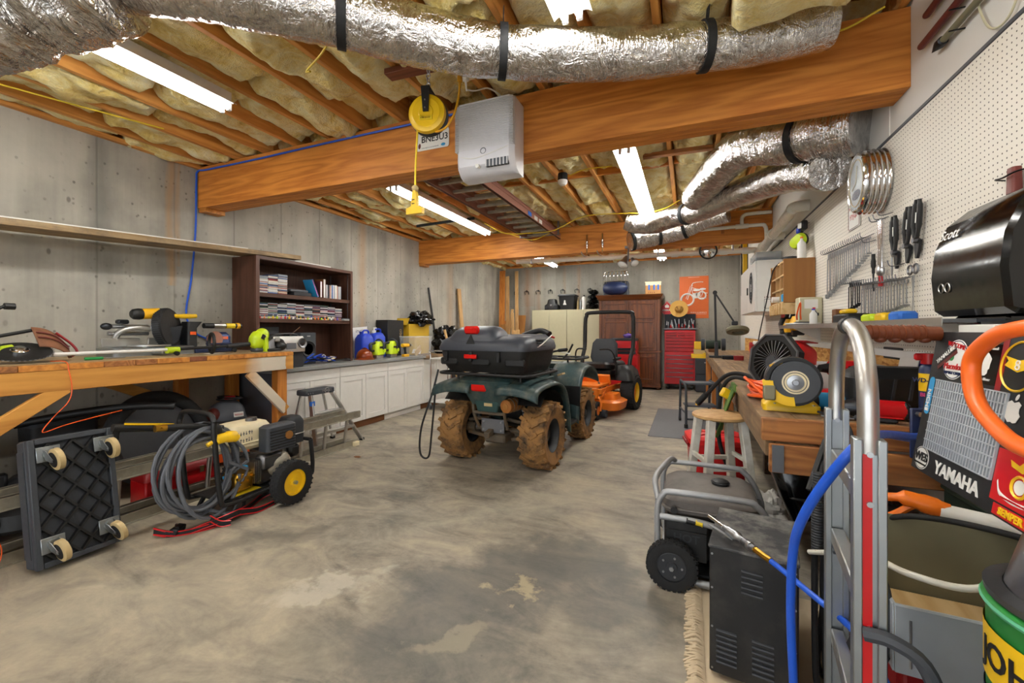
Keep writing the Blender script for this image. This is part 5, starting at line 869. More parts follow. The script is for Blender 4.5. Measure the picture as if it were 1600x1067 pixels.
# on the steel cabinets
T = thing('helmet_box', 'black vintage style camera case on the putty cabinet', 'case', (-3.24, 10.55, 1.871)); obj('body', G().rr([(0, 0, 0, .36, .26, .05), (.12, 0, 0, .36, .26, .05), (.16, 0, 0, .26, .2, .06), (.26, 0, 0, .22, .16, .06), (.28, 0, 0, .16, .12, .05)]), 'black', T)
for x in (-.12, .12): obj('wheel_knob', G().cyl((x, -.125, .07), (x, -.145, .07), .045, n=18), 'dark_plastic', T)
obj('clasp', G().box((0, -.13, .12), (.05, .015, .04), None, .004), 'steel', T)
T = thing('black_tote', 'black plastic tote with lid and white logo on the putty cabinet', 'tote', (-2.83, 10.58, 1.871)); obj('body', G().rr([(0, 0, 0, .36, .28, .03), (.34, 0, 0, .42, .32, .03)]), 'black', T); obj('lid', G().rr([(.34, 0, 0, .47, .36, .03), (.36, 0, 0, .47, .36, .03), (.385, 0, 0, .42, .32, .03)]), 'dark_plastic', T); obj('logo', G().ell((-.05, -.155, .21), (.022, .003, .03), 12, 8).prism([(-.045, 0), (.045, 0), (.02, .07), (-.02, .07)], .003, frame((-.05, -.152, .12), (1, 0, 0), (0, 0, 1))), 'paper', T)
for x, r_, h, m, cm, l in ((-2.57, .028, .2, 'tan', 'tan', 'slim tan spray bottle beside the black tote'), (-2.51, .026, .19, 'galv', 'steel', 'slim silver spray can beside the black tote'), (-2.42, .052, .29, 'white', 'black', 'white round bottle on the putty cabinet next to plastic bags')):
    T = thing('bottle', l, 'bottle', (x, 10.55, 1.871)); obj('body', G().lathe([(0, 0), (r_, 0), (r_, h), (r_ * .6, h + .03), (r_ * .4, h + .035), (0, h + .035)], n=18), m, T); obj('cap', G().cyl((r_ * .1, 0, h + .03), (r_ * .1, 0, h + .07), r_ * .4, n=12), cm, T)
for i in range(4): solo('plastic_bag', G().ell((-2.2 + .01 * i, 10.56, 1.871 + .075 + .115 * i), (.14 - .01 * i, .18, .06), 30, 14, lump=.35, seed=20 + i, ls=3.5), 'bag_black', 'folded shiny black plastic bag in the pile beside the armoire', 'bag', 'black bags piled on the cabinet')
for i, x in enumerate((-4.35, -4.05, -3.72, -3.38, -3.04, -2.66, -2.32)):
    solo('wall_hook', G().tube([(x - .05, 10.835, 2.32), (x - .055, 10.8, 2.39), (x, 10.79, 2.41), (x + .055, 10.8, 2.39), (x + .05, 10.835, 2.32)], .008, 6, 4).box((x, 10.835, 2.41), (.02, .03, .05)), 'dark_steel', 'small rusty double wall hook in the row on the back concrete wall', 'hook', 'hooks on the back wall')
# planks in the corner
for i, (x0, x1, z, w, m) in enumerate(((-4.45, -4.62, 2.95, .16, 'pine_z'), (-4.3, -4.5, 2.8, .1, 'maple_z'), (-4.1, -4.3, 2.95, .09, 'maple_z'), (-4.4, -4.25, 1.9, .07, 'maple_z'), (-4.0, -4.22, 1.8, .08, 'maple_z'), (-3.75, -4.05, 1.35, .15, 'maple_z'), (-4.5, -4.55, 1.6, .2, 'pine_z'), (-4.14, -4.12, 1.75, .22, 'ply_z'), (-4.25, -4.4, 1.5, .14, 'ply_z'))):
    y = 10.46 - .075 * (4, 3, 1, 5, 6, 7, 2, 0, 8)[i]
    solo('plank', G().bar((x0, y - .14, .003), (x1, y + .11 * z, z), w, .025, (0, 1, 0), .002), m, ('tall wide orange plank in the corner bundle', 'tall pale plank in the corner bundle', 'tall narrow plank at the edge of the corner bundle', 'thin pale batten crossing the corner bundle', 'pale batten leaning to the left in the corner bundle', 'short wide pale board leaning low at the corner bundle', 'wide orange board low in the corner bundle', 'square brown plywood offcut behind the corner bundle', 'brown plywood strip among the corner bundle')[i], 'plank')
# posters and signs on back wall
T = thing('poster', 'orange poster with a white motorcycle drawing on the back wall', 'poster', (.12, 10.842, 1.63)); obj('sheet', G().grid(lambda u, v: (-.315 + .63 * u, -.004 - .006 * math.sin(u * 3.1), .985 * v), 6, 6).bx(-.315, .315, -.004, 0, 0, .985), 'poster_orange', T)
fm = frame((0, -.012, 0), (1, 0, 0), (0, 0, 1)); bk = lambda n, g: obj(n, rl(g, fm), 'paper', T)
bk('wheel_print', G().tor((-.14, .44, 0), (0, 0, 1), .135, .02, 36, 6)); bk('wheel_print', G().tor((.17, .53, 0), (0, 0, 1), .085, .016, 30, 6)); bk('fork_print', G().bar((-.14, .44, 0), (-.03, .78, 0), .016, .004).bar((-.17, .46, 0), (-.07, .76, 0), .01, .004)); bk('handlebar_print', G().tube([(-.05, .76, 0), (-.02, .82, 0), (.06, .84, 0), (.16, .845, 0), (.2, .84, 0)], .01, 6, 4)); bk('tank_print', G().ell((.06, .66, 0), (.08, .03, .004), 16, 6)); bk('seat_print', G().ell((.19, .68, 0), (.07, .025, .004), 16, 6)); bk('engine_print', G().box((.03, .53, 0), (.12, .12, .006)).box((.09, .56, 0), (.1, .08, .006))); bk('frame_print', G().bar((-.05, .72, 0), (.0, .46, 0), .012, .004).bar((-.05, .72, 0), (.2, .64, 0), .012, .004).bar((0, .46, 0), (.17, .52, 0), .012, .004).bar((.2, .64, 0), (.17, .53, 0), .012, .004)); bk('exhaust_print', G().bar((.05, .48, 0), (.27, .47, 0), .014, .004).bar((.2, .6, 0), (.29, .58, 0), .014, .004))
scrib(.36, .034, fm @ tr(.1, .135, 0), 'paper', T, 17); bk('arrow_print', G().prism([(-.2, .1), (-.14, .13), (-.2, .165), (-.18, .13)], .003)); bk('line_print', G().bar((-.08, .1, 0), (.27, .1, 0), .004, .003).bar((-.12, .96, 0), (.12, .96, 0), .004, .003))
T = thing('warning_sign', 'red diamond flammable warning sign on the back wall', 'sign', (-.47, 10.84, 1.85)); fm = frame((0, -.001, 0), (1, 0, 0), (0, 0, 1)); obj('plate', rl(G().prism([(0, -.2), (.2, 0), (0, .2), (-.2, 0)], .004), fm), 'red', T); obj('border', rl(G().tube([(0, -.185, .004), (.185, 0, .004), (0, .185, .004), (-.185, 0, .004)], .003, 4, 1, True), fm), 'paper', T); text('FLAMMABLE', .062, fm @ tr(0, -.02, .005), 'paper', T, bold=.001); obj('flame_print', rl(G().prism([(-.04, .04), (.04, .04), (.05, .08), (.025, .11), (.02, .09), (.0, .145), (-.02, .09), (-.035, .11), (-.05, .075)], .002, tr(0, 0, .004)), fm), 'paper', T)
solo('sign_stub', G().bx(-.72, -.66, 10.835, 10.845, 1.8, 1.93), 'red', 'red sign edge showing behind the flammable diamond', 'sign')
# red tool chest
T = thing('tool_chest', 'tall red rolling tool chest with stacked drawers at the back wall', 'tool chest', (-.18, 10.6, 0)); x0, x1, yf = -.51, .15, 10.4
doorbox(T, 'cabinet', x0, x1, yf, 10.8, .12, .86, 'red_gloss', .006); doorbox(T, 'top_chest', x0 + .005, x1 - .005, yf + .03, 10.8, .865, 1.35, 'red_gloss', .006)
def drawer(a, b, z0, z1, y=None):
    y = y or yf; D = doorbox(T, 'drawer', a, b, y - .014, y, z0, z1, 'red_gloss', .003); g = G().box(((a + b) / 2, y - .02, z1 - .012), (b - a - .02, .014, .016), None, .004); g.v = [tuple(V(w_) - T.location) for w_ in g.v]; obj('pull', g, 'red_dark' if z1 > .9 else 'dull_steel', D)
for z0, z1 in ((.13, .30), (.308, .4), (.408, .5), (.508, .6), (.608, .7), (.708, .79)): drawer(x0 + .03, x1 - .04, z0, z1)
for z0, z1 in ((.89, .965), (.973, 1.04), (1.048, 1.11), (1.118, 1.18)): drawer(x0 + .03, x1 - .04, z0, z1, yf + .03)
for a, b in ((x0 + .03, x0 + .27), (x0 + .28, x0 + .44), (x0 + .45, x1 - .04)): drawer(a, b, 1.19, 1.24, yf + .03); drawer(a, b, 1.25, 1.3, yf + .03)
for x in (x0 + .08, x1 - .08): wpart('caster_wheel', G().cyl((x - .02, yf + .08, .055), (x + .02, yf + .08, .055), .055, n=18).box((x, yf + .08, .11), (.08, .08, .02)), 'black', T)
T = thing('tool_rack', 'dark tool rack tray with mixed hand tools on top of the red chest', 'tool rack', (-.18, 10.7, 1.351)); obj('back_board', G().bx(-.34, .34, .08, .1, 0, .38), 'dark_steel', T); obj('tray', G().bx(-.36, .36, -.16, .08, 0, .02).bx(-.36, .36, -.16, -.15, 0, .05), 'dull_steel', T)
rn = random.Random(9)
for i in range(16):
    x = -.3 + .04 * i; m = rn.choice(('red', 'white', 'blue', 'black', 'steel', 'steel', 'red', 'dark_plastic')); h = rn.uniform(.1, .26)
    H_ = thing('hand_tool', 'small hand tool standing in the rack on the red chest', 'hand tool', (-.18 + x, 10.64 + rn.uniform(-.05, .05), 1.3715), (rn.uniform(-8, 8), rn.uniform(-14, 14), 0), 'hand tools on the red chest'); obj('handle', G().tube([(0, 0, 0), (0, 0, h * .5)], .012, 8), m, H_); obj('head', G().box((0, 0, h * .75), (.02, .012, h * .5), None, .003), 'steel', H_)
T = thing('straw_hat', 'round straw hat propped on the tool rack by the orange poster', 'hat', (-.2, 10.55, 1.64)); obj('brim', G().lathe([(.09, 0), (.15, .01), (.2, .025), (.2, .03), (.15, .018), (.09, .012)], (0, 0, .2), (0, -1, .25), 32, cap=False), 'straw', T); obj('crown', G().lathe([(.095, .005), (.085, .06), (.06, .085), (0, .08)], (0, 0, .2), (0, -1, .25), 28), 'straw', T); obj('band', G().lathe([(.096, .012), (.09, .03)], (0, 0, .2), (0, -1, .25), 28, cap=False), 'card', T); obj('chin_cord', G().tube([(-.08, -.05, .16), (-.04, -.1, .26), (.0, -.1, .15), (.05, -.1, .25), (.08, -.05, .17)], .006, 6, 5), 'brown_box', T)
# red cart with small chest
T = thing('tool_cart', 'red steel rolling tool cart in front of the armoire', 'tool cart', (-1.29, 9.5, 0)); x0, x1, yf = -1.6, -.985, 9.3
doorbox(T, 'body', x0, x1, yf, 9.72, .1, .82, 'red', .006); doorbox(T, 'front_panel', x0 + .03, x1 - .03, yf - .008, yf, .14, .58, 'red'); doorbox(T, 'drawer', x0 + .03, x1 - .03, yf - .012, yf, .6, .78, 'red')
for x in (x0 + .06, x1 - .06):
    for y in (yf + .06, 9.66): wpart('caster_wheel', G().cyl((x - .018, y, .05), (x + .018, y, .05), .05, n=16).box((x, y, .1), (.06, .06, .015)), 'black', T)
T = thing('tool_box', 'small red tool box with silver drawers on the red cart', 'tool box', (-1.28, 9.52, .821)); obj('body', G().bx(-.27, .27, -.18, .18, 0, .3, .006), 'red', T); obj('lid', G().bx(-.27, .27, -.18, .18, .3, .36, .01), 'dark_plastic', T)
for z in (.02, .09): obj('drawer', G().bx(-.25, .25, -.188, -.18, z, z + .06, .002), 'dark_steel', T); obj('drawer_pull', G().bx(-.24, .24, -.196, -.188, z + .045, z + .057), 'chrome', T)
for x in (-.2, .2): obj('latch', G().box((x, -.184, .27), (.035, .01, .06)), 'chrome', T)
solo('rag', G().ell((-1.2, 9.45, 1.181 + .045), (.1, .08, .055), 18, 12, lump=.35, seed=6), 'purple', 'crumpled purple and yellow rag on the small red tool box', 'rag')
T = thing('spray_bottle', 'white spray bottle with blue nozzle on the red cart', 'bottle', (-1.57, 9.36, .821)); obj('body', G().lathe([(0, 0), (.035, 0), (.035, .12), (.014, .16), (0, .16)], n=16), 'white', T); obj('nozzle', G().box((-.01, 0, .185), (.08, .03, .04), None, .008), 'blue', T)
# dark drawer unit and clutter right of chest
T = thing('file_box', 'dark grey drawer unit beside the red tool chest', 'cabinet', (.38, 10.3, 0)); obj('body', G().bx(-.24, .24, -.2, .2, .02, .74, .008), 'charcoal', T); obj('drawer', G().bx(-.22, .22, -.212, -.2, .4, .72, .004), 'charcoal', T); obj('drawer', G().bx(-.22, .22, -.212, -.2, .05, .38, .004), 'charcoal', T); obj('handle', G().bx(-.06, .06, -.22, -.212, .64, .66), 'steel', T); obj('foot', G().bx(-.22, .22, -.18, .18, 0, .02), 'black', T)
solo('yellow_case', G().rr([(.741, .24, 10.28, .36, .3, .03), (.82, .24, 10.28, .36, .3, .03), (.83, .24, 10.28, .3, .24, .03)]), 'yellow', 'flat yellow tool case on the dark drawer unit', 'case'); solo('tan_carton', G().bx(.1, .42, 10.5, 10.78, .0 + .741, 1.06, .004) if 0 else G().bx(.11, .4, 10.2, 10.42, .831, .93, .004), 'tan', 'tan carton on the flat yellow case', 'box'); solo('yellow_case', G().bx(.12, .34, 10.2, 10.4, .931, 1.1, .01), 'yellow', 'upright bright yellow box on the tan carton', 'box')
cable('looped_cable', [(.3, 10.16, .842), (.36, 10.12, .845), (.42, 10.072, .76), (.5, 10.07, .7), (.55, 10.072, .76), (.5, 10.12, .752), (.46, 10.2, .752)], .01, 'yellow_cord', 'yellow cord looped over the front of the dark drawer unit', 'cord')
# ================================================================ quad bike
A = thing('quad_bike', 'muddy dark green quad bike with black cargo box parked facing away', 'quad bike', (-1.785, 4.05, 0), (0, 0, -4))
def atv_wheel(x, y, R0, w, rear):
    s = 1 if x > 0 else -1; c = (x, y, R0); Tn = tyre('tyre', A, c, (1, 0, 0), R0, w, .165, 'mud_tire', None); g = G(); n = 20
    for i in range(n):
        for k, (o, sk) in enumerate(((-.36, .5), (-.13, .6), (.13, -.6), (.36, -.5))):
            a = 2 * PI * (i + (.5 if k in (1, 2) else 0)) / n; e = V(0, math.cos(a), math.sin(a)); tg = V(0, -math.sin(a), math.cos(a)); d = V(1, 0, 0)
            Mx = Matrix(((d * math.cos(sk) + tg * math.sin(sk)), (tg * math.cos(sk) - d * math.sin(sk)), e)).transposed().to_4x4()
            rr_ = R0 * (1.0 if k in (1, 2) else .975); g.box(V(c) + e * rr_ + d * o * w, (w * .3, .032, .03), Mx)
    obj('tread', g, 'mud_tire', Tn)['kind'] = 'stuff'
    obj('rim', G().lathe([(.165, -w * .36), (.15, -w * .3), (.145, w * .1), (.155, w * .3), (.168, w * .4)], c, (s, 0, 0), 32, cap=False), 'dark_plastic', Tn); obj('wheel_disc', G().lathe([(.15, .0), (.13, -.01), (.07, .02), (.05, .025), (.045, .05), (0, .055)], (x + s * .01, y, R0), (s, 0, 0), 30), 'black', Tn)
    for i in range(4): a = i * PI / 2 + .4; obj('lug_nut', G().cyl((x + s * .03, y + .06 * math.cos(a), R0 + .06 * math.sin(a)), (x + s * .045, y + .06 * math.cos(a), R0 + .06 * math.sin(a)), .009, n=6), 'steel', Tn)
    obj('hub', G().cyl((x - s * w * .55, y, R0), (x, y, R0), .055, n=18), 'mud_metal', Tn)
for x, y, R0, w, r_ in ((-.455, 0, .32, .27, 1), (.455, 0, .32, .27, 1), (-.44, 1.3, .31, .22, 0), (.44, 1.3, .31, .22, 0)): atv_wheel(x, y, R0, w, r_)
ap = lambda n, g, m, ang=38: obj(n, g, m, A, ang)
ap('rear_axle', G().cyl((-.42, 0, .32), (.42, 0, .32), .03), 'mud_metal'); ap('differential', G().ell((-.06, 0, .31), (.1, .13, .11), 16, 12), 'mud_metal')
for s in (-1, 1):
    ap('lower_arm', G().bar((s * .12, -.02, .24), (s * .4, .0, .27), .07, .04, (0, 0, 1), .008), 'mud_metal'); ap('upper_arm', G().cyl((s * .1, -.08, .45), (s * .38, -.03, .4), .018, n=10), 'mud_metal'); ap('shock_rod', G().cyl((s * .3, -.02, .32), (s * .22, -.02, .64), .016, n=10), 'dull_steel')
    pts = [V(s * .3, -.02, .36).lerp(V(s * .23, -.02, .6), i / 56) + V(.034 * math.cos(i * .785), .034 * math.sin(i * .785), 0) for i in range(57)]
    ap('shock_spring', G().tube(pts, .008, 6), 'black')
ap('hitch_plate', G().box((0, -.2, .40), (.26, .02, .14), None, .004), 'dull_steel')
for x in (-.1, .1):
    for z in (.36, .44): ap('hitch_bolt', G().cyl((x, -.21, z), (x, -.222, z), .012, n=6), 'steel')
ap('hitch_receiver', G().bar((-.02, -.2, .34), (-.02, -.3, .32), .06, .06, (0, 0, 1), .006), 'mud_metal'); ap('rear_frame', G().box((0, -.06, .27), (.24, .25, .1), None, .02), 'mud_metal')
for s in (-1, 1): ap('frame_tube', G().tube([(s * .16, -.2, .38), (s * .17, -.28, .52), (s * .17, -.3, .66), (s * .16, -.28, .76)], .016, 8, 4), 'mud_metal')
ap('frame_tube', G().tube([(-.17, -.29, .54), (.17, -.29, .54)], .016, 8), 'mud_metal')
ap('exhaust', G().lathe([(0, 0), (.04, 0), (.062, .008), (.066, .03), (.066, .26), (.05, .3), (0, .31)], (.22, -.36, .63), (.12, 1, .02), 22), 'exhaust'); ap('exhaust_tip', G().lathe([(.022, -.006), (.03, -.004), (.03, .004), (.018, .004), (.016, .03)], (.22, -.36, .63), (.12, 1, .02), 16), 'copper_rust')
for i in range(4): ap('exhaust_clamp', G().tor((.225 + .007 * i, -.3 + .06 * i, .632), (.12, 1, .02), .068, .005, 20, 5), 'mud_metal')
# bodywork
def fender(side, prof, xi, xo, drop=.05):
    P_ = catmull([(0, y, z) for y, z in prof], 4); n = len(P_) - 1
    def fn(u, v):
        p = P_[min(n, int(round(u * n)))]; x = xi + (xo - xi) * v
        return (side * x, p.y, p.z - drop * v ** 3 + .012 * math.sin(3 * v))
    g = G().grid(fn, n, 10)
    if side > 0: g.f = [tuple(reversed(f)) for f in g.f]
    return g
RFP = [(-.44, .74), (-.42, .81), (-.34, .85), (-.15, .87), (.1, .87), (.28, .82), (.4, .7), (.47, .5), (.5, .3)]
FFP = [(.82, .32), (.86, .55), (.94, .76), (1.08, .9), (1.25, .945), (1.45, .93), (1.62, .85), (1.72, .72)]
for s in (-1, 1):
    o = ap('rear_fender', fender(s, RFP, .14, .58), 'atv_dirty', 50); o.modifiers.new('s', 'SOLIDIFY').thickness = .02
    o = ap('front_fender', fender(s, FFP, .16, .56), 'atv_dirty', 50); o.modifiers.new('s', 'SOLIDIFY').thickness = .02
    ap('fender_liner', G().grid(lambda u, v: (s * (.16 + .38 * v), .02 + .4 * math.cos(R(15 + 120 * u)), .34 + .42 * math.sin(R(15 + 120 * u))), 10, 4), 'dust_black'); ap('footwell', G().box((s * .42, .68, .31), (.26, .5, .03), None, .008).box((s * .3, .68, .44), (.03, .5, .26), None, .01), 'black'); ap('mud_guard', G().grid(lambda u, v: (s * (.33 + .22 * v), .47 + .06 * math.sin(u * 2), .3 + .42 * u), 8, 3), 'black'); ap('mud_guard', G().grid(lambda u, v: (s * (.33 + .24 * v), .88 - .04 * math.sin(u * 2), .3 + .4 * u), 8, 3), 'black')
    ap('side_panel', G().rr([(.35, s * .2, .55, .12, .6, .04), (.62, s * .2, .55, .16, .8, .05), (.8, s * .17, .5, .14, .8, .05)]), 'atv_dirty')
ap('tail_panel', G().rr([(.62, 0, -.26, .36, .12, .03), (.76, 0, -.3, .5, .16, .04), (.86, 0, -.28, .56, .26, .05), (.89, 0, -.22, .52, .3, .05)]), 'atv_dirty'); ap('tail_lower', G().rr([(.56, 0, -.3, .22, .05, .02), (.68, 0, -.31, .3, .06, .02)]), 'atv_green')
ap('tail_plate', G().box((.02, -.335, .63), (.09, .006, .03)), 'tan'); ap('tail_light', G().box((-.06, -.385, .81), (.17, .03, .1), None, .016), 'lens_red')
ap('engine', G().box((0, .55, .45), (.3, .5, .34), None, .04), 'dust_black'); ap('fuel_tank', G().rr([(.7, 0, .82, .3, .4, .08), (.9, 0, .84, .28, .42, .1), (1.0, 0, .86, .2, .3, .08)]), 'atv_green'); ap('seat', G().rr([(.82, 0, .35, .26, .66, .08), (.93, 0, .38, .28, .68, .1), (.96, 0, .38, .2, .6, .08)]), 'black')
ap('hood', G().rr([(.6, 0, 1.45, .5, .4, .08), (.85, 0, 1.4, .56, .5, .1), (.93, 0, 1.35, .4, .4, .08)]), 'atv_dirty'); ap('handlebar', G().tube([(-.4, .82, 1.12), (-.25, .9, 1.1), (-.08, .98, 1.06), (.08, .98, 1.06), (.25, .9, 1.1), (.4, .82, 1.12)], .013, 10, 5), 'black'); ap('steering_column', G().cyl((0, 1.0, .85), (0, .98, 1.07), .03), 'black'); ap('instrument_pod', G().box((0, 1.0, 1.1), (.18, .12, .08), (20, 0, 0), .02), 'black')
for s in (-1, 1): ap('grip', G().cyl((s * .3, .87, 1.11), (s * .42, .81, 1.125), .02, n=12), 'rubber'); ap('brake_lever', G().tube([(s * .26, .93, 1.1), (s * .33, .97, 1.08), (s * .42, .94, 1.07)], .007, 6, 4), 'alu'); ap('hand_bracket', G().tube([(s * .3, 1.0, 1.0), (s * .36, 1.05, 1.08), (s * .42, 1.03, 1.18)], .012, 8, 3), 'black')
RR = [(-.5, -.42), (.5, -.42), (.5, .3), (-.5, .3)]
ap('rear_rack', G().tube([(x, y, .93) for x, y in rrect(0, -.06, 1.0, .76, .08)], .015, 8, 1, True), 'black')
for i in range(5): ap('rack_slat', G().tube([(-.4 + .2 * i, -.43, .925), (-.4 + .2 * i, .31, .925)], .01, 8), 'black')
ap('front_rack', G().tube([(x, y, .99) for x, y in rrect(0, 1.4, .9, .5, .08)], .014, 8, 1, True), 'black')
for i in range(5): ap('rack_slat', G().tube([(-.36 + .18 * i, 1.16, .985), (-.36 + .18 * i, 1.64, .985)], .01, 8), 'black')
for s in (-1, 1): ap('rack_stay', G().tube([(s * .3, 1.2, .9), (s * .3, 1.2, .99)], .012, 8), 'black'); ap('rack_stay', G().tube([(s * .35, -.3, .85), (s * .35, -.3, .93)], .012, 8), 'black')
# cargo box
CB = ap('cargo_box', G().rr([(.945, 0, -.06, .84, .64, .07), (1.0, 0, -.07, .9, .7, .08), (1.06, 0, -.08, .93, .73, .08), (1.16, 0, -.08, .96, .76, .09)]), 'black')
cb = lambda n, g, m, ang=38: obj(n, g, m, CB, ang)
cb('lid', G().rr([(1.155, 0, -.08, .99, .79, .1), (1.185, 0, -.08, 1.0, .8, .1), (1.25, 0, -.07, .97, .77, .11), (1.285, 0, -.06, .88, .68, .12), (1.295, 0, -.05, .8, .6, .1)]), 'atv_lid', 42)
cb('backrest', G().rr([(.0, 0, 0, .6, .34, .06), (.10, 0, 0, .57, .33, .08), (.17, 0, .01, .5, .3, .1), (.21, 0, .02, .4, .22, .09), (.222, 0, .03, .28, .12, .06)], tr(-.1, -.29, 1.17)), 'atv_lid', 42)
cb('lid_scoop', G().rr([(1.28, .27, .0, .34, .5, .08), (1.31, .27, .03, .28, .4, .07)]), 'atv_lid'); cb('lid_lip', G().tube([(.12, .24, 1.29), (.3, .28, 1.345), (.44, .22, 1.31)], .03, 10, 5), 'black')
for i in range(3): cb('lid_groove', G().box((.488, -.14, 1.2 + .03 * i), (.03, .2, .012), (0, -8, 0), .004), 'charcoal')
for x in (-.38, -.1, .2): cb('lid_rib', G().box((x, -.46, 1.1), (.035, .03, .1), None, .006), 'black')
for x in (-.36, .0, .36): cb('base_panel', G().box((x, -.437, 1.05), (.2, .03, .07), None, .012), 'black')
cb('emblem', G().prism([(-.06, 0), (.06, 0), (0, .11)], .006, frame((-.1, -.462, 1.2), (1, 0, 0), (0, .06, 1))), 'black'); cb('reflector', G().box((-.1, -.44, 1.352), (.16, .05, .075), (12, 0, 0), .016), 'lens_red'); cb('reflector', G().box((-.1, -.468, 1.10), (.14, .02, .04), None, .006), 'lens_red')
cb('latch_cord', G().tube([(.46, -.38, 1.16), (.5, -.2, 1.2), (.5, .0, 1.26), (.47, .2, 1.3)], .006, 6, 5), 'paper'); cb('red_toggle', G().box((.46, .24, 1.28), (.05, .06, .02), (0, 20, 30), .006), 'red')
ap('side_decal', G().box((.385, .72, .845), (.06, .1, .02), (0, -20, 0)), 'tan'); ap('tow_strap', G().tube([(-.55, -.36, .95), (-.6, -.4, .7), (-.72, -.42, .35), (-.75, -.4, .08), (-.66, -.38, .05), (-.62, -.38, .3), (-.58, -.36, .8)], .01, 8, 6), 'black')
# ================================================================ zero-turn mower
Mw = thing('riding_mower', 'orange zero turn riding mower with black roll bar and seat', 'mower', (-1.42, 7.65, 0), (0, 0, 170))
mp = lambda n, g, m, ang=38: obj(n, g, m, Mw, ang)
for s in (-1, 1):
    Tn = tyre('drive_wheel', Mw, (s * .52, 0, .29), (1, 0, 0), .29, .24, .17, 'rubber', None, 34, (.045, .022, .012)); obj('rim', G().lathe([(.17, -.08), (.15, 0), (.172, .09)], (s * .52, 0, .29), (s, 0, 0), 28, cap=False), 'yellow', Tn); obj('wheel_disc', G().lathe([(.16, .03), (.12, .0), (.05, .02), (.04, .05), (0, .05)], (s * .52, 0, .29), (s, 0, 0), 28), 'mower_orange', Tn)
    Tn = tyre('caster_wheel', Mw, (s * .34, 1.2, .14), (1, 0, 0), .14, .12, .07, 'rubber', None); obj('wheel_disc', G().cyl((s * .34 - .045, 1.2, .14), (s * .34 + .045, 1.2, .14), .072, n=20), 'mower_orange', Tn)
    mp('caster_fork', G().tube([(s * .34 - .08, 1.2, .14), (s * .34 - .08, 1.19, .3), (s * .34, 1.15, .34), (s * .34 + .08, 1.19, .3), (s * .34 + .08, 1.2, .14)], .016, 8, 3).cyl((s * .34, 1.15, .32), (s * .34, 1.15, .46), .035), 'mower_orange'); mp('frame_rail', G().bar((s * .26, -.35, .36), (s * .3, 1.15, .4), .06, .08, (0, 0, 1), .006), 'mower_orange'); mp('wheel_fender', G().rr([(.5, s * .46, .02, .34, .5, .1), (.66, s * .44, 0, .3, .5, .12), (.74, s * .4, -.02, .2, .4, .1)]), 'black')
    mp('control_lever', G().tube([(s * .34, .25, .6), (s * .36, .35, .85), (s * .3, .42, 1.02), (s * .12, .45, 1.03)], .014, 8, 4), 'black'); mp('armrest', G().box((s * .3, .1, .86), (.07, .32, .05), None, .02), 'black'); mp('deck_roller', G().cyl((s * .45, 1.02, .07), (s * .37, 1.02, .07), .06, n=16), 'charcoal'); mp('lift_arm', G().bar((s * .3, .6, .42), (s * .32, .9, .28), .03, .05, (0, 0, 1), .004), 'mower_orange')
mp('front_beam', G().bar((-.42, 1.12, .42), (.42, 1.12, .42), .07, .08, (0, 0, 1), .006), 'mower_orange'); mp('foot_platform', G().box((0, .75, .47), (.62, .5, .04), None, .008).box((0, .52, .54), (.66, .06, .16), (-20, 0, 0), .008), 'mower_orange'); scrib(.12, .05, frame((.12, .558, .55), (-1, 0, 0), (0, -.3, 1)), 'red', Mw, 5)
mp('cutting_deck', G().rr([(.1, 0, .62, 1.15, .62, .18), (.22, 0, .62, 1.2, .66, .2), (.25, 0, .62, 1.1, .58, .18)]), 'mower_orange'); mp('belt_cover', G().rr([(.25, -.38, .62, .26, .3, .06), (.34, -.38, .62, .24, .28, .06)]).rr([(.25, .38, .62, .26, .3, .06), (.34, .38, .62, .24, .28, .06)]), 'mower_orange')
mp('engine', G().box((0, -.35, .62), (.5, .45, .34), None, .05), 'black'); mp('seat_base', G().box((0, .1, .62), (.5, .42, .1), None, .02), 'black'); mp('seat_cushion', G().rr([(.0, 0, 0, .46, .44, .1), (.07, 0, 0, .5, .48, .12), (.11, 0, 0, .44, .42, .12)], tr(0, .16, .68) @ rot(6, 0, 0)), 'black'); mp('seat_back', G().rr([(.0, 0, 0, .4, .1, .04), (.1, 0, 0, .5, .12, .05), (.36, 0, -.01, .46, .11, .05), (.44, 0, -.01, .34, .08, .04)], tr(0, -.06, .76) @ rot(10, 0, 0)), 'charcoal')
mp('roll_bar', G().tube([(-.44, -.12, .45), (-.45, -.16, .82), (-.46, -.3, 1.05), (-.46, -.33, 1.5), (-.44, -.34, 1.62), (-.36, -.34, 1.68), (.36, -.34, 1.68), (.44, -.34, 1.62), (.46, -.33, 1.5), (.46, -.3, 1.05), (.45, -.16, .82), (.44, -.12, .45)], .036, 10, 4), 'black'); mp('hydraulic_hose', G().tube([(-.2, .7, .5), (-.3, .9, .45), (-.2, 1.0, .42), (0, 1.05, .46)], .015, 8, 5), 'black')
for i in range(3): mp('spring', G().tor((-.28 + .06 * i, .85, .36), (0, 1, .4), .02, .006, 12, 5), 'steel')
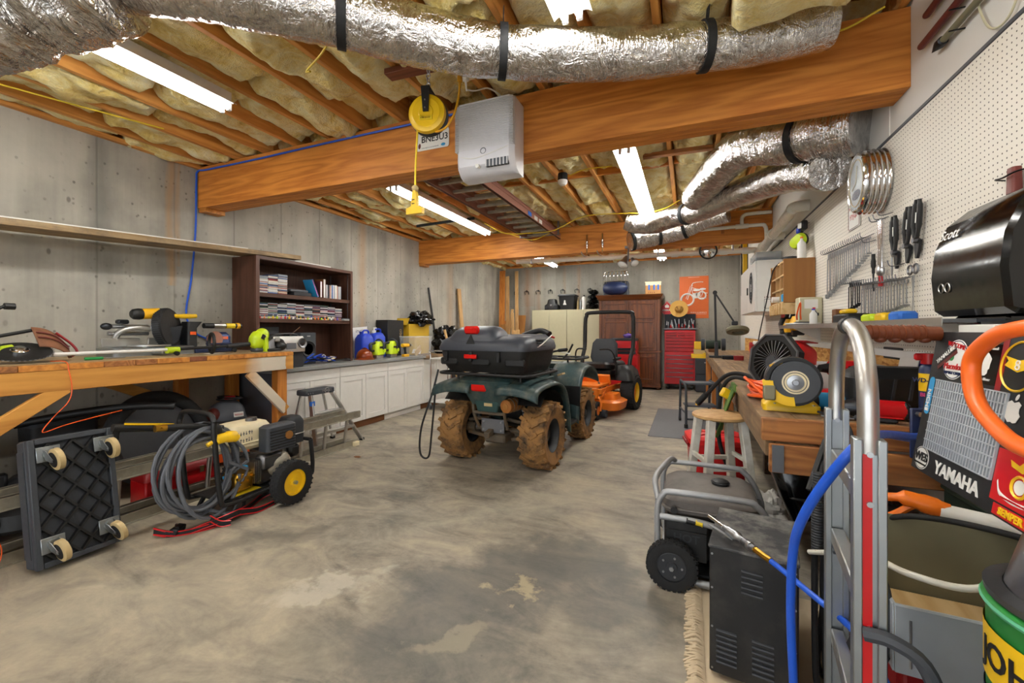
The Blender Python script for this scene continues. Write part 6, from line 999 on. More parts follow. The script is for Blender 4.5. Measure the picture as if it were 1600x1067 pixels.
# ================================================================ right side
WBR = thing('workbench', 'worn wooden workbench along the right pegboard wall', 'workbench', (.7, 5.5, 0)); BT = .95
x = .315
for i, w in enumerate((.14, .19, .14, .14, .15)):
    wpart('top_board', G().bx(x, x + w - .003, 2.27, 9.6, BT - .042, BT, .003), 'old_y', WBR); x += w
wpart('end_board', G().bx(.31, 1.07, 2.225, 2.268, BT - .1, BT + .0, .004), 'old_x', WBR); wpart('end_board', G().bx(.335, 1.07, 2.20, 2.2245, BT - .235, BT - .108, .004), 'old_x', WBR); wpart('side_rail', G().bx(.33, .37, 2.27, 9.58, BT - .18, BT - .043, .003), 'old_y', WBR); wpart('hanger_plate', G().bx(.345, .39, 2.192, 2.1995, BT - .23, BT - .11), 'dull_steel', WBR)
for y in (2.3, 4.6, 7.0, 9.4): wpart('leg', G().bx(.66, .75, y, y + .09, 0, BT - .043, .003), 'dark_plank_y', WBR); wpart('leg', G().bx(.34, .43, y + .3, y + .39, 0, BT - .18, .003), 'pine_z', WBR) if y > 2.5 else None
wpart('lower_shelf', G().bx(.62, 1.07, 2.4, 9.4, .3, .33), 'old_y', WBR)
ON = BT + .001
# ---- bench grinder
T = thing('bench_grinder', 'yellow bench grinder with dark wheel on the near corner of the right workbench', 'bench grinder', (.47, 2.5, ON), (0, 0, -4))
obj('foot', G().rr([(0, 0, .02, .24, .16, .02), (.03, 0, .02, .24, .16, .02), (.07, 0, .02, .16, .1, .02)]), 'yellow', T); obj('pedestal', G().box((0, .02, .085), (.11, .1, .05), None, .01), 'yellow', T); obj('motor', G().cyl((0, -.05, .16), (0, .2, .16), .07, n=26), 'yellow', T)
obj('wheel_guard', G().lathe([(.1, -.03), (.115, -.03), (.118, .03), (.0, .03)], (0, -.1, .155), (0, 1, 0), 36, cap=False), 'black', T); obj('guard_cover', G().lathe([(.117, 0), (.075, .006), (.075, .04), (.117, .04)], (-.01, -.105, .158), (0, -1, 0), 14, sweep=1.7), 'yellow', T)
obj('grinding_wheel', G().lathe([(0, -.012), (.098, -.012), (.1, -.008), (.1, .012), (0, .012)], (.005, -.13, .153), (0, 1, 0), 40), 'grinder_wheel', T); obj('paper_washer', G().lathe([(0, 0), (.055, 0)], (.005, -.1425, .153), (0, -1, 0), 30, cap=False), 'cream', T); obj('flange', G().lathe([(.036, 0), (.034, .006), (.015, .008), (.012, .018), (0, .018)], (.005, -.1425, .153), (0, -1, 0), 24), 'steel', T); obj('tool_rest', G().box((-.1, -.13, .1), (.05, .06, .07), None, .006), 'putty_dark', T); obj('eye_shield_arm', G().box((-.07, -.11, .235), (.06, .02, .02), (0, -30, 0), .004), 'brass', T); obj('washer_print', G().tor((.005, -.1428, .153), (0, 1, 0), .046, .0015, 30, 4), 'charcoal', T)
for x in (-.07, .09): obj('bolt', G().cyl((x, -.05, .03), (x, -.05, .04), .008, n=6), 'steel', T)
cable('grinder_cord', [(.56, 2.38, .97), (.6, 2.24, .965), (.625, 2.175, .93), (.63, 2.17, .8), (.62, 2.165, .7), (.58, 2.15, .6), (.56, 2.1, .5)], .006, 'dark_plastic', 'dark power cord hanging from the bench grinder over the bench end', 'cord')
# ---- red fan
T = thing('jobsite_fan', 'red and black octagonal fan behind the bench grinder', 'fan', (.54, 3.04, ON), (0, 0, 0))
M = frame((-.07, -.05, .21), (.62, -.78, 0), (.12, .09, 1)); oct8 = [(  .175 * math.cos(R(22.5 + 45 * i)), .175 * math.sin(R(22.5 + 45 * i))) for i in range(8)]
obj('front_frame', rl(G().prism(oct8, .05, tr(0, 0, -.05)), M), 'black', T); obj('frame_edge', rl(G().tube([(x, y, .002) for x, y in oct8], .007, 6, 1, True), M), 'dull_steel', T)
g = G()
for i in range(28):
    a = 2 * PI * i / 28; g.tube([(.03 * math.cos(a), .03 * math.sin(a), .004), (.08 * math.cos(a + .25), .08 * math.sin(a + .25), .01), (.128 * math.cos(a + .35), .128 * math.sin(a + .35), .004)], .0022, 5, 3)
obj('grille', rl(g, M), 'dull_steel', T)['kind'] = 'stuff'; obj('grille_hub', rl(G().cyl((0, 0, 0), (0, 0, .014), .034, n=20), M), 'charcoal', T); obj('grille_well', rl(G().lathe([(.132, .0015), (.03, .003)], n=30, cap=False), M), 'black_gloss', T)
obj('rear_shell', rl(G().rr([(-.05, 0, 0, .28, .28, .08), (-.14, 0, .01, .27, .26, .08), (-.2, .02, .02, .2, .2, .06)]), M), 'red_bright', T)
for i in range(8): obj('shell_louvre', rl(G().box((.133 + .004, -.02 + .0, -.1), (.01, .1, .004)) if 0 else G().box((.0 + .1 - .0, .138, -.07 - .012 * i), (.1, .006, .005)), M), 'red_dark', T)
obj('pivot_knob', rl(G().cyl((.14, -.06, -.1), (.175, -.06, -.1), .04, n=18), M), 'black', T); obj('stand', G().tube([(-.1, -.16, .012), (-.12, .1, .012), (.12, .16, .012), (.16, -.08, .012), (.12, -.04, .12)], .012, 8, 3), 'black', T); obj('foot', G().box((-.08, -.17, .03), (.07, .03, .06), (0, 0, 20), .006), 'red_dark', T)
# ---- orange extension cord pile and black cables
pts = []; rn = random.Random(4)
for i in range(70): a = i * .9; pts.append((.42 + (.06 + .03 * math.sin(i * .37)) * math.cos(a), 2.88 + (.13 + .04 * math.cos(i * .23)) * math.sin(a), ON + .012 + .0012 * i + .01 * math.sin(i * 1.7)))
T = solo('extension_cable', G().tube(pts + [(.34, 2.9, ON + .1), (.31, 2.86, ON + .12), (.33, 2.78, ON + .1), (.4, 2.72, ON + .03)], .009, 8, 4), 'orange_cord', 'orange extension cable coiled on the right workbench edge', 'cable')
T = thing('battery_charger_cable', 'thick black welding cables with yellow holder draped off the bench', 'cable', (.3, 3.52, 0)); T.name = 'welding_cable'; T['label'] = 'thick black welding cables with yellow holder draped off the bench'
wpart('cable', G().tube([(.55, 3.22, ON + .02), (.4, 3.37, ON + .05), (.3, 3.52, 1.0), (.24, 3.62, .9), (.22, 3.67, .7), (.22, 3.62, .5), (.28, 3.57, .3), (.32, 3.52, .2)], .015, 10, 6), 'rubber', T); wpart('cable', G().tube([(.5, 3.32, ON + .03), (.36, 3.52, ON + .08), (.26, 3.62, 1.0), (.15, 3.72, .86), (.1, 3.74, .8)], .015, 10, 6), 'rubber', T); wpart('electrode_grip', G().cyl((.13, 3.72, .84), (.07, 3.75, .76), .024, n=12), 'black', T); wpart('brass_tip', G().cyl((.07, 3.75, .76), (.06, 3.75, .745), .014, n=10), 'brass', T); wpart('yellow_clamp', G().box((.27, 3.58, .87), (.09, .05, .07), (0, 30, 20), .008), 'yellow', T)
# ---- fluids and tools on the bench
def bottle(name, label, p, r, h, m, cap, cm='white', cat='bottle', neck=.4, trig=False):
    T = thing(name, label, cat, p); obj('body', G().lathe([(0, 0), (r, 0), (r, h * .68), (r * neck, h * .85), (r * neck, h * .92), (0, h * .92)], n=20), m, T); obj('cap', G().cyl((0, 0, h * .92), (0, 0, h), r * neck * 1.15, n=12), cm, T)
    if trig: obj('trigger_head', G().box((-.015, 0, h + .02), (.08, .028, .035), None, .008).box((-.03, 0, h - .01), (.012, .02, .05), (0, 25, 0)), cm, T)
    return T
bottle('spray_bottle', 'white spray bottle with green backing behind the red fan', (.62, 4.6, ON), .05, .26, 'white', 1, 'white', trig=True)
T = thing('white_bucket', 'white plastic tub behind the cordless tools on the right workbench', 'tub', (.87, 3.16, ON)); obj('body', G().rr([(0, 0, 0, .3, .36, .05), (.17, 0, 0, .34, .4, .05)]), 'white', T); obj('lid', G().rr([(.17, 0, 0, .36, .42, .05), (.195, 0, 0, .36, .42, .05)]), 'white_plastic', T)
def impact(name, label, p, rz, L, m, noseM='gunmetal'):
    T = thing(name, label, 'power tool', p, (0, 0, rz)); obj('motor_body', G().rr([(-.1, 0, 0, .07, .08, .03), (.02, 0, 0, .075, .085, .03), (.05, 0, 0, .07, .075, .03)], tr(0, 0, .045) @ frame((0, 0, 0), (0, 1, 0), (0, 0, 1))), m, T); obj('nose', G().lathe([(.042, 0), (.04, .03), (.026, .08), (.016, .085), (.012, .12), (0, .12)], (.05, 0, .045), (1, 0, 0), 18), noseM, T); obj('grip', G().tube([(-.05, -.02, .04), (-.06, -.1, .035), (-.065, -.16, .035)], [.022, .02, .024], 10, 4), 'black', T); obj('battery', G().box((-.065, -.19, .035), (.1, .05, .065), None, .008), m, T); obj('vent', G().box((-.1, 0, .045), (.03, .07, .075), None, .012), 'black', T)
impact('impact_wrench', 'red impact wrench with grey nose lying on the right workbench', (.78, 2.4, ON), 176, .2, 'red'); impact('cordless_drill', 'red and black cordless drill standing behind the impact wrench', (.68, 2.72, ON + .0), 190, .2, 'red', 'black'); impact('impact_driver', 'teal blue cordless driver lying beside the bench grinder', (.64, 2.57, ON), 190, .2, 'blue_light', 'dark_steel')
T = thing('tool_battery', 'black and red battery drill body upright by the white tub', 'drill', (.79, 2.86, ON), (0, 0, 20)); obj('battery', G().box((0, 0, .035), (.14, .09, .07), None, .01), 'red', T); obj('grip', G().tube([(0, 0, .06), (.01, 0, .12), (.02, 0, .17)], [.024, .022, .026], 12, 4), 'black', T); obj('body', G().cyl((-.07, 0, .19), (.1, 0, .19), .042, n=18), 'red', T); obj('chuck', G().cyl((-.07, 0, .19), (-.13, 0, .19), .03, .02, 14), 'black', T); obj('panel', G().box((.02, -.043, .19), (.05, .004, .03)), 'black', T)
T = thing('tool_bag', 'black ribbed nylon tool pouch tilted on the right workbench', 'bag', (.87, 2.62, ON), (0, 0, 10)); obj('body', G().rr([(.05, 0, 0, .34, .2, .05), (.17, .02, 0, .38, .2, .06), (.22, .04, 0, .3, .12, .05)]), 'black', T)
for i in range(5): obj('rib', G().box((-.14 + .07 * i, -.103, .12), (.012, .008, .1), (0, 8, 0)), 'dark_plastic', T)
obj('base_pad', G().bx(-.15, .15, -.09, .09, .0, .06, .01), 'black', T)
T = thing('putty_knife', 'open blue handled knife lying near the bench end', 'knife', (.7, 2.32, ON), (0, 0, -12)); obj('handle', G().box((.05, 0, .012), (.15, .035, .022), None, .009), 'dark_plastic', T); obj('edge_band', G().box((.09, 0, .0245), (.1, .028, .003), None, .001), 'red', T); obj('blade', G().box((-.08, 0, .008), (.12, .028, .004), None, .001), 'steel', T)
T = thing('hose_bracket', 'blue steel roller bracket guiding the blue air hose', 'bracket', (.78, 1.98, .86), (0, 0, 20)); obj('plate', G().box((.02, 0, .12), (.13, .012, .18), None, .004), 'navy', T); obj('plate', G().box((.09, -.06, .12), (.012, .12, .18), None, .004), 'navy', T)
for x, z in ((-.025, .055), (.065, .055), (-.025, .19), (.065, .19)): obj('bolt', G().cyl((x, -.006, z), (x, -.02, z), .009, n=6), 'steel', T)
for x in (-.005, .045): obj('roller', G().cyl((x, -.03, .08), (x, -.03, .165), .013, n=14), 'alu', T)
for z in (.085, .165): obj('roller', G().cyl((-.02, -.045, z), (.06, -.045, z), .012, n=14), 'alu', T)
obj('mount_arm', G().bar((.05, .01, .09), (.08, .235, .06), .06, .03), 'navy', T)
T = thing('lubricant_can', 'blue and yellow WD-40 lubricant can with red cap on the workbench', 'spray can', (.95, 2.36, ON)); obj('can', G().lathe([(0, 0), (.033, 0), (.033, .23), (.028, .245), (.016, .255), (0, .255)], n=28), 'navy', T); obj('shield', G().lathe([(.0335, .14), (.0335, .215)], n=28, cap=False), 'yellow', T); obj('cap', G().cyl((0, 0, .255), (0, 0, .3), .027, n=20).box((-.03, 0, .285), (.04, .02, .03), None, .006), 'red', T)
M = frame((-.025, -.0245, .18), (.72, -.7, 0), (0, 0, 1)); text('WD-40', .026, M @ tr(0, .006, .0005), 'navy', T, bold=.0006); text('BIG', .022, M @ tr(.002, -.055, .0005), 'pink', T, bold=.0006)
bottle('sauce_bottle', 'clear bottle with red cap against the strand board', (.98, 3.25, ON), .03, .26, 'clear_box', 1, 'red')
for y, m, h, l in ((2.72, 'maroon', .2, 'small maroon sign card leaning behind the tool pouch'), (2.82, 'paper', .26, 'sheet of white paper leaning behind the tool pouch')): solo('card_sign', G().box((1.035, y, ON + h / 2 - .002), (.004, .2, h), (0, 10, 0)), m, l, 'card')
# ---- emblems on the wall
T = thing('truck_emblem', 'black RAM 2500 truck emblem on the strip above the strand board', 'emblem', (1.073, 3.06, 1.185)); obj('plate', G().box((0, 0, .035), (.006, .24, .065), None, .004), 'black', T); text('RAM 2500', .05, frame((-.004, 0, .035), (0, -1, 0), (0, 0, 1)), 'steel', T, bold=.001)
T = thing('oval_emblem', 'blue oval Ford emblem on the strand board behind the lubricant can', 'emblem', (1.074, 2.74, 1.1)); obj('oval', G().ell((0, 0, .06), (.006, .1, .055), 24, 10), 'blue', T); obj('ring', G().tube([(-.005, .09 * math.cos(a * .2618), .06 + .047 * math.sin(a * .2618)) for a in range(24)], .003, 5, 1, True), 'steel', T); text('Ford', .06, frame((-.0065, 0, .06), (0, -1, 0), (0, 0, 1)), 'steel', T)
# ---- shelf on brackets and things on it
SH = thing('wall_shelf', 'grey metal wall shelf at eye level on the pegboard', 'shelf', (.94, 3.3, 1.375)); wpart('board', G().bx(.8, 1.076, 1.9, 4.7, 1.375, 1.39, .002), 'dull_steel', SH); wpart('lip', G().bx(.797, .8, 1.9, 4.7, 1.365, 1.395), 'alu', SH)
for y in (2.2, 3.4, 4.5): wpart('bracket', G().prism([(0, 0), (.22, 0), (0, -.12)], .004, frame((1.076, y, 1.375), (-1, 0, 0), (0, 0, 1))), 'white', SH)
SZ = 1.391
for y, w, m, l in ((2.6, .14, 'tape_blue', 'blue packet lying on the metal shelf'), (2.78, .12, 'yellow', 'shiny yellow packet standing on the metal shelf'), (2.95, .16, 'lime', 'green and yellow packet on the metal shelf')): solo('packet', G().box((.95, y, SZ + .025), (.08, w * .7, .05), (0, 0, 8), .012), m, l, 'packet')
T = thing('tool_case', 'yellow and black tool on the metal shelf', 'tool', (.92, 3.2, SZ)); obj('body', G().box((0, 0, .03), (.12, .26, .06), None, .01), 'black', T); obj('handle', G().box((0, .05, .075), (.06, .14, .03), None, .01), 'yellow', T)
T = thing('paint_tray', 'grey papers and flat blades stacked on the shelf end', 'tray', (.93, 4.4, SZ)); obj('sheet', G().box((0, 0, .006), (.2, .36, .012), None, .002), 'grey_plastic', T); obj('sheet', G().box((-.01, .02, .018), (.18, .3, .01), (0, 0, 6), .002), 'paper', T); obj('sheet', G().box((0, -.04, .028), (.15, .2, .008), (0, 0, -8), .002), 'dark_steel', T)
bottle('glue_bottle', 'white bottle with blue collar on the metal shelf', (.92, 4.05, SZ), .026, .13, 'white', 1, 'blue'); bottle('glue_bottle', 'dark blue bottle on the metal shelf end', (.97, 4.25, SZ), .024, .15, 'navy', 1, 'red')
solo('wooden_block', G().bx(.9, 1.0, 3.42, 3.5, SZ, SZ + .1, .003), 'brown_box', 'small dark brown block on the metal shelf', 'block')
cable('orange_tongs', [(.86, 4.3, SZ + .05), (.85, 4.25, SZ + .1), (.86, 4.18, SZ + .19), (.87, 4.23, SZ + .1), (.88, 4.26, SZ + .05)], .006, 'orange_cord', 'orange plastic tongs on the shelf end', 'tongs', 4)
# ---- towel dispenser
T = thing('towel_dispenser', 'large glossy black paper towel dispenser mounted on the pegboard', 'dispenser', (.965, 1.99, 1.391)); T.location = (1.076, 1.95, 1.4)
rings = []
for y in (-.27, -.255, .125, .14):
    e = .012 if y in (-.27, .14) else 0; rings.append([(0, y, 0 + e), (0, y, .42 - e), (-.06, y, .415 - e), (-.13, y, .385 - e), (-.19 + e, y, .33), (-.225 + e, y, .24), (-.235 + e, y, .14), (-.225 + e, y, .02), (-.2 + e, y, 0 + e)])
obj('cover', G().loft(rings), 'black_gloss', T, 35); obj('chute', G().bx(-.19, -.02, -.2, .08, -.03, 0, .008), 'black_gloss', T); obj('window', G().ell((-.12, -.27, .14), (.05, .003, .045), 20, 8), 'black_gloss', T); obj('indicator', G().box((-.08, -.272, .13), (.025, .004, .03)), 'green_dark', T)
text('Scott', .055, frame((-.214, .05, .29), (0, -1, 0), (.35, 0, 1)), 'alu', T); obj('lock_print', G().tor((-.234, .06, .1), (1, 0, 0), .016, .002, 18, 4).tor((-.234, .02, .1), (1, 0, 0), .016, .002, 18, 4), 'alu', T)
solo('towel_bracket', G().bx(.84, 1.07, 1.72, 1.9, 1.335, 1.368, .003), 'paper', 'white paper label strip below the black dispenser', 'strip')
solo('chisel_handle', G().rr([(1.83, 1.055, 2.05, .03, .04, .008), (1.92, 1.055, 2.05, .026, .036, .008)]), 'maroon', 'reddish wooden chisel handle on a pegboard hook above the dispenser', 'chisel'); cable('peg_hook', [(1.076, 1.95, 1.89), (1.04, 2.0, 1.895), (1.03, 2.06, 1.89), (1.04, 2.12, 1.9), (1.076, 2.14, 1.9)], .003, 'dark_steel', 'bent wire pegboard hook above the dispenser', 'hook', 4, 6)
# ---- wrenches on hooks
def wrench(L, w):
    g = G().box((0, 0, -L / 2), (.005, w, L * .78), None, .001); g.tor((0, 0, -L + w * .9), (1, 0, 0), w * .8, w * .3, 16, 6)
    g.prism([(-w * 1.1, 0), (w * 1.1, 0), (w * 1.2, -w * 1.6), (w * .4, -w * 2.6), (-w * .4, -w * 2.6), (-w * 1.2, -w * 1.6)], .006, frame((.003, 0, 0), (0, 1, 0), (0, 0, 1))); return g
wm = mesh('wrench', wrench(1.0, .05), 'steel'); wd_ = mesh('wrench', wrench(1.0, .05), 'dark_steel'); hk = mesh('peg_hook', G().tube([(.04, 0, .02), (-.0, 0, 0), (-.03, 0, 0), (-.035, 0, .03)], .0025, 6, 3), 'dull_steel')
def wrow(n, y0, y1, z0, z1, L0, L1, lab, grp, me):
    for i in range(n):
        f = i / max(1, n - 1); o = bpy.data.objects.new('wrench', me); COL.objects.link(o); L = L0 + (L1 - L0) * f
        o.location = (1.052, y0 + (y1 - y0) * f, z0 + (z1 - z0) * f); o.scale = (1.4, .45 + .55 * L / max(L0, .01) * .6, L); o.rotation_euler = (R(random.Random(i).uniform(-3, 3)), 0, 0); o.scale = (1, .1 + L * .34, L)
        tag(o, lab, 'wrench', grp); h = bpy.data.objects.new('hook', hk); COL.objects.link(h); h.parent = o; h.scale = (1, 1 / o.scale[1], 1 / L); h.location = (-.012, 0, 0)
wrow(14, 4.2, 3.62, 1.97, 1.95, .36, .2, 'long chrome combination wrench in the upper row on the pegboard', 'upper row of wrenches', wm); wrow(8, 3.58, 3.34, 1.945, 1.94, .19, .11, 'short chrome wrench at the end of the upper pegboard row', 'short wrenches of the upper row', wm); wrow(6, 3.7, 3.5, 1.68, 1.67, .2, .15, 'dark steel wrench in the small bunch on the pegboard', 'dark wrenches on the pegboard', wd_); wrow(18, 3.46, 2.84, 1.645, 1.615, .24, .14, 'small chrome wrench in the lower row on the pegboard', 'lower row of wrenches', wm)
T = thing('torque_bar', 'chrome breaker bar hanging on the pegboard above the lower wrenches', 'bar', (1.05, 3.14, 1.70)); obj('bar', G().cyl((0, 0, .02), (0, 0, .3), .012, n=12).cyl((0, .03, .04), (0, .03, .3), .01, n=12), 'chrome', T); obj('head', G().ell((0, .015, 0), (.02, .03, .035), 12, 8), 'steel', T); obj('grip', G().cyl((0, .015, -.03), (0, .015, -.09), .012, n=10), 'red', T); obj('hook', G().tube([(.024, .015, .31), (-.02, .015, .3)], .003, 6), 'dull_steel', T)
T = thing('utility_knife', 'slim black handled file hanging beside the chrome breaker bar', 'file', (1.055, 3.28, 1.6)); obj('handle', G().tube([(0, 0, .1), (0, 0, .16), (0, 0, .22)], [.008, .013, .01], 10, 4), 'black', T); obj('blade', G().box((0, 0, .05), (.006, .016, .12), None, .001), 'dark_steel', T)
def pliers(y, z, lab, a=0):
    T = thing('pliers', lab, 'pliers', (1.05, y, z), (a, 0, 0))
    for s in (-1, 1): obj('handle', G().tube([(0, s * .012, 0), (0, s * .026, .06), (0, s * .024, .15), (0, s * .014, .19)], [.012, .016, .016, .012], 10, 4, flat=((1, 0, 0), .7, (0, 1, 0), 1)), 'black', T); obj('jaw', G().prism([(0, 0), (s * .026, -.01), (s * .02, -.06), (s * .006, -.1), (0, -.1)], .012, frame((.006, 0, 0), (0, 1, 0), (0, 0, 1))), 'dark_steel', T)
    obj('pivot', G().cyl((-.012, 0, -.01), (.012, 0, -.01), .014, n=14), 'dull_steel', T); obj('brand_label', G().box((-.014, -.025, .1), (.002, .008, .05)), 'paper', T)
pliers(2.98, 1.79, 'black handled pliers on the pegboard next to the breaker bar'); pliers(2.84, 1.80, 'black handled pliers tilted beside another pair on the pegboard', 10); pliers(2.74, 1.81, 'black handled pliers closest to the black dispenser', 8)
T = thing('scissors', 'steel shears hanging on the pegboard beside the dispenser', 'scissors', (1.055, 2.78, 1.43))
for s in (-1, 1): obj('finger_loop', G().tor((0, s * .03, .23), (1, 0, 0), .024, .005, 18, 6), 'dull_steel', T); obj('blade', G().prism([(s * .022, .2), (s * .01, .2), (-s * .006, .0), (s * .006, .09)], .003, frame((.002 * s, 0, 0), (0, 1, 0), (0, 0, 1))), 'steel', T)
T = thing('adjustable_spanner', 'small chrome adjustable spanner above the lower wrench row', 'spanner', (1.055, 3.02, 1.66)); obj('shank', G().box((0, 0, .05), (.006, .018, .1), None, .002), 'steel', T); obj('head', G().prism([(-.025, .1), (.02, .1), (.03, .14), (.012, .14), (.008, .12), (-.006, .12), (-.01, .15), (-.03, .14)], .01, frame((.005, 0, 0), (0, 1, 0), (0, 0, 1))), 'chrome', T)
for y, z in ((3.18, 2.0), (3.12, 2.0), (3.06, 2.01), (2.92, 1.7), (3.3, 1.9)):
    solo('peg_hook', G().tube([(1.074, y, z + .01), (1.04, y, z), (1.01, y, z), (1.0, y, z + .03)], .003, 6, 3), 'dull_steel', 'empty bent wire hook on the pegboard near the pliers', 'hook', 'empty pegboard hooks')
# ---- oval chrome clock and speed limit sign
T = thing('oval_clock', 'oval chrome ribbed clock on the pegboard', 'clock', (1.076, 3.2, 2.245)); 
def ov(a, b, x, n=40): return [(x, a * math.cos(2 * PI * i / n), b * math.sin(2 * PI * i / n)) for i in range(n)]
prf = []
for i in range(5): prf += [(1.0, -.004 - .024 * i), (1.06, -.012 - .024 * i), (1.0, -.02 - .024 * i)]
obj('case', G().loft([ov(.15 * s, .18 * s, x) for s, x in [(.95, 0)] + prf + [(.9, -.125)]]), 'chrome', T, 60); obj('bezel', G().tube(ov(.138, .168, -.124), .012, 8, 1, True), 'chrome', T); obj('dial', G().prism(circ(.13, 36, 0, 0, .16), .003, frame((-.127, 0, 0), (0, -1, 0), (0, 0, 1))), 'galv', T); obj('dial_ring', G().tube(ov(.112, .14, -.131), .004, 5, 1, True), 'tan', T); obj('hand', G().bar((-.133, 0, 0), (-.133, -.02, .1), .004, .002).bar((-.133, 0, 0), (-.133, .06, -.03), .005, .002), 'cream', T); obj('dial_print', G().ell((-.131, -.0, -.07), (.002, .07, .03), 16, 6), 'navy', T); obj('glass', G().prism(circ(.135, 36, 0, 0, .165), .002, frame((-.137, 0, 0), (0, -1, 0), (0, 0, 1))), 'glass', T)
T = thing('speed_sign', 'small white enamel speed limit sign on the pegboard', 'sign', (1.074, 3.66, 2.06)); obj('plate', G().bx(-.006, 0, -.11, .11, 0, .36, .002), 'paper', T); fm = frame((-.0065, 0, 0), (0, -1, 0), (0, 0, 1)); text('SPEED', .058, fm @ tr(0, .31, 0), 'black', T, bold=.001); text('LIMIT', .07, fm @ tr(0, .235, 0), 'charcoal', T, bold=.0005); scrib(.17, .05, fm @ tr(0, .16, 0), 'red', T, 7); scrib(.15, .05, fm @ tr(0, .09, 0), 'red', T, 5, 3); obj('border', rl(G().tube([(x, y + .18, 0) for x, y in rrect(0, 0, .205, .345, .01)], .002, 4, 1, True), fm), 'maroon', T)
# ---- long bars on the white wall
for y0, z, m, l, r_ in ((2.64, 2.86, 'maroon', 'short dark red bar on the white wall top', .016), (2.69, 2.74, 'maroon', 'longer dark red bar held in clips on the white wall', .016), (2.5, 2.65, 'putty_dark', 'grey pole with pointed tip held in clips on the white wall', .014)):
    T = thing('wall_bar', l, 'bar', (1.055, 2.0, z)); wpart('bar', G().cyl((1.055, y0, z), (1.055, 1.2, z), r_, n=14).ell((1.055, y0, z), (r_, r_ * 1.4, r_), 12, 8), m, T)
    for y in (2.4, 1.7): wpart('clip', G().bar((1.086, y, z - .02), (1.03, y, z - .02), .006, .004), 'dark_steel', T); wpart('clip', G().bar((1.03, y, z - .02), (1.03, y, z + .012), .006, .004), 'dark_steel', T)
wpart('pointed_tip', G().lathe([(.014, -.005), (.02, .0), (.022, .03), (.0, .1)], (1.055, 2.5, 2.65), (0, 1, 0), 12), 'dark_steel', T)
cable('wire_loop', [(1.08, 2.35, 2.9), (1.07, 2.3, 2.7), (1.07, 2.22, 2.52), (1.07, 2.12, 2.48), (1.07, 2.05, 2.55), (1.075, 2.0, 2.72)], .004, 'putty', 'thin pale wire loop hanging on the white wall', 'wire')
# ---- earmuffs on a hook, wooden wall box, white cabinet
T = thing('earmuffs', 'pair of lime green earmuffs hung on the pegboard', 'earmuffs', (1.0, 4.85, 2.15))
for y in (.075, -.075): obj('cup', G().lathe([(0, .035), (.05, .03), (.062, .01), (.062, -.01), (.05, -.02), (0, -.02)], (-.02, y, .06), (-.75, -.6, -.1), 24), 'lime', T); obj('cushion', G().tor((-.005, y + .012, .06), (-.75, -.6, -.1), .05, .018, 22, 8), 'black', T); obj('pad_box', G().box((.01, y, .19), (.05, .09, .09), None, .012), 'black', T); obj('yoke', G().tube([(-.02, y, .12), (.01, y, .18)], .006, 6), 'black', T)
obj('label', G().box((-.025, -.08, .19), (.004, .04, .05), (0, 0, 35)), 'paper', T); obj('strap', G().tube([(0, .06, .2), (.02, 0, .235), (0, -.06, .2)], .012, 8, 4), 'black', T); obj('spare_ear_plug', G().ell((-.02, .0, .16), (.02, .02, .035), 12, 8), 'blue', T); obj('hook', G().tube([(.07, 0, .23), (.0, 0, .225)], .004, 6), 'dull_steel', T)
T = thing('wall_box', 'brown plywood wall box with open pale wood shelves', 'wall box', (.95, 4.82, 1.61)); obj('near_side', G().bx(-.125, .124, -.16, -.145, 0, .41, .002), 'ply_z', T); obj('far_side', G().bx(-.125, .124, .5, .515, 0, .41, .002), 'ply_z', T); obj('back', G().bx(.112, .124, -.145, .5, 0, .41), 'ply_z', T)
for z in (0, .13, .26, .39): obj('shelf', G().bx(-.115, .112, -.144, .499, z, z + .015, .001), 'maple_y', T)
for y in (.07, .28): obj('divider', G().bx(-.115, .112, y, y + .012, .02, .39), 'maple_z', T)
T = thing('wall_rack', 'pale pine tool rack under the brown wall box', 'rack', (.95, 4.8, 1.5)); obj('board', G().bx(-.14, .124, -.15, -.13, 0, .105, .002), 'maple_y', T); obj('board', G().bx(-.14, -.12, -.13, .5, 0, .105, .002), 'maple_y', T)
for i in range(5): obj('slat', G().bx(-.155, -.141, -.1 + .12 * i, -.06 + .12 * i, 0, .105, .002), 'maple_y', T)
obj('back', G().bx(.11, .124, -.13, .5, 0, .105), 'maple_y', T)
T = thing('caulk_tube', 'white and black adhesive tube lying in the wall box', 'tube', (.84, 4.98, 1.7)); obj('tube', G().cyl((-.06, 0, .0), (.1, 0, .0), .03, n=18), 'paper', T); obj('cap', G().cyl((.1, 0, 0), (.15, 0, 0), .03, n=18), 'black', T); T.location.z = 1.656; bottle('glue_bottle', 'blue and white glue bottle in the wall box', (.87, 4.86, 1.6255), .03, .1, 'blue_light', 1, 'white'); bottle('glue_bottle', 'white glue bottle with orange tip on the wall box', (.98, 4.72, 2.0255), .035, .2, 'white', 1, 'orange', neck=.3)
solo('tape_roll', G().lathe([(.03, 0), (.06, 0), (.06, .05), (.03, .05), (.03, 0)], (.93, 4.95, 2.0255), n=24, cap=False), 'dark_plastic', 'dark tape roll on top of the wall box', 'tape')
T = thing('wall_cabinet', 'white wall cabinet with oval logo sticker on its door', 'cabinet', (.92, 6.75, 1.58)); obj('body', G().bx(-.14, .155, -.75, .75, 0, .63, .003), 'white', T)
for a, b in ((-.745, -.003), (.003, .745)): obj('door', G().bx(-.16, -.141, a, b, .005, .625, .003), 'white', T)
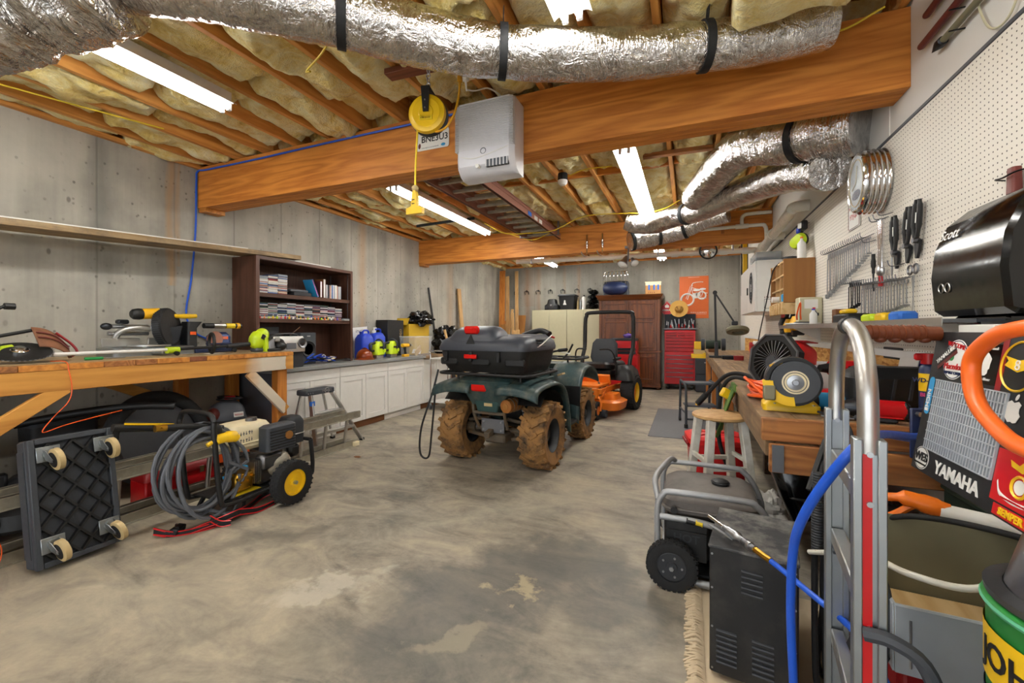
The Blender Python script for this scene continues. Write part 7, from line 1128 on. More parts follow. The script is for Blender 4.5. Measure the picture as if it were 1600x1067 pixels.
obj('handle', G().bx(-.175, -.161, -.1, -.07, .25, .35, .003), 'black', T); o = obj('logo_sticker', G().prism(circ(.13, 30, 0, 0, .21), .002, frame((-.161, -.42, .32), (0, -1, 0), (0, 0, 1))), 'galv', T); obj('logo_ring', G().tube([(-.164, -.42 + .12 * math.cos(a * .21), .32 + .195 * math.sin(a * .21)) for a in range(30)], .006, 5, 1, True), 'black', T); scrib(.3, .05, frame((-.1635, -.42, .32), (0, 0, 1), (0, 1, 0)), 'black', T, 8); obj('print_scroll', G().tor((-.163, -.42, .42), (1, 0, 0), .05, .006, 18, 4).tor((-.163, -.42, .22), (1, 0, 0), .05, .006, 18, 4), 'charcoal', T)
fm = frame((0, -.7515, 0), (1, 0, 0), (0, 0, 1)); obj('charge_sign', rl(G().bx(-.06, .14, .04, .15, 0, .002), fm), 'paper', T); obj('sign_border', rl(G().tube([(x + .04, y + .095, .002) for x, y in rrect(0, 0, .2, .11, .004)], .002, 4, 1, True), fm), 'charcoal', T); scrib(.2, .03, fm @ tr(.04, .175, .001), 'maroon', T, 10)
for x, y in ((.01, .12), (.04, .125), (.07, .12), (.02, .1), (.06, .1)): obj('sign_print', rl(G().prism(circ(.007, 8, x, y), .001, tr(0, 0, .002)), fm), 'black', T)
T = thing('organizer_box', 'clear plastic organiser case on top of the white wall cabinet', 'case', (.92, 6.35, 2.211)); obj('case', G().bx(-.14, .14, -.25, .25, 0, .12, .006), 'clear_box', T); obj('tray', G().bx(-.12, .12, -.22, .22, .01, .06), 'charcoal', T)
T = thing('level_tool', 'yellow level and black tools standing behind the white wall cabinet', 'level', (.83, 7.62, 1.6)); T.location.z = 0; wpart('level', G().bx(.8, .86, 7.6, 7.66, ON, 2.15, .004), 'yellow', T); wpart('square', G().bx(.78, .88, 7.67, 7.7, ON, 2.25, .004), 'black', T)
T.location = (.83, 7.65, ON); 
for c in T.children: c.location = (0, 0, 0)
cable('hanging_cable', [(.85, 5.0, 2.03), (.8, 5.05, 1.95), (.76, 5.1, 1.7), (.73, 5.15, 1.5), (.7, 5.2, 1.3), (.68, 5.2, 1.15)], .006, 'black', 'thin black lamp cord hanging from the wall box', 'cord'); T = None
# ---- magnifier lamp, clamp lamp, far bench clutter
T = thing('magnifier_lamp', 'black arm magnifier lamp with round head on the far workbench', 'lamp', (.38, 6.9, ON)); obj('base', G().box((0, 0, .015), (.2, .16, .03), None, .006), 'black', T); obj('lower_arm', G().bar((0, 0, .03), (-.02, 0, .95), .03, .03, (0, 1, 0), .004), 'black', T); obj('socket', G().box((0, 0, .12), (.05, .05, .22), None, .008), 'dark_plastic', T); obj('upper_arm', G().bar((-.02, 0, .95), (.22, -.1, .52), .022, .022, (0, 1, 0), .004), 'black', T); obj('elbow', G().cyl((-.02, -.03, .95), (-.02, .03, .95), .03, n=14), 'black', T); obj('neck', G().box((.23, -.1, .5), (.08, .06, .06), None, .01), 'dark_plastic', T); hd = (.26, -.14, .4); obj('head_ring', G().lathe([(.07, -.02), (.14, -.02), (.15, 0), (.14, .03), (.09, .04), (.07, .03)], hd, (0, -.35, -.93), 30, cap=False), 'putty_dark', T); obj('lens', G().lathe([(.08, .0), (.04, .01), (0, .012)], hd, (0, -.35, -.93), 28), 'glass', T)
T = thing('bench_vise', 'grey green bench grinder at the far end of the right workbench', 'grinder', (.42, 8.6, ON)); obj('motor', G().cyl((-.12, 0, .14), (.12, 0, .14), .08, n=20), 'green_dark', T); obj('base', G().box((0, 0, .03), (.16, .16, .06), None, .01), 'brown_box', T)
for x in (-.17, .17): obj('wheel_guard', G().cyl((x - .03, 0, .14), (x + .03, 0, .14), .11, n=24), 'charcoal', T)
for p, d, m, l, c_ in (((.62, 6.4, ON), (.12, .1, .06), 'red_dark', 'small dark red tool beside the magnifier lamp', 'tool'), ((.95, 7.2, ON), (.2, .3, .22), 'red', 'red box standing on the far workbench', 'box'), ((.55, 6.6, ON), (.24, .2, .05), 'dark_steel', 'dark metal tool tray under the magnifier lamp', 'tray'), ((.96, 5.7, ON), (.18, .4, .3), 'green', 'green box behind the white spray bottle', 'box'), ((.95, 6.3, ON), (.2, .25, .18), 'dull_steel', 'grey steel parts box on the far workbench', 'box')):
    T = thing(c_.replace(' ', '_') + '_item' if c_ != 'box' else 'parts_box', l, c_, p); T.name = 'parts_box' if c_ == 'box' else ('tool_tray' if c_ == 'tray' else 'hand_tool'); obj('body', G().rr([(0, 0, 0, d[0] * .94, d[1] * .94, .015), (d[2] * .8, 0, 0, d[0], d[1], .015)]), m, T); obj('rim', G().rr([(d[2] * .8, 0, 0, d[0] * 1.03, d[1] * 1.03, .015), (d[2], 0, 0, d[0] * .97, d[1] * .97, .015)]), m, T)
solo('red_sign', G().bx(1.06, 1.076, 5.85, 6.15, 1.3, 1.56, .002), 'red', 'red and white placard on the pegboard below the white wall cabinet', 'sign')
for i, (y, z, m, l) in enumerate(((4.62, 1.42, 'dewalt', 'yellow cordless tool hanging under the pine rack'), (4.9, 1.4, 'dewalt', 'large yellow cordless saw hanging under the pine rack'), (5.15, 1.42, 'black', 'black cordless tool hanging under the pine rack'))):
    T = thing('cordless_tool', l, 'power tool', (.93, y, z - .12)); obj('body', G().rr([(.05, 0, 0, .1, .12, .03), (.12, 0, 0, .12, .16, .04), (.18, 0, 0, .08, .1, .03)]), m, T); obj('handle', G().tube([(0, .0, .15), (.02, .02, .22), (.03, .02, .29)], .02, 10, 4), 'black', T); obj('battery', G().box((0, 0, .03), (.09, .1, .05), None, .008), 'black', T); obj('hanger', G().bar((.03, .02, .28), (.14, .02, .3), .01, .01), 'dull_steel', T)
T = thing('battery_charger', 'putty grey battery charger box mounted on the pegboard', 'charger', (1.0, 4.5, 1.4)); obj('body', G().bx(-.1, .075, -.07, .07, 0, .24, .008), 'putty', T); obj('gauge', G().box((-.01, -.072, .18), (.1, .004, .08), None, .001), 'paper', T); obj('switch', G().box((.03, -.074, .09), (.03, .01, .025)), 'black', T)
# ---- stool, cooler, mat, rolling step
T = thing('wooden_stool', 'round topped wooden stool with white painted legs beside the right bench', 'stool', (.205, 3.32, 0), (0, 0, 20)); obj('seat', G().lathe([(0, .735), (.165, .735), (.18, .745), (.18, .76), (.168, .768), (0, .768)], n=36), 'maple_z', T); MT['maple_z']
for sx in (-1, 1):
    for sy in (-1, 1): obj('leg', G().bar((sx * .105, sy * .105, .738), (sx * .17, sy * .17, 0), .05, .05, (0, 1, 0), .004), 'painted_white', T)
for z, o in ((.42, .142), (.2, .158)):
    for s in (-1, 1): obj('stretcher', G().bar((-o, s * o, z), (o, s * o, z), .024, .03, (0, 0, 1), .003), 'painted_white', T); obj('stretcher', G().bar((s * o, -o, z + .04), (s * o, o, z + .04), .024, .03, (0, 0, 1), .003), 'painted_white', T)
T = thing('cooler', 'red plastic cooler on the floor behind the stool', 'cooler', (.22, 4.05, 0), (0, 0, 8)); obj('body', G().rr([(0, 0, 0, .38, .3, .04), (.4, 0, 0, .44, .34, .04)]), 'red', T); obj('lid', G().rr([(.4, 0, 0, .47, .37, .05), (.44, 0, 0, .47, .37, .05), (.46, 0, 0, .4, .3, .05)]), 'red_bright', T); obj('lid_ridge', G().tube([(-.15, -.1, .462), (.15, .1, .462)], .008, 6).tube([(-.15, .1, .462), (.15, -.1, .462)], .008, 6), 'red', T); obj('handle', G().tube([(-.22, -.08, .36), (-.25, -.08, .4), (-.25, .08, .4), (-.22, .08, .36)], .012, 8, 3), 'red_dark', T)
solo('floor_mat', G().rr([(0.001, -.08, 6.7, .8, 2.05, .02), (.009, -.08, 6.7, .79, 2.04, .02)]), 'mat_grey', 'grey rubber floor mat beyond the stool', 'mat')
T = thing('rolling_step', 'grey steel two step rolling stool on the rubber mat', 'step stool', (.12, 6.62, .0092), (0, 0, 10))
for s in (-1, 1): obj('side_frame', G().tube([(s * .2, -.28, .02), (s * .2, -.27, .5), (s * .2, -.22, .58), (s * .2, -.1, .6), (s * .2, .1, .6), (s * .2, .17, .56), (s * .2, .22, .02)], .017, 10, 4), 'charcoal', T); obj('leg_brace', G().cyl((s * .2, -.27, .2), (s * .2, .2, .2), .013, n=10), 'charcoal', T); obj('foot', G().cyl((s * .2, -.28, 0), (s * .2, -.28, .05), .024, n=12), 'rubber', T); obj('caster_wheel', G().cyl((s * .2 - .015, .22, .03), (s * .2 + .015, .22, .03), .03, n=14), 'black', T)
obj('lower_tread', G().box((0, -.14, .3), (.4, .22, .03), None, .006), 'grey_plastic', T); obj('upper_tread', G().box((0, .04, .585), (.4, .24, .03), None, .006), 'grey_plastic', T); obj('cross_bar', G().cyl((-.2, -.27, .12), (.2, -.27, .12), .013, n=10), 'charcoal', T)
T = thing('green_towel', 'green towel hanging off the right workbench side', 'towel', (.31, 3.54, .6)); wpart('cloth', G().grid(lambda u, v: (.3 - .11 * v * (1 - .5 * u) - .015 * math.sin(u * 9), 3.42 + .24 * u, .92 - .3 * v - .06 * math.sin(u * 7) * v), 18, 10), 'green_towel', T, 80).modifiers.new('s', 'SOLIDIFY').thickness = .008; wpart('fold', G().box((.315, 3.54, .93), (.03, .24, .05), None, .008), 'green_towel', T)
solo('white_rag', G().ell((.53, 3.4, .12), (.09, .13, .1), 26, 18, lump=.5, seed=12, ls=3), 'cloth_white', 'crumpled white rag heap on the floor under the right bench', 'rag')
# ---- generator
Gn = thing('generator', 'portable generator in a grey tube frame on black wheels', 'generator', (.12, 2.7, 0)); gp = lambda n, g, m, ang=38: obj(n, g, m, Gn, ang)
for y, zt in ((-.28, .49), (.28, .49)): gp('frame_tube', G().tube([(-.27, y, .1), (-.275, y, .3), (-.27, y, .42), (-.24, y, zt - .015), (-.19, y, zt), (.14, y, zt), (.19, y, zt - .015), (.24, y, zt - .07), (.29, y, .3), (.3, y, .1), (.29, y, .045), (.24, y, .03), (-.22, y, .03), (-.26, y, .045), (-.27, y, .1)], .0165, 12, 3), 'bronze_tube')
gp('handle_tube', G().tube([(-.27, -.28, .44), (-.29, -.2, .52), (-.26, .0, .535), (-.22, .2, .53), (-.2, .28, .5)], .016, 12, 4), 'bronze_tube'); gp('front_bar', G().tube([(-.26, -.3, .36), (-.1, -.3, .36), (.02, -.3, .34), (.1, -.3, .28), (.12, -.3, .2)], .016, 12, 4), 'bronze_tube'); gp('warning_label', G().cyl((-.13, -.3, .36), (-.05, -.3, .352), .0172, n=12), 'black'); gp('warning_label', G().cyl((-.085, -.3, .3565), (-.052, -.3, .353), .0178, n=12), 'yellow_cord')
for y in (-.2, .2): gp('cross_tube', G().tube([(-.26, y * 1.35, .03), (-.26, -y * 1.35, .03)], .014, 8), 'bronze_tube') if y > 0 else gp('cross_tube', G().tube([(.26, -.27, .03), (.26, .27, .03)], .014, 8), 'bronze_tube')
gp('fuel_tank', G().rr([(.34, -.01, 0, .42, .44, .05), (.37, -.01, 0, .47, .5, .06), (.43, -.01, 0, .47, .5, .07), (.46, -.01, 0, .4, .42, .07), (.465, -.01, 0, .3, .3, .06)]), 'dust_tank', 45); gp('tank_seam', G().tube([(x - .01, y, .39) for x, y in rrect(0, 0, .48, .51, .06)], .008, 6, 1, True), 'dust_tank'); gp('fuel_cap', G().lathe([(0, .462), (.045, .462), (.045, .485), (.03, .492), (0, .492)], (.05, .02, 0), n=22), 'black'); gp('fuel_cap_grip', G().tor((.05, .02, .478), (0, 0, 1), .046, .004, 20, 5), 'dark_plastic')
gp('muffler_shield', G().box((-.13, -.2, .24), (.22, .14, .2), None, .012), 'dust_black'); gp('shield_panel', G().box((-.13, -.273, .215), (.2, .01, .15), None, .003), 'black'); text('HOT', .06, tr(-.13, -.2785, .25) @ frame((0, 0, 0), (1, 0, 0), (0, 0, 1)), 'dark_plastic', Gn, bold=.001)
for i in range(3): gp('shield_slot', G().box((-.13, -.279, .17 - .018 * i), (.12, .004, .006)), 'dark_plastic')
gp('engine', G().box((-.02, .06, .2), (.3, .3, .24), None, .03), 'dust_black'); gp('alternator', G().cyl((.1, .02, .2), (.27, .02, .2), .1, n=24), 'dull_steel'); gp('control_panel', G().box((.25, -.06, .28), (.03, .34, .2), None, .008), 'black'); gp('fuel_valve', G().cyl((-.19, -.272, .395), (-.19, -.288, .395), .018, n=14), 'black'); gp('deck', G().bx(-.24, .26, -.25, .25, .05, .062), 'black')
for y in (-.33,):
    Tn = tyre('wheel', Gn, (-.2, y, .125), (0, 1, 0), .125, .06, .075, 'rubber', None, 30, (.012, .016, .006)); obj('rim', G().lathe([(.08, .02), (.07, .024), (.066, .01), (.03, .014), (.026, .03), (0, .03)], (-.2, y, .125), (0, -1, 0), 26), 'dark_plastic', Tn)
    for i in range(5): a = i * 1.257; obj('bolt', G().cyl((-.2 + .05 * math.cos(a), y - .012, .125 + .05 * math.sin(a)), (-.2 + .05 * math.cos(a), y - .026, .125 + .05 * math.sin(a)), .006, n=6), 'steel', Tn)
    obj('axle_nut', G().cyl((-.2, y - .028, .125), (-.2, y - .045, .125), .012, n=6), 'steel', Tn)
Tn = tyre('wheel', Gn, (-.2, .33, .125), (0, 1, 0), .125, .06, .075, 'rubber', None); gp('axle', G().cyl((-.2, -.33, .125), (-.2, .33, .125), .009, n=8), 'steel'); gp('wheel_bracket', G().tube([(-.17, -.3, .045), (.1, -.3, .045)], .016, 10), 'bronze_tube')
# ---- black fuel tank behind generator
T = thing('plastic_tank', 'black moulded plastic tank with brass cap leaning by the generator', 'tank', (.62, 2.78, .331), (0, 0, 0)); obj('body', G().rr([(0, 0, 0, .2, .26, .05), (.12, 0, 0, .22, .28, .06), (.26, -.01, 0, .2, .26, .06), (.32, -.01, 0, .12, .18, .05)], tr(0, 0, .0) @ rot(0, -18, 0) @ tr(0, 0, .03)), 'black_gloss', T); obj('seam', G().tube([(x, y, .13) for x, y in rrect(-.02, 0, .23, .29, .06)], .008, 6, 1, True), 'black', T); obj('cap', G().cyl((-.09, -.02, .35), (-.095, -.02, .375), .02, n=16), 'brass', T)
for p, d, m, l in (((.86, 2.75, .331), (.2, .3, .14), 'grey_plastic', 'grey parts box on the lower bench shelf'), ((.92, 3.1, .331), (.22, .25, .2), 'red', 'red parts box on the lower bench shelf'), ((.86, 2.5, .331), (.16, .16, .1), 'blue', 'blue parts tray on the lower bench shelf')):
    T = thing('parts_box', l, 'box', p); obj('body', G().rr([(0, 0, 0, d[0] * .9, d[1] * .9, .02), (d[2], 0, 0, d[0], d[1], .02)]), m, T); obj('contents', G().ell((0, 0, d[2]), (d[0] * .4, d[1] * .4, .04), 16, 8, lump=.6, seed=7, ls=4), 'dark_steel', T)
# ---- welder
T = thing('welding_machine', 'black steel welding machine with louvred sides and dusty top', 'welder', (.25, 2.0, .0045), (0, 0, -9)); w, d, h = .29, .40, .515
obj('case', G().bx(-w / 2, w / 2, -d / 2, d / 2, .02, h - .006, .006), 'dust_black', T); obj('top_cover', G().bx(-w / 2 - .004, w / 2 + .004, -d / 2 - .004, d / 2 + .004, h - .012, h, .003), 'dusty_top', T)
for x0, z0, n_ in ((-.0 + .0, .36, 5), (-.085, .07, 7), (.035, .07, 7)):
    for i in range(n_): obj('louvre', G().tube([(x0 - .035, -d / 2 - .001, z0 + .02 * i), (x0 + .035, -d / 2 - .001, z0 + .02 * i)], .0065, 8), 'dark_plastic', T)
for x in (-w / 2 + .01, w / 2 - .01):
    for z in (.04, .2, .35, .48): obj('screw', G().cyl((x, -d / 2 - .003, z), (x, -d / 2, z), .004, n=8), 'steel', T)
for x in (-.1, .1):
    for y in (-.15, .15): obj('foot', G().cyl((x, y, 0), (x, y, .02), .018, n=12), 'rubber', T)
T = thing('cable_bundle', 'bundle of black welding cables hanging beside the welder', 'cable', (.46, 1.95, .0)); rn = random.Random(2)
for i in range(6): x, y = .47 + rn.uniform(-.035, .035), 1.95 + rn.uniform(-.05, .05); wpart('cable', G().tube([(x + .08, y + .2, .92 - .03 * i), (x + .01, y + .05, .86 - .03 * i), (x, y, .7), (x + rn.uniform(-.02, .02), y, .35), (x, y + rn.uniform(-.05, .05), .06), (x + .03, y, .02)], .011, 8, 5), 'rubber', T)
pts = [(.445, 1.9, .82 - .3 * i / 60) for i in range(61)]; wpart('corrugated_sleeve', G().tube(pts, [.016, .019], 10, 1, rf=lambda u, t: 1 + .12 * (int(u * 60) % 2)), 'dark_plastic', T); wpart('clamp_handle', G().cyl((.44, 2.0, .72), (.52, 2.1, .9), .012, n=8), 'black', T)
# ---- rug with fringe
T = thing('rag_rug', 'beige rug with shaggy fringe under the welder', 'rug', (.3, 2.1, 0)); wpart('mat', G().rr([(.0005, .33, 2.1, .56, .86, .02), (.004, .33, 2.1, .56, .86, .02)]), 'rug', T)
g = G(); rn = random.Random(1)
for i in range(150): y = 1.68 + .84 * i / 150; g.tube([(.06, y, .006), (.03, y + rn.uniform(-.012, .012), .012 + rn.uniform(0, .014)), (-.0 + rn.uniform(-.02, .012), y + rn.uniform(-.02, .02), .005)], .0055, 5, 3)
wpart('fringe', g, 'rug', T)['kind'] = 'stuff'
# ---- hand truck
HT = thing('hand_truck', 'aluminium hand truck with looped handle and red stripe rails', 'hand truck', (.3625, 1.27, 0), (0, 0, -7)); hp = lambda n, g, m: obj(n, g, m, HT)
hp('loop_handle', G().tube([(0, -.19, 1.1), (0, -.19, 1.14), (0, -.185, 1.22), (0, -.15, 1.30), (0, -.09, 1.345), (0, 0, 1.362), (0, .09, 1.345), (0, .15, 1.30), (0, .185, 1.22), (0, .19, 1.14), (0, .19, 1.1)], .0185, 16, 5), 'alu'); hp('handle_collar', G().tube([(0, -.02, 1.361), (0, .02, 1.361)], .022, 14), 'black')
for y in (-.19, .19):
    hp('rail', G().bx(-.02, .02, y - .012, y + .014, .0, 1.13, .002).bx(-.027, -.012, y - .02, y + .014, 0, 1.13, .002).bx(.012, .027, y - .02, y + .014, 0, 1.13, .002), 'galv')
    if y < 0: hp('red_stripe', G().bx(-.0115, .004, y - .0155, y - .012, 0.0, 1.1), 'red')
    for z in (1.1, 1.0, .75): hp('bolt', G().cyl((0, y - .012, z), (0, y - .02, z), .006, n=8), 'steel')
    hp('stair_glide', G().tube([(-.01, y - .02, .74), (.03, y - .03, .745), (.075, y - .035, .72), (.1, y - .035, .64), (.1, y - .035, .5)], .014, 8, 4), 'charcoal'); hp('wheel', G().lathe([(.02, -.025), (.08, -.025), (.1, -.015), (.1, .015), (.08, .025), (.02, .025)], (.07, y * .7, .1), (0, 1, 0), 26), 'rubber')
for z in (1.0, .78, .5, .25): hp('cross_bar', G().bx(-.015, .015, -.17, .17, z - .02, z + .02, .003), 'alu')
hp('axle', G().cyl((.07, -.17, .1), (.07, .17, .1), .01, n=8), 'steel'); hp('axle_bracket', G().bar((.07, -.1, .1), (.0, -.1, .22), .03, .01), 'galv'); hp('axle_bracket', G().bar((.07, .1, .1), (.0, .1, .22), .03, .01), 'galv'); hp('toe_plate', G().bx(-.25, -.02, -.22, .22, 0, .008, .002), 'galv')
g = G().tube([(.01, .0, 1.345), (.05, .012, 1.345), (.17, .04, 1.342)], [.015, .017, .017], 14, 8); hp('grip', g, 'brown_saw')
for i in range(9): hp('grip_ring', G().tor((.04 + .0125 * i, .009 + .0029 * i, 1.345), (.97, .23, 0), .0165, .0022, 16, 5), 'brown_saw')
for i in range(4): hp('finger_bump', G().ell((.06 + .028 * i, .014 + .0065 * i, 1.329), (.013, .012, .009), 10, 6), 'brown_saw')
# ---- blue air hose and nozzle
cable('blue_air_hose', [(.8, 1.97, 1.0), (.72, 1.86, .99), (.55, 1.6, 1.04), (.38, 1.24, 1.09), (.31, 1.24, .99), (.27, 1.3, .86), (.262, 1.36, .74), (.265, 1.4, .56), (.275, 1.42, .36), (.29, 1.45, .15), (.32, 1.5, .02)], .0115, 'blue_hose', 'thick blue air hose arching from the roller bracket past the hand truck', 'hose', 8, 10)
cable('blue_air_hose', [(.264, 1.70, .553), (.3, 1.65, .545), (.346, 1.58, .535), (.4, 1.42, .55), (.41, 1.3, .565), (.405, 1.18, .565), (.42, 1.05, .52), (.48, .98, .4), (.5, 1.0, .2), (.48, 1.1, .02)], .0095, 'blue_hose', 'thinner blue air hose ending in a silver blow nozzle on the welder', 'hose', 8, 10)
T = thing('air_nozzle', 'silver air chuck nozzle with brass coupling lying on the welder', 'nozzle', (.17, 1.86, .535)); A0, A1 = V(.08, 1.98, .565), V(.264, 1.70, .553); L_ = lambda f: A0.lerp(A1, f)
wpart('barrel', G().cyl(L_(0), L_(.3), .007, n=12), 'chrome', T); wpart('body', G().tube([L_(.28), L_(.38), L_(.5), L_(.6)], [.01, .016, .018, .013], 14, 5), 'steel', T); wpart('lever', G().bar(L_(.12) + V(-.02, -.02, -.012), L_(.5) + V(-.012, -.012, -.01), .014, .004), 'galv', T); wpart('coupling', G().cyl(L_(.6), L_(.78), .0135, n=14), 'dull_steel', T); wpart('coupling_ring', G().cyl(L_(.68), L_(.72), .016, n=14), 'steel', T); wpart('brass_fitting', G().cyl(L_(.78), L_(1.0), .0115, n=8), 'brass', T)
T = thing('hose_guide', 'black round hose guide clipped on the hand truck rail', 'hose guide', (.385, 1.30, .54)); obj('disc', G().lathe([(.013, -.012), (.04, -.012), (.04, .012), (.013, .012)], (.022, 0, .024), (0, 1, 0), 8, cap=False), 'black', T)
# ---- YAMAHA sticker covered unit
PF = frame((.491, 1.3, 1.028), (0, -1, 0), (.0495, 0, .3182)) @ Matrix.Scale(.867, 4); PW_, PH_ = .519, .371
YU = thing('sticker_cabinet', 'black metal unit with slotted grille covered in YAMAHA and other stickers', 'cabinet', (.75, 1.07, 0))
wpart('body', G().loft([[V(.493, .85, 1.028), V(1.03, .85, 1.028), V(1.03, 1.3, 1.028), V(.493, 1.3, 1.028)], [V(.5425, .85, 1.345), V(1.03, .85, 1.345), V(1.03, 1.3, 1.345), V(.5425, 1.3, 1.345)]]), 'black', YU)
def yp(n, g, m, ang=0): return wpart(n, rl(g, PF), m, YU, ang)
def yt(s, size, x, y, m, rz=0, z=.003, **k): g = gtext(s, size, **k); return wpart('lettering', rl(rl(g, tr(x, y, z) @ rot(0, 0, rz)), PF), m, YU, 0)
yp('front_panel', G().bx(0, PW_, 0, PH_, -.002, .001), 'black')
yp('grille_recess', G().bx(.05, .315, .065, .245, .001, .0015), 'black_gloss'); g = G()
for i in range(27): g.bx(.05 + .0101 * i, .0545 + .0101 * i, .065, .245, .0015, .006)
for i in range(9): g.bx(.05, .317, .064 + .0225 * i, .0665 + .0225 * i, .002, .0075)
yp('grille', g, 'grille_grey')['kind'] = 'stuff'
disc = lambda x, y, r_, ry=None, z=.001, t_=.001: G().prism(circ(r_, 32, x, y, ry), t_, tr(0, 0, z))
yp('round_sticker', disc(.105, .302, .05), 'paper'); yp('sticker_ring', G().tor((.105, .302, .002), (0, 0, 1), .047, .0012, 36, 4), 'navy'); yt('WELCOME TO', .016, .115, .335, 'red', -8); yt('Macedonia', .022, .112, .284, 'red'); yt('BAPTIST CHURCH', .0105, .112, .268, 'navy'); yp('sticker_emblem', disc(.09, .307, .009, z=.0022), 'green'); yp('strip_sticker', G().box((.065, .312, .0032), (.085, .02, .001), (0, 0, 33)), 'black'); yp('strip_sticker', G().box((.073, .3, .0031), (.085, .01, .001), (0, 0, 33)), 'maroon'); yt('YAMALUBE', .0165, .065, .312, 'paper', 33, .0042)
yp('sticker_square', G().bx(.18, .265, .255, .345, .001, .0018), 'black_gloss'); yt('Support Your Local', .0085, .222, .335, 'paper', 0, .0025); yt("Horse's Shoer", .009, .222, .266, 'paper', 0, .0025); yp('sticker_figure', G().ell((.222, .3, .002), (.018, .024, .001), 14, 6, lump=.5, seed=3, ls=3), 'paper')
yp('paint_streak', G().bx(.266, .284, .245, .371, .001, .0014), 'red_dark'); yp('ring_sticker', G().tor((.325, .302, .002), (0, 0, 1), .05, .0025, 40, 4), 'yellow'); yp('wing_print', G().prism([(-.04, .0), (0, -.012), (.0, .012), (-.042, .02), (-.03, .01)], .001, tr(.325, .302, .002)), 'yellow'); yp('wing_print', G().prism([(.04, .0), (0, -.012), (.0, .012), (.042, .02), (.03, .01)], .001, tr(.325, .302, .002)), 'yellow'); yt('8', .03, .325, .303, 'white', 0, .004)
yp('fruit_logo', G().prism([(.0, .014), (.012, .018), (.02, .012), (.016, .004), (.017, -.004), (.022, -.01), (.014, -.024), (.006, -.026), (0, -.024), (-.008, -.026), (-.018, -.018), (-.022, 0), (-.018, .013), (-.008, .018)], .001, tr(.335, .215, .002)), 'paper'); yp('fruit_leaf', G().ell((.341, .241, .0025), (.004, .008, .0008), 10, 5, (0, 0, -30)), 'paper')
yp('rivet', G().ell((.32, .175, .003), (.008, .008, .006), 12, 8), 'steel'); yp('skull_sticker', disc(.35, .15, .014), 'paper'); yp('skull_print', disc(.35, .15, .006, z=.0022), 'red')
yp('vertical_sticker', G().rr([(.001, .022, .2, .024, .1, .011), (.002, .022, .2, .024, .1, .011)], None), 'blue_light'); yt('NICHE', .02, .022, .188, 'paper', -90, .003, bold=.0004); yp('oval_sticker', disc(.045, .035, .034, .03), 'paper'); yp('oval_ring', G().tube([(.045 + .031 * math.cos(a * .2094), .035 + .027 * math.sin(a * .2094), .0022) for a in range(30)], .0009, 4, 1, True), 'black'); yt('WES', .03, .045, .038, 'black', 0, .003, bold=.0006); yt('WESTERN ELEMENTARY', .0055, .045, .02, 'black', 0, .003)
yt('YAMAHA', .042, .2, .03, 'paper', 0, .0025, bold=.0012)
yp('flag_sticker', G().bx(.32, .5, .03, .135, .001, .002), 'red'); yp('globe_print', disc(.395, .075, .014, z=.0022), 'paper'); yp('anchor_print', G().tor((.395, .075, .003), (0, 0, 1), .02, .003, 22, 4), 'yellow'); yp('eagle_print', G().prism([(-.03, 0), (0, -.006), (.03, 0), (.035, .012), (.01, .006), (0, .016), (-.01, .006), (-.035, .012)], .001, tr(.395, .108, .0022)), 'yellow'); yp('scroll_print', G().tube([(.335, .07, .0025), (.345, .05, .0025), (.37, .043, .0025), (.395, .042, .0025), (.42, .045, .0025), (.44, .055, .0025)], .004, 4, 5, flat=((.2, 1, 0), 1, (0, 0, 1), .2)), 'paper'); yt('UNITED STATES MARINE CORPS', .005, .39, .043, 'red', 0, .004); yp('name_sticker', G().bx(.335, .46, .004, .026, .001, .002), 'red'); yt('SEMPER FI', .02, .397, .015, 'yellow', 0, .003, bold=.0006)
for x, y, m in ((.93, 1.27, 'white'), (1.01, 1.27, 'black'), (1.01, .88, 'black'), (.93, .88, 'black')): wpart('stand_leg', G().bx(x - .012, x + .012, y - .012, y + .012, 0, 1.01), m, YU)
wpart('stand_top', G().bx(.85, 1.03, .86, 1.29, 1.01, 1.0275), 'black', YU)
cable('orange_hose', [(0.62, 0.87, 1.362), (0.56, 0.87, 1.365), (0.538, 0.85, 1.367), (0.481, 0.91, 1.354), (0.468, 0.962, 1.337), (0.464, 1.008, 1.295), (0.46, 0.988, 1.229), (0.455, 0.919, 1.191), (0.455, 0.864, 1.177), (0.46, 0.78, 1.177), (0.468, 0.694, 1.194)], .0128, 'hose_orange', 'bright orange hose looped over the sticker covered unit', 'hose', 8, 12)
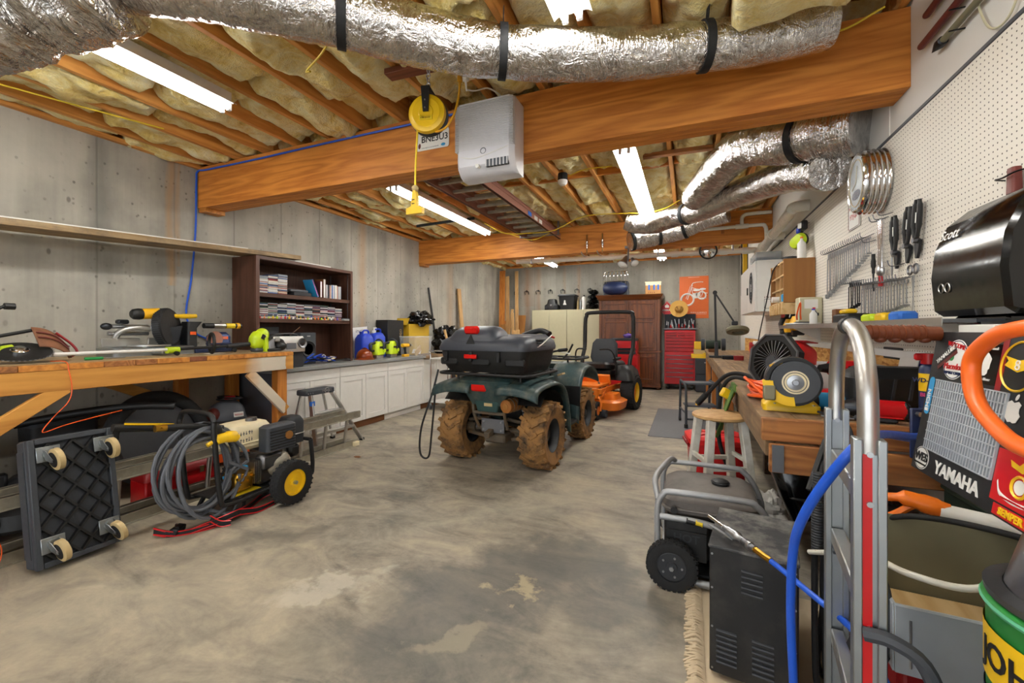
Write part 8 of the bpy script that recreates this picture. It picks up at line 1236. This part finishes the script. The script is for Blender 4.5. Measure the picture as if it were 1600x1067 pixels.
# ---- trough, crate, caulking gun, cables, dark cabinet
T = thing('red_crate', 'dark red wooden crate under the galvanised tray', 'crate', (.7, 1.56, 0)); obj('body', G().bx(-.19, .19, -.17, .17, 0, .478, .006), 'red_dark', T)
for s in (-1, 1): obj('cleat', G().bx(-.195, -.19, s * .12 - .02, s * .12 + .02, .0, .47), 'red_dark', T)
T = thing('galvanised_tray', 'open galvanised metal tray with wooden floor on the dark red crate', 'tray', (.7, 1.56, .479), (0, 0, -4)); w, d, h = .2, .195, .17
obj('floor_panel', G().bx(-w, w, -d, d, 0, .006), 'grille_grey', T); obj('wood_liner', G().bx(-w + .006, w - .006, -d + .006, d - .006, .007, .03), 'maple_y', T); obj('tray_wall', G().bx(-w - .004, -w, -d, d, 0, h, .001), 'grille_grey', T); obj('tray_wall', G().bx(w, w + .004, -d, d, 0, h, .001), 'grille_grey', T); obj('tray_wall', G().bx(-w, w, -d - .004, -d, 0, h, .001), 'grille_grey', T); obj('tray_wall', G().bx(-w, w, d, d + .004, 0, h + .1, .001), 'putty_dark', T); obj('rolled_edge', G().tube([(-w, -d, h), (w, -d, h)], .005, 6), 'grille_grey', T); obj('rolled_edge', G().tube([(-w, -d, h), (-w, d, h)], .005, 6), 'grille_grey', T); obj('clip', G().tube([(-w - .012, -.05, h), (-w - .02, -.05, h - .03), (-w - .01, -.05, h - .06)], .004, 6, 3), 'steel', T); obj('blue_label', G().box((-w - .005, -.1, h - .06), (.002, .03, .06)), 'blue_light', T); obj('weld_seam', G().tube([(-w + .03, -d - .005, h - .03), (-w + .03, -d - .005, .02)], .003, 5), 'steel', T)
T = thing('caulking_gun', 'orange caulking gun with white tube lying behind the metal tray', 'caulking gun', (.82, 1.9, .72)); T.location = (.76, 1.775, .775)
for g_, n_, m in ((G().cyl((-.02, 0, 0), (.2, -.06, -.015), .024, n=16), 'sealant_tube', 'paper'), (G().tube([(-.16, .04, .01), (-.1, .025, .02), (-.04, .01, .01), (.0, 0, 0)], [.014, .026, .03, .026], 12, 4), 'frame_body', 'orange'), (G().tube([(-.08, .02, 0), (-.14, .03, -.05), (-.2, .04, -.06)], .012, 8, 4), 'trigger', 'orange'), (G().cyl((-.04, .01, .0), (-.26, .06, .03), .004, n=6), 'plunger_rod', 'steel')): obj(n_, g_, m, T)
T = thing('storage_cabinet', 'dark green metal cabinet against the wall under the bench', 'cabinet', (.98, 1.72, 0)); obj('body', G().bx(-.06, .095, -.18, .46, 0, .735, .006), 'green_dark', T); obj('door_edge', G().bx(-.066, -.06, -.17, .45, .42, .43), 'black', T); obj('ledge', G().bx(-.07, .095, -.18, .46, .735, .75, .003), 'green_dark', T)
cable('white_cable', [(.42, 1.9, .52), (.5, 1.62, .66), (.56, 1.5, .68), (.66, 1.45, .69), (.76, 1.4, .76), (.86, 1.3, .77), (.95, 1.2, .74)], .009, 'pvc', 'white cable crossing over the galvanised tray', 'cable', 8, 10); cable('black_cable', [(.5, 2.0, .6), (.58, 1.82, .7), (.66, 1.72, .765), (.78, 1.62, .79), (.9, 1.5, .79), (1.0, 1.35, .77)], .009, 'rubber', 'black cable crossing over the galvanised tray', 'cable', 8, 10)
# ---- green drum with galvanised pail, green jug
T = thing('green_drum', 'green drum with yellow JOHN DEERE band', 'drum', (.626, .964, 0)); obj('drum', G().lathe([(0, 0), (.14, 0), (.145, .02), (.15, .88), (.156, .89), (.148, .895), (0, .89)], n=48), 'green_jd', T); obj('lower_wrap', G().lathe([(.1502, .1), (.1516, .73)], n=48, cap=False), 'navy', T); obj('yellow_band', G().lathe([(.1522, .755), (.1526, .845)], n=48, cap=False), 'yellow', T); obj('rim_ring', G().tor((0, 0, .885), (0, 0, 1), .152, .006, 44, 6), 'green_pale', T)
g = gtext('JOHN DEERE', .06, al='CENTER', bold=.0008); nv = []
for x, y, z in g.v: a = PI + .86 + x / .153; nv.append(((.1535 + z) * math.cos(a), (.1535 + z) * math.sin(a), .80 + y))
g.v = nv; obj('lettering', g, 'black', T, 0)
T = thing('galvanised_pail', 'upturned galvanised pail on the green drum', 'pail', (.626, .964, .8965)); obj('pail', G().lathe([(.128, 0), (.132, .004), (.13, .012), (.104, .115), (.098, .122), (.0, .122)], n=36), 'steel', T); obj('rim', G().lathe([(.128, 0), (.152, .002), (.154, .014), (.13, .018)], n=36, cap=False), 'dull_steel', T); obj('handle_lug', G().box((-.1, -.06, .09), (.02, .02, .03), (0, 0, 30), .004), 'galv', T)
T = thing('wooden_crate', 'plain wooden crate behind the green drum', 'crate', (.8, 1.24, 0)); obj('body', G().bx(-.08, .09, -.09, .09, 0, .6, .004), 'old_y', T); obj('lid', G().bx(-.085, .095, -.095, .095, .6, .615, .002), 'old_y', T)
T = thing('green_jug', 'pale green rounded plastic jug behind the green drum', 'jug', (.79, 1.24, .616)); obj('body', G().lathe([(0, 0), (.07, 0), (.075, .02), (.075, .19), (.066, .24), (.045, .275), (.02, .29), (0, .29)], n=30), 'green_pale', T); obj('neck_ring', G().tor((0, 0, .195), (0, 0, 1), .075, .004, 30, 5), 'green_pale', T)
# ---- rolling cart behind the quad bike
T = thing('rolling_cart', 'chrome rolling cart with white shelf by the worn worktop', 'cart', (-3.86, 6.45, 0))
for x in (-.2, .2):
    for y in (-.28, .28): obj('post', G().cyl((x, y, .09), (x, y, .95), .013, n=10), 'chrome', T); obj('caster_wheel', G().cyl((x - .012, y, .045), (x + .012, y, .045), .045, n=16), 'grey_plastic', T); obj('caster_fork', G().box((x, y, .08), (.04, .03, .05), None, .006), 'galv', T)
for z in (.12, .86): obj('shelf', G().bx(-.21, .21, -.29, .29, z, z + .018, .003), 'white', T)
obj('push_handle', G().tube([(-.2, -.28, .95), (-.19, -.31, 1.0), (.19, -.31, 1.0), (.2, -.28, .95)], .012, 8, 3), 'chrome', T)
solo('dry_leaf', G().ell((-3.25, 3.55, .006), (.04, .025, .006), 10, 6, lump=.5, seed=2), 'brown_box', 'small brown dry leaf on the concrete floor', 'leaf')
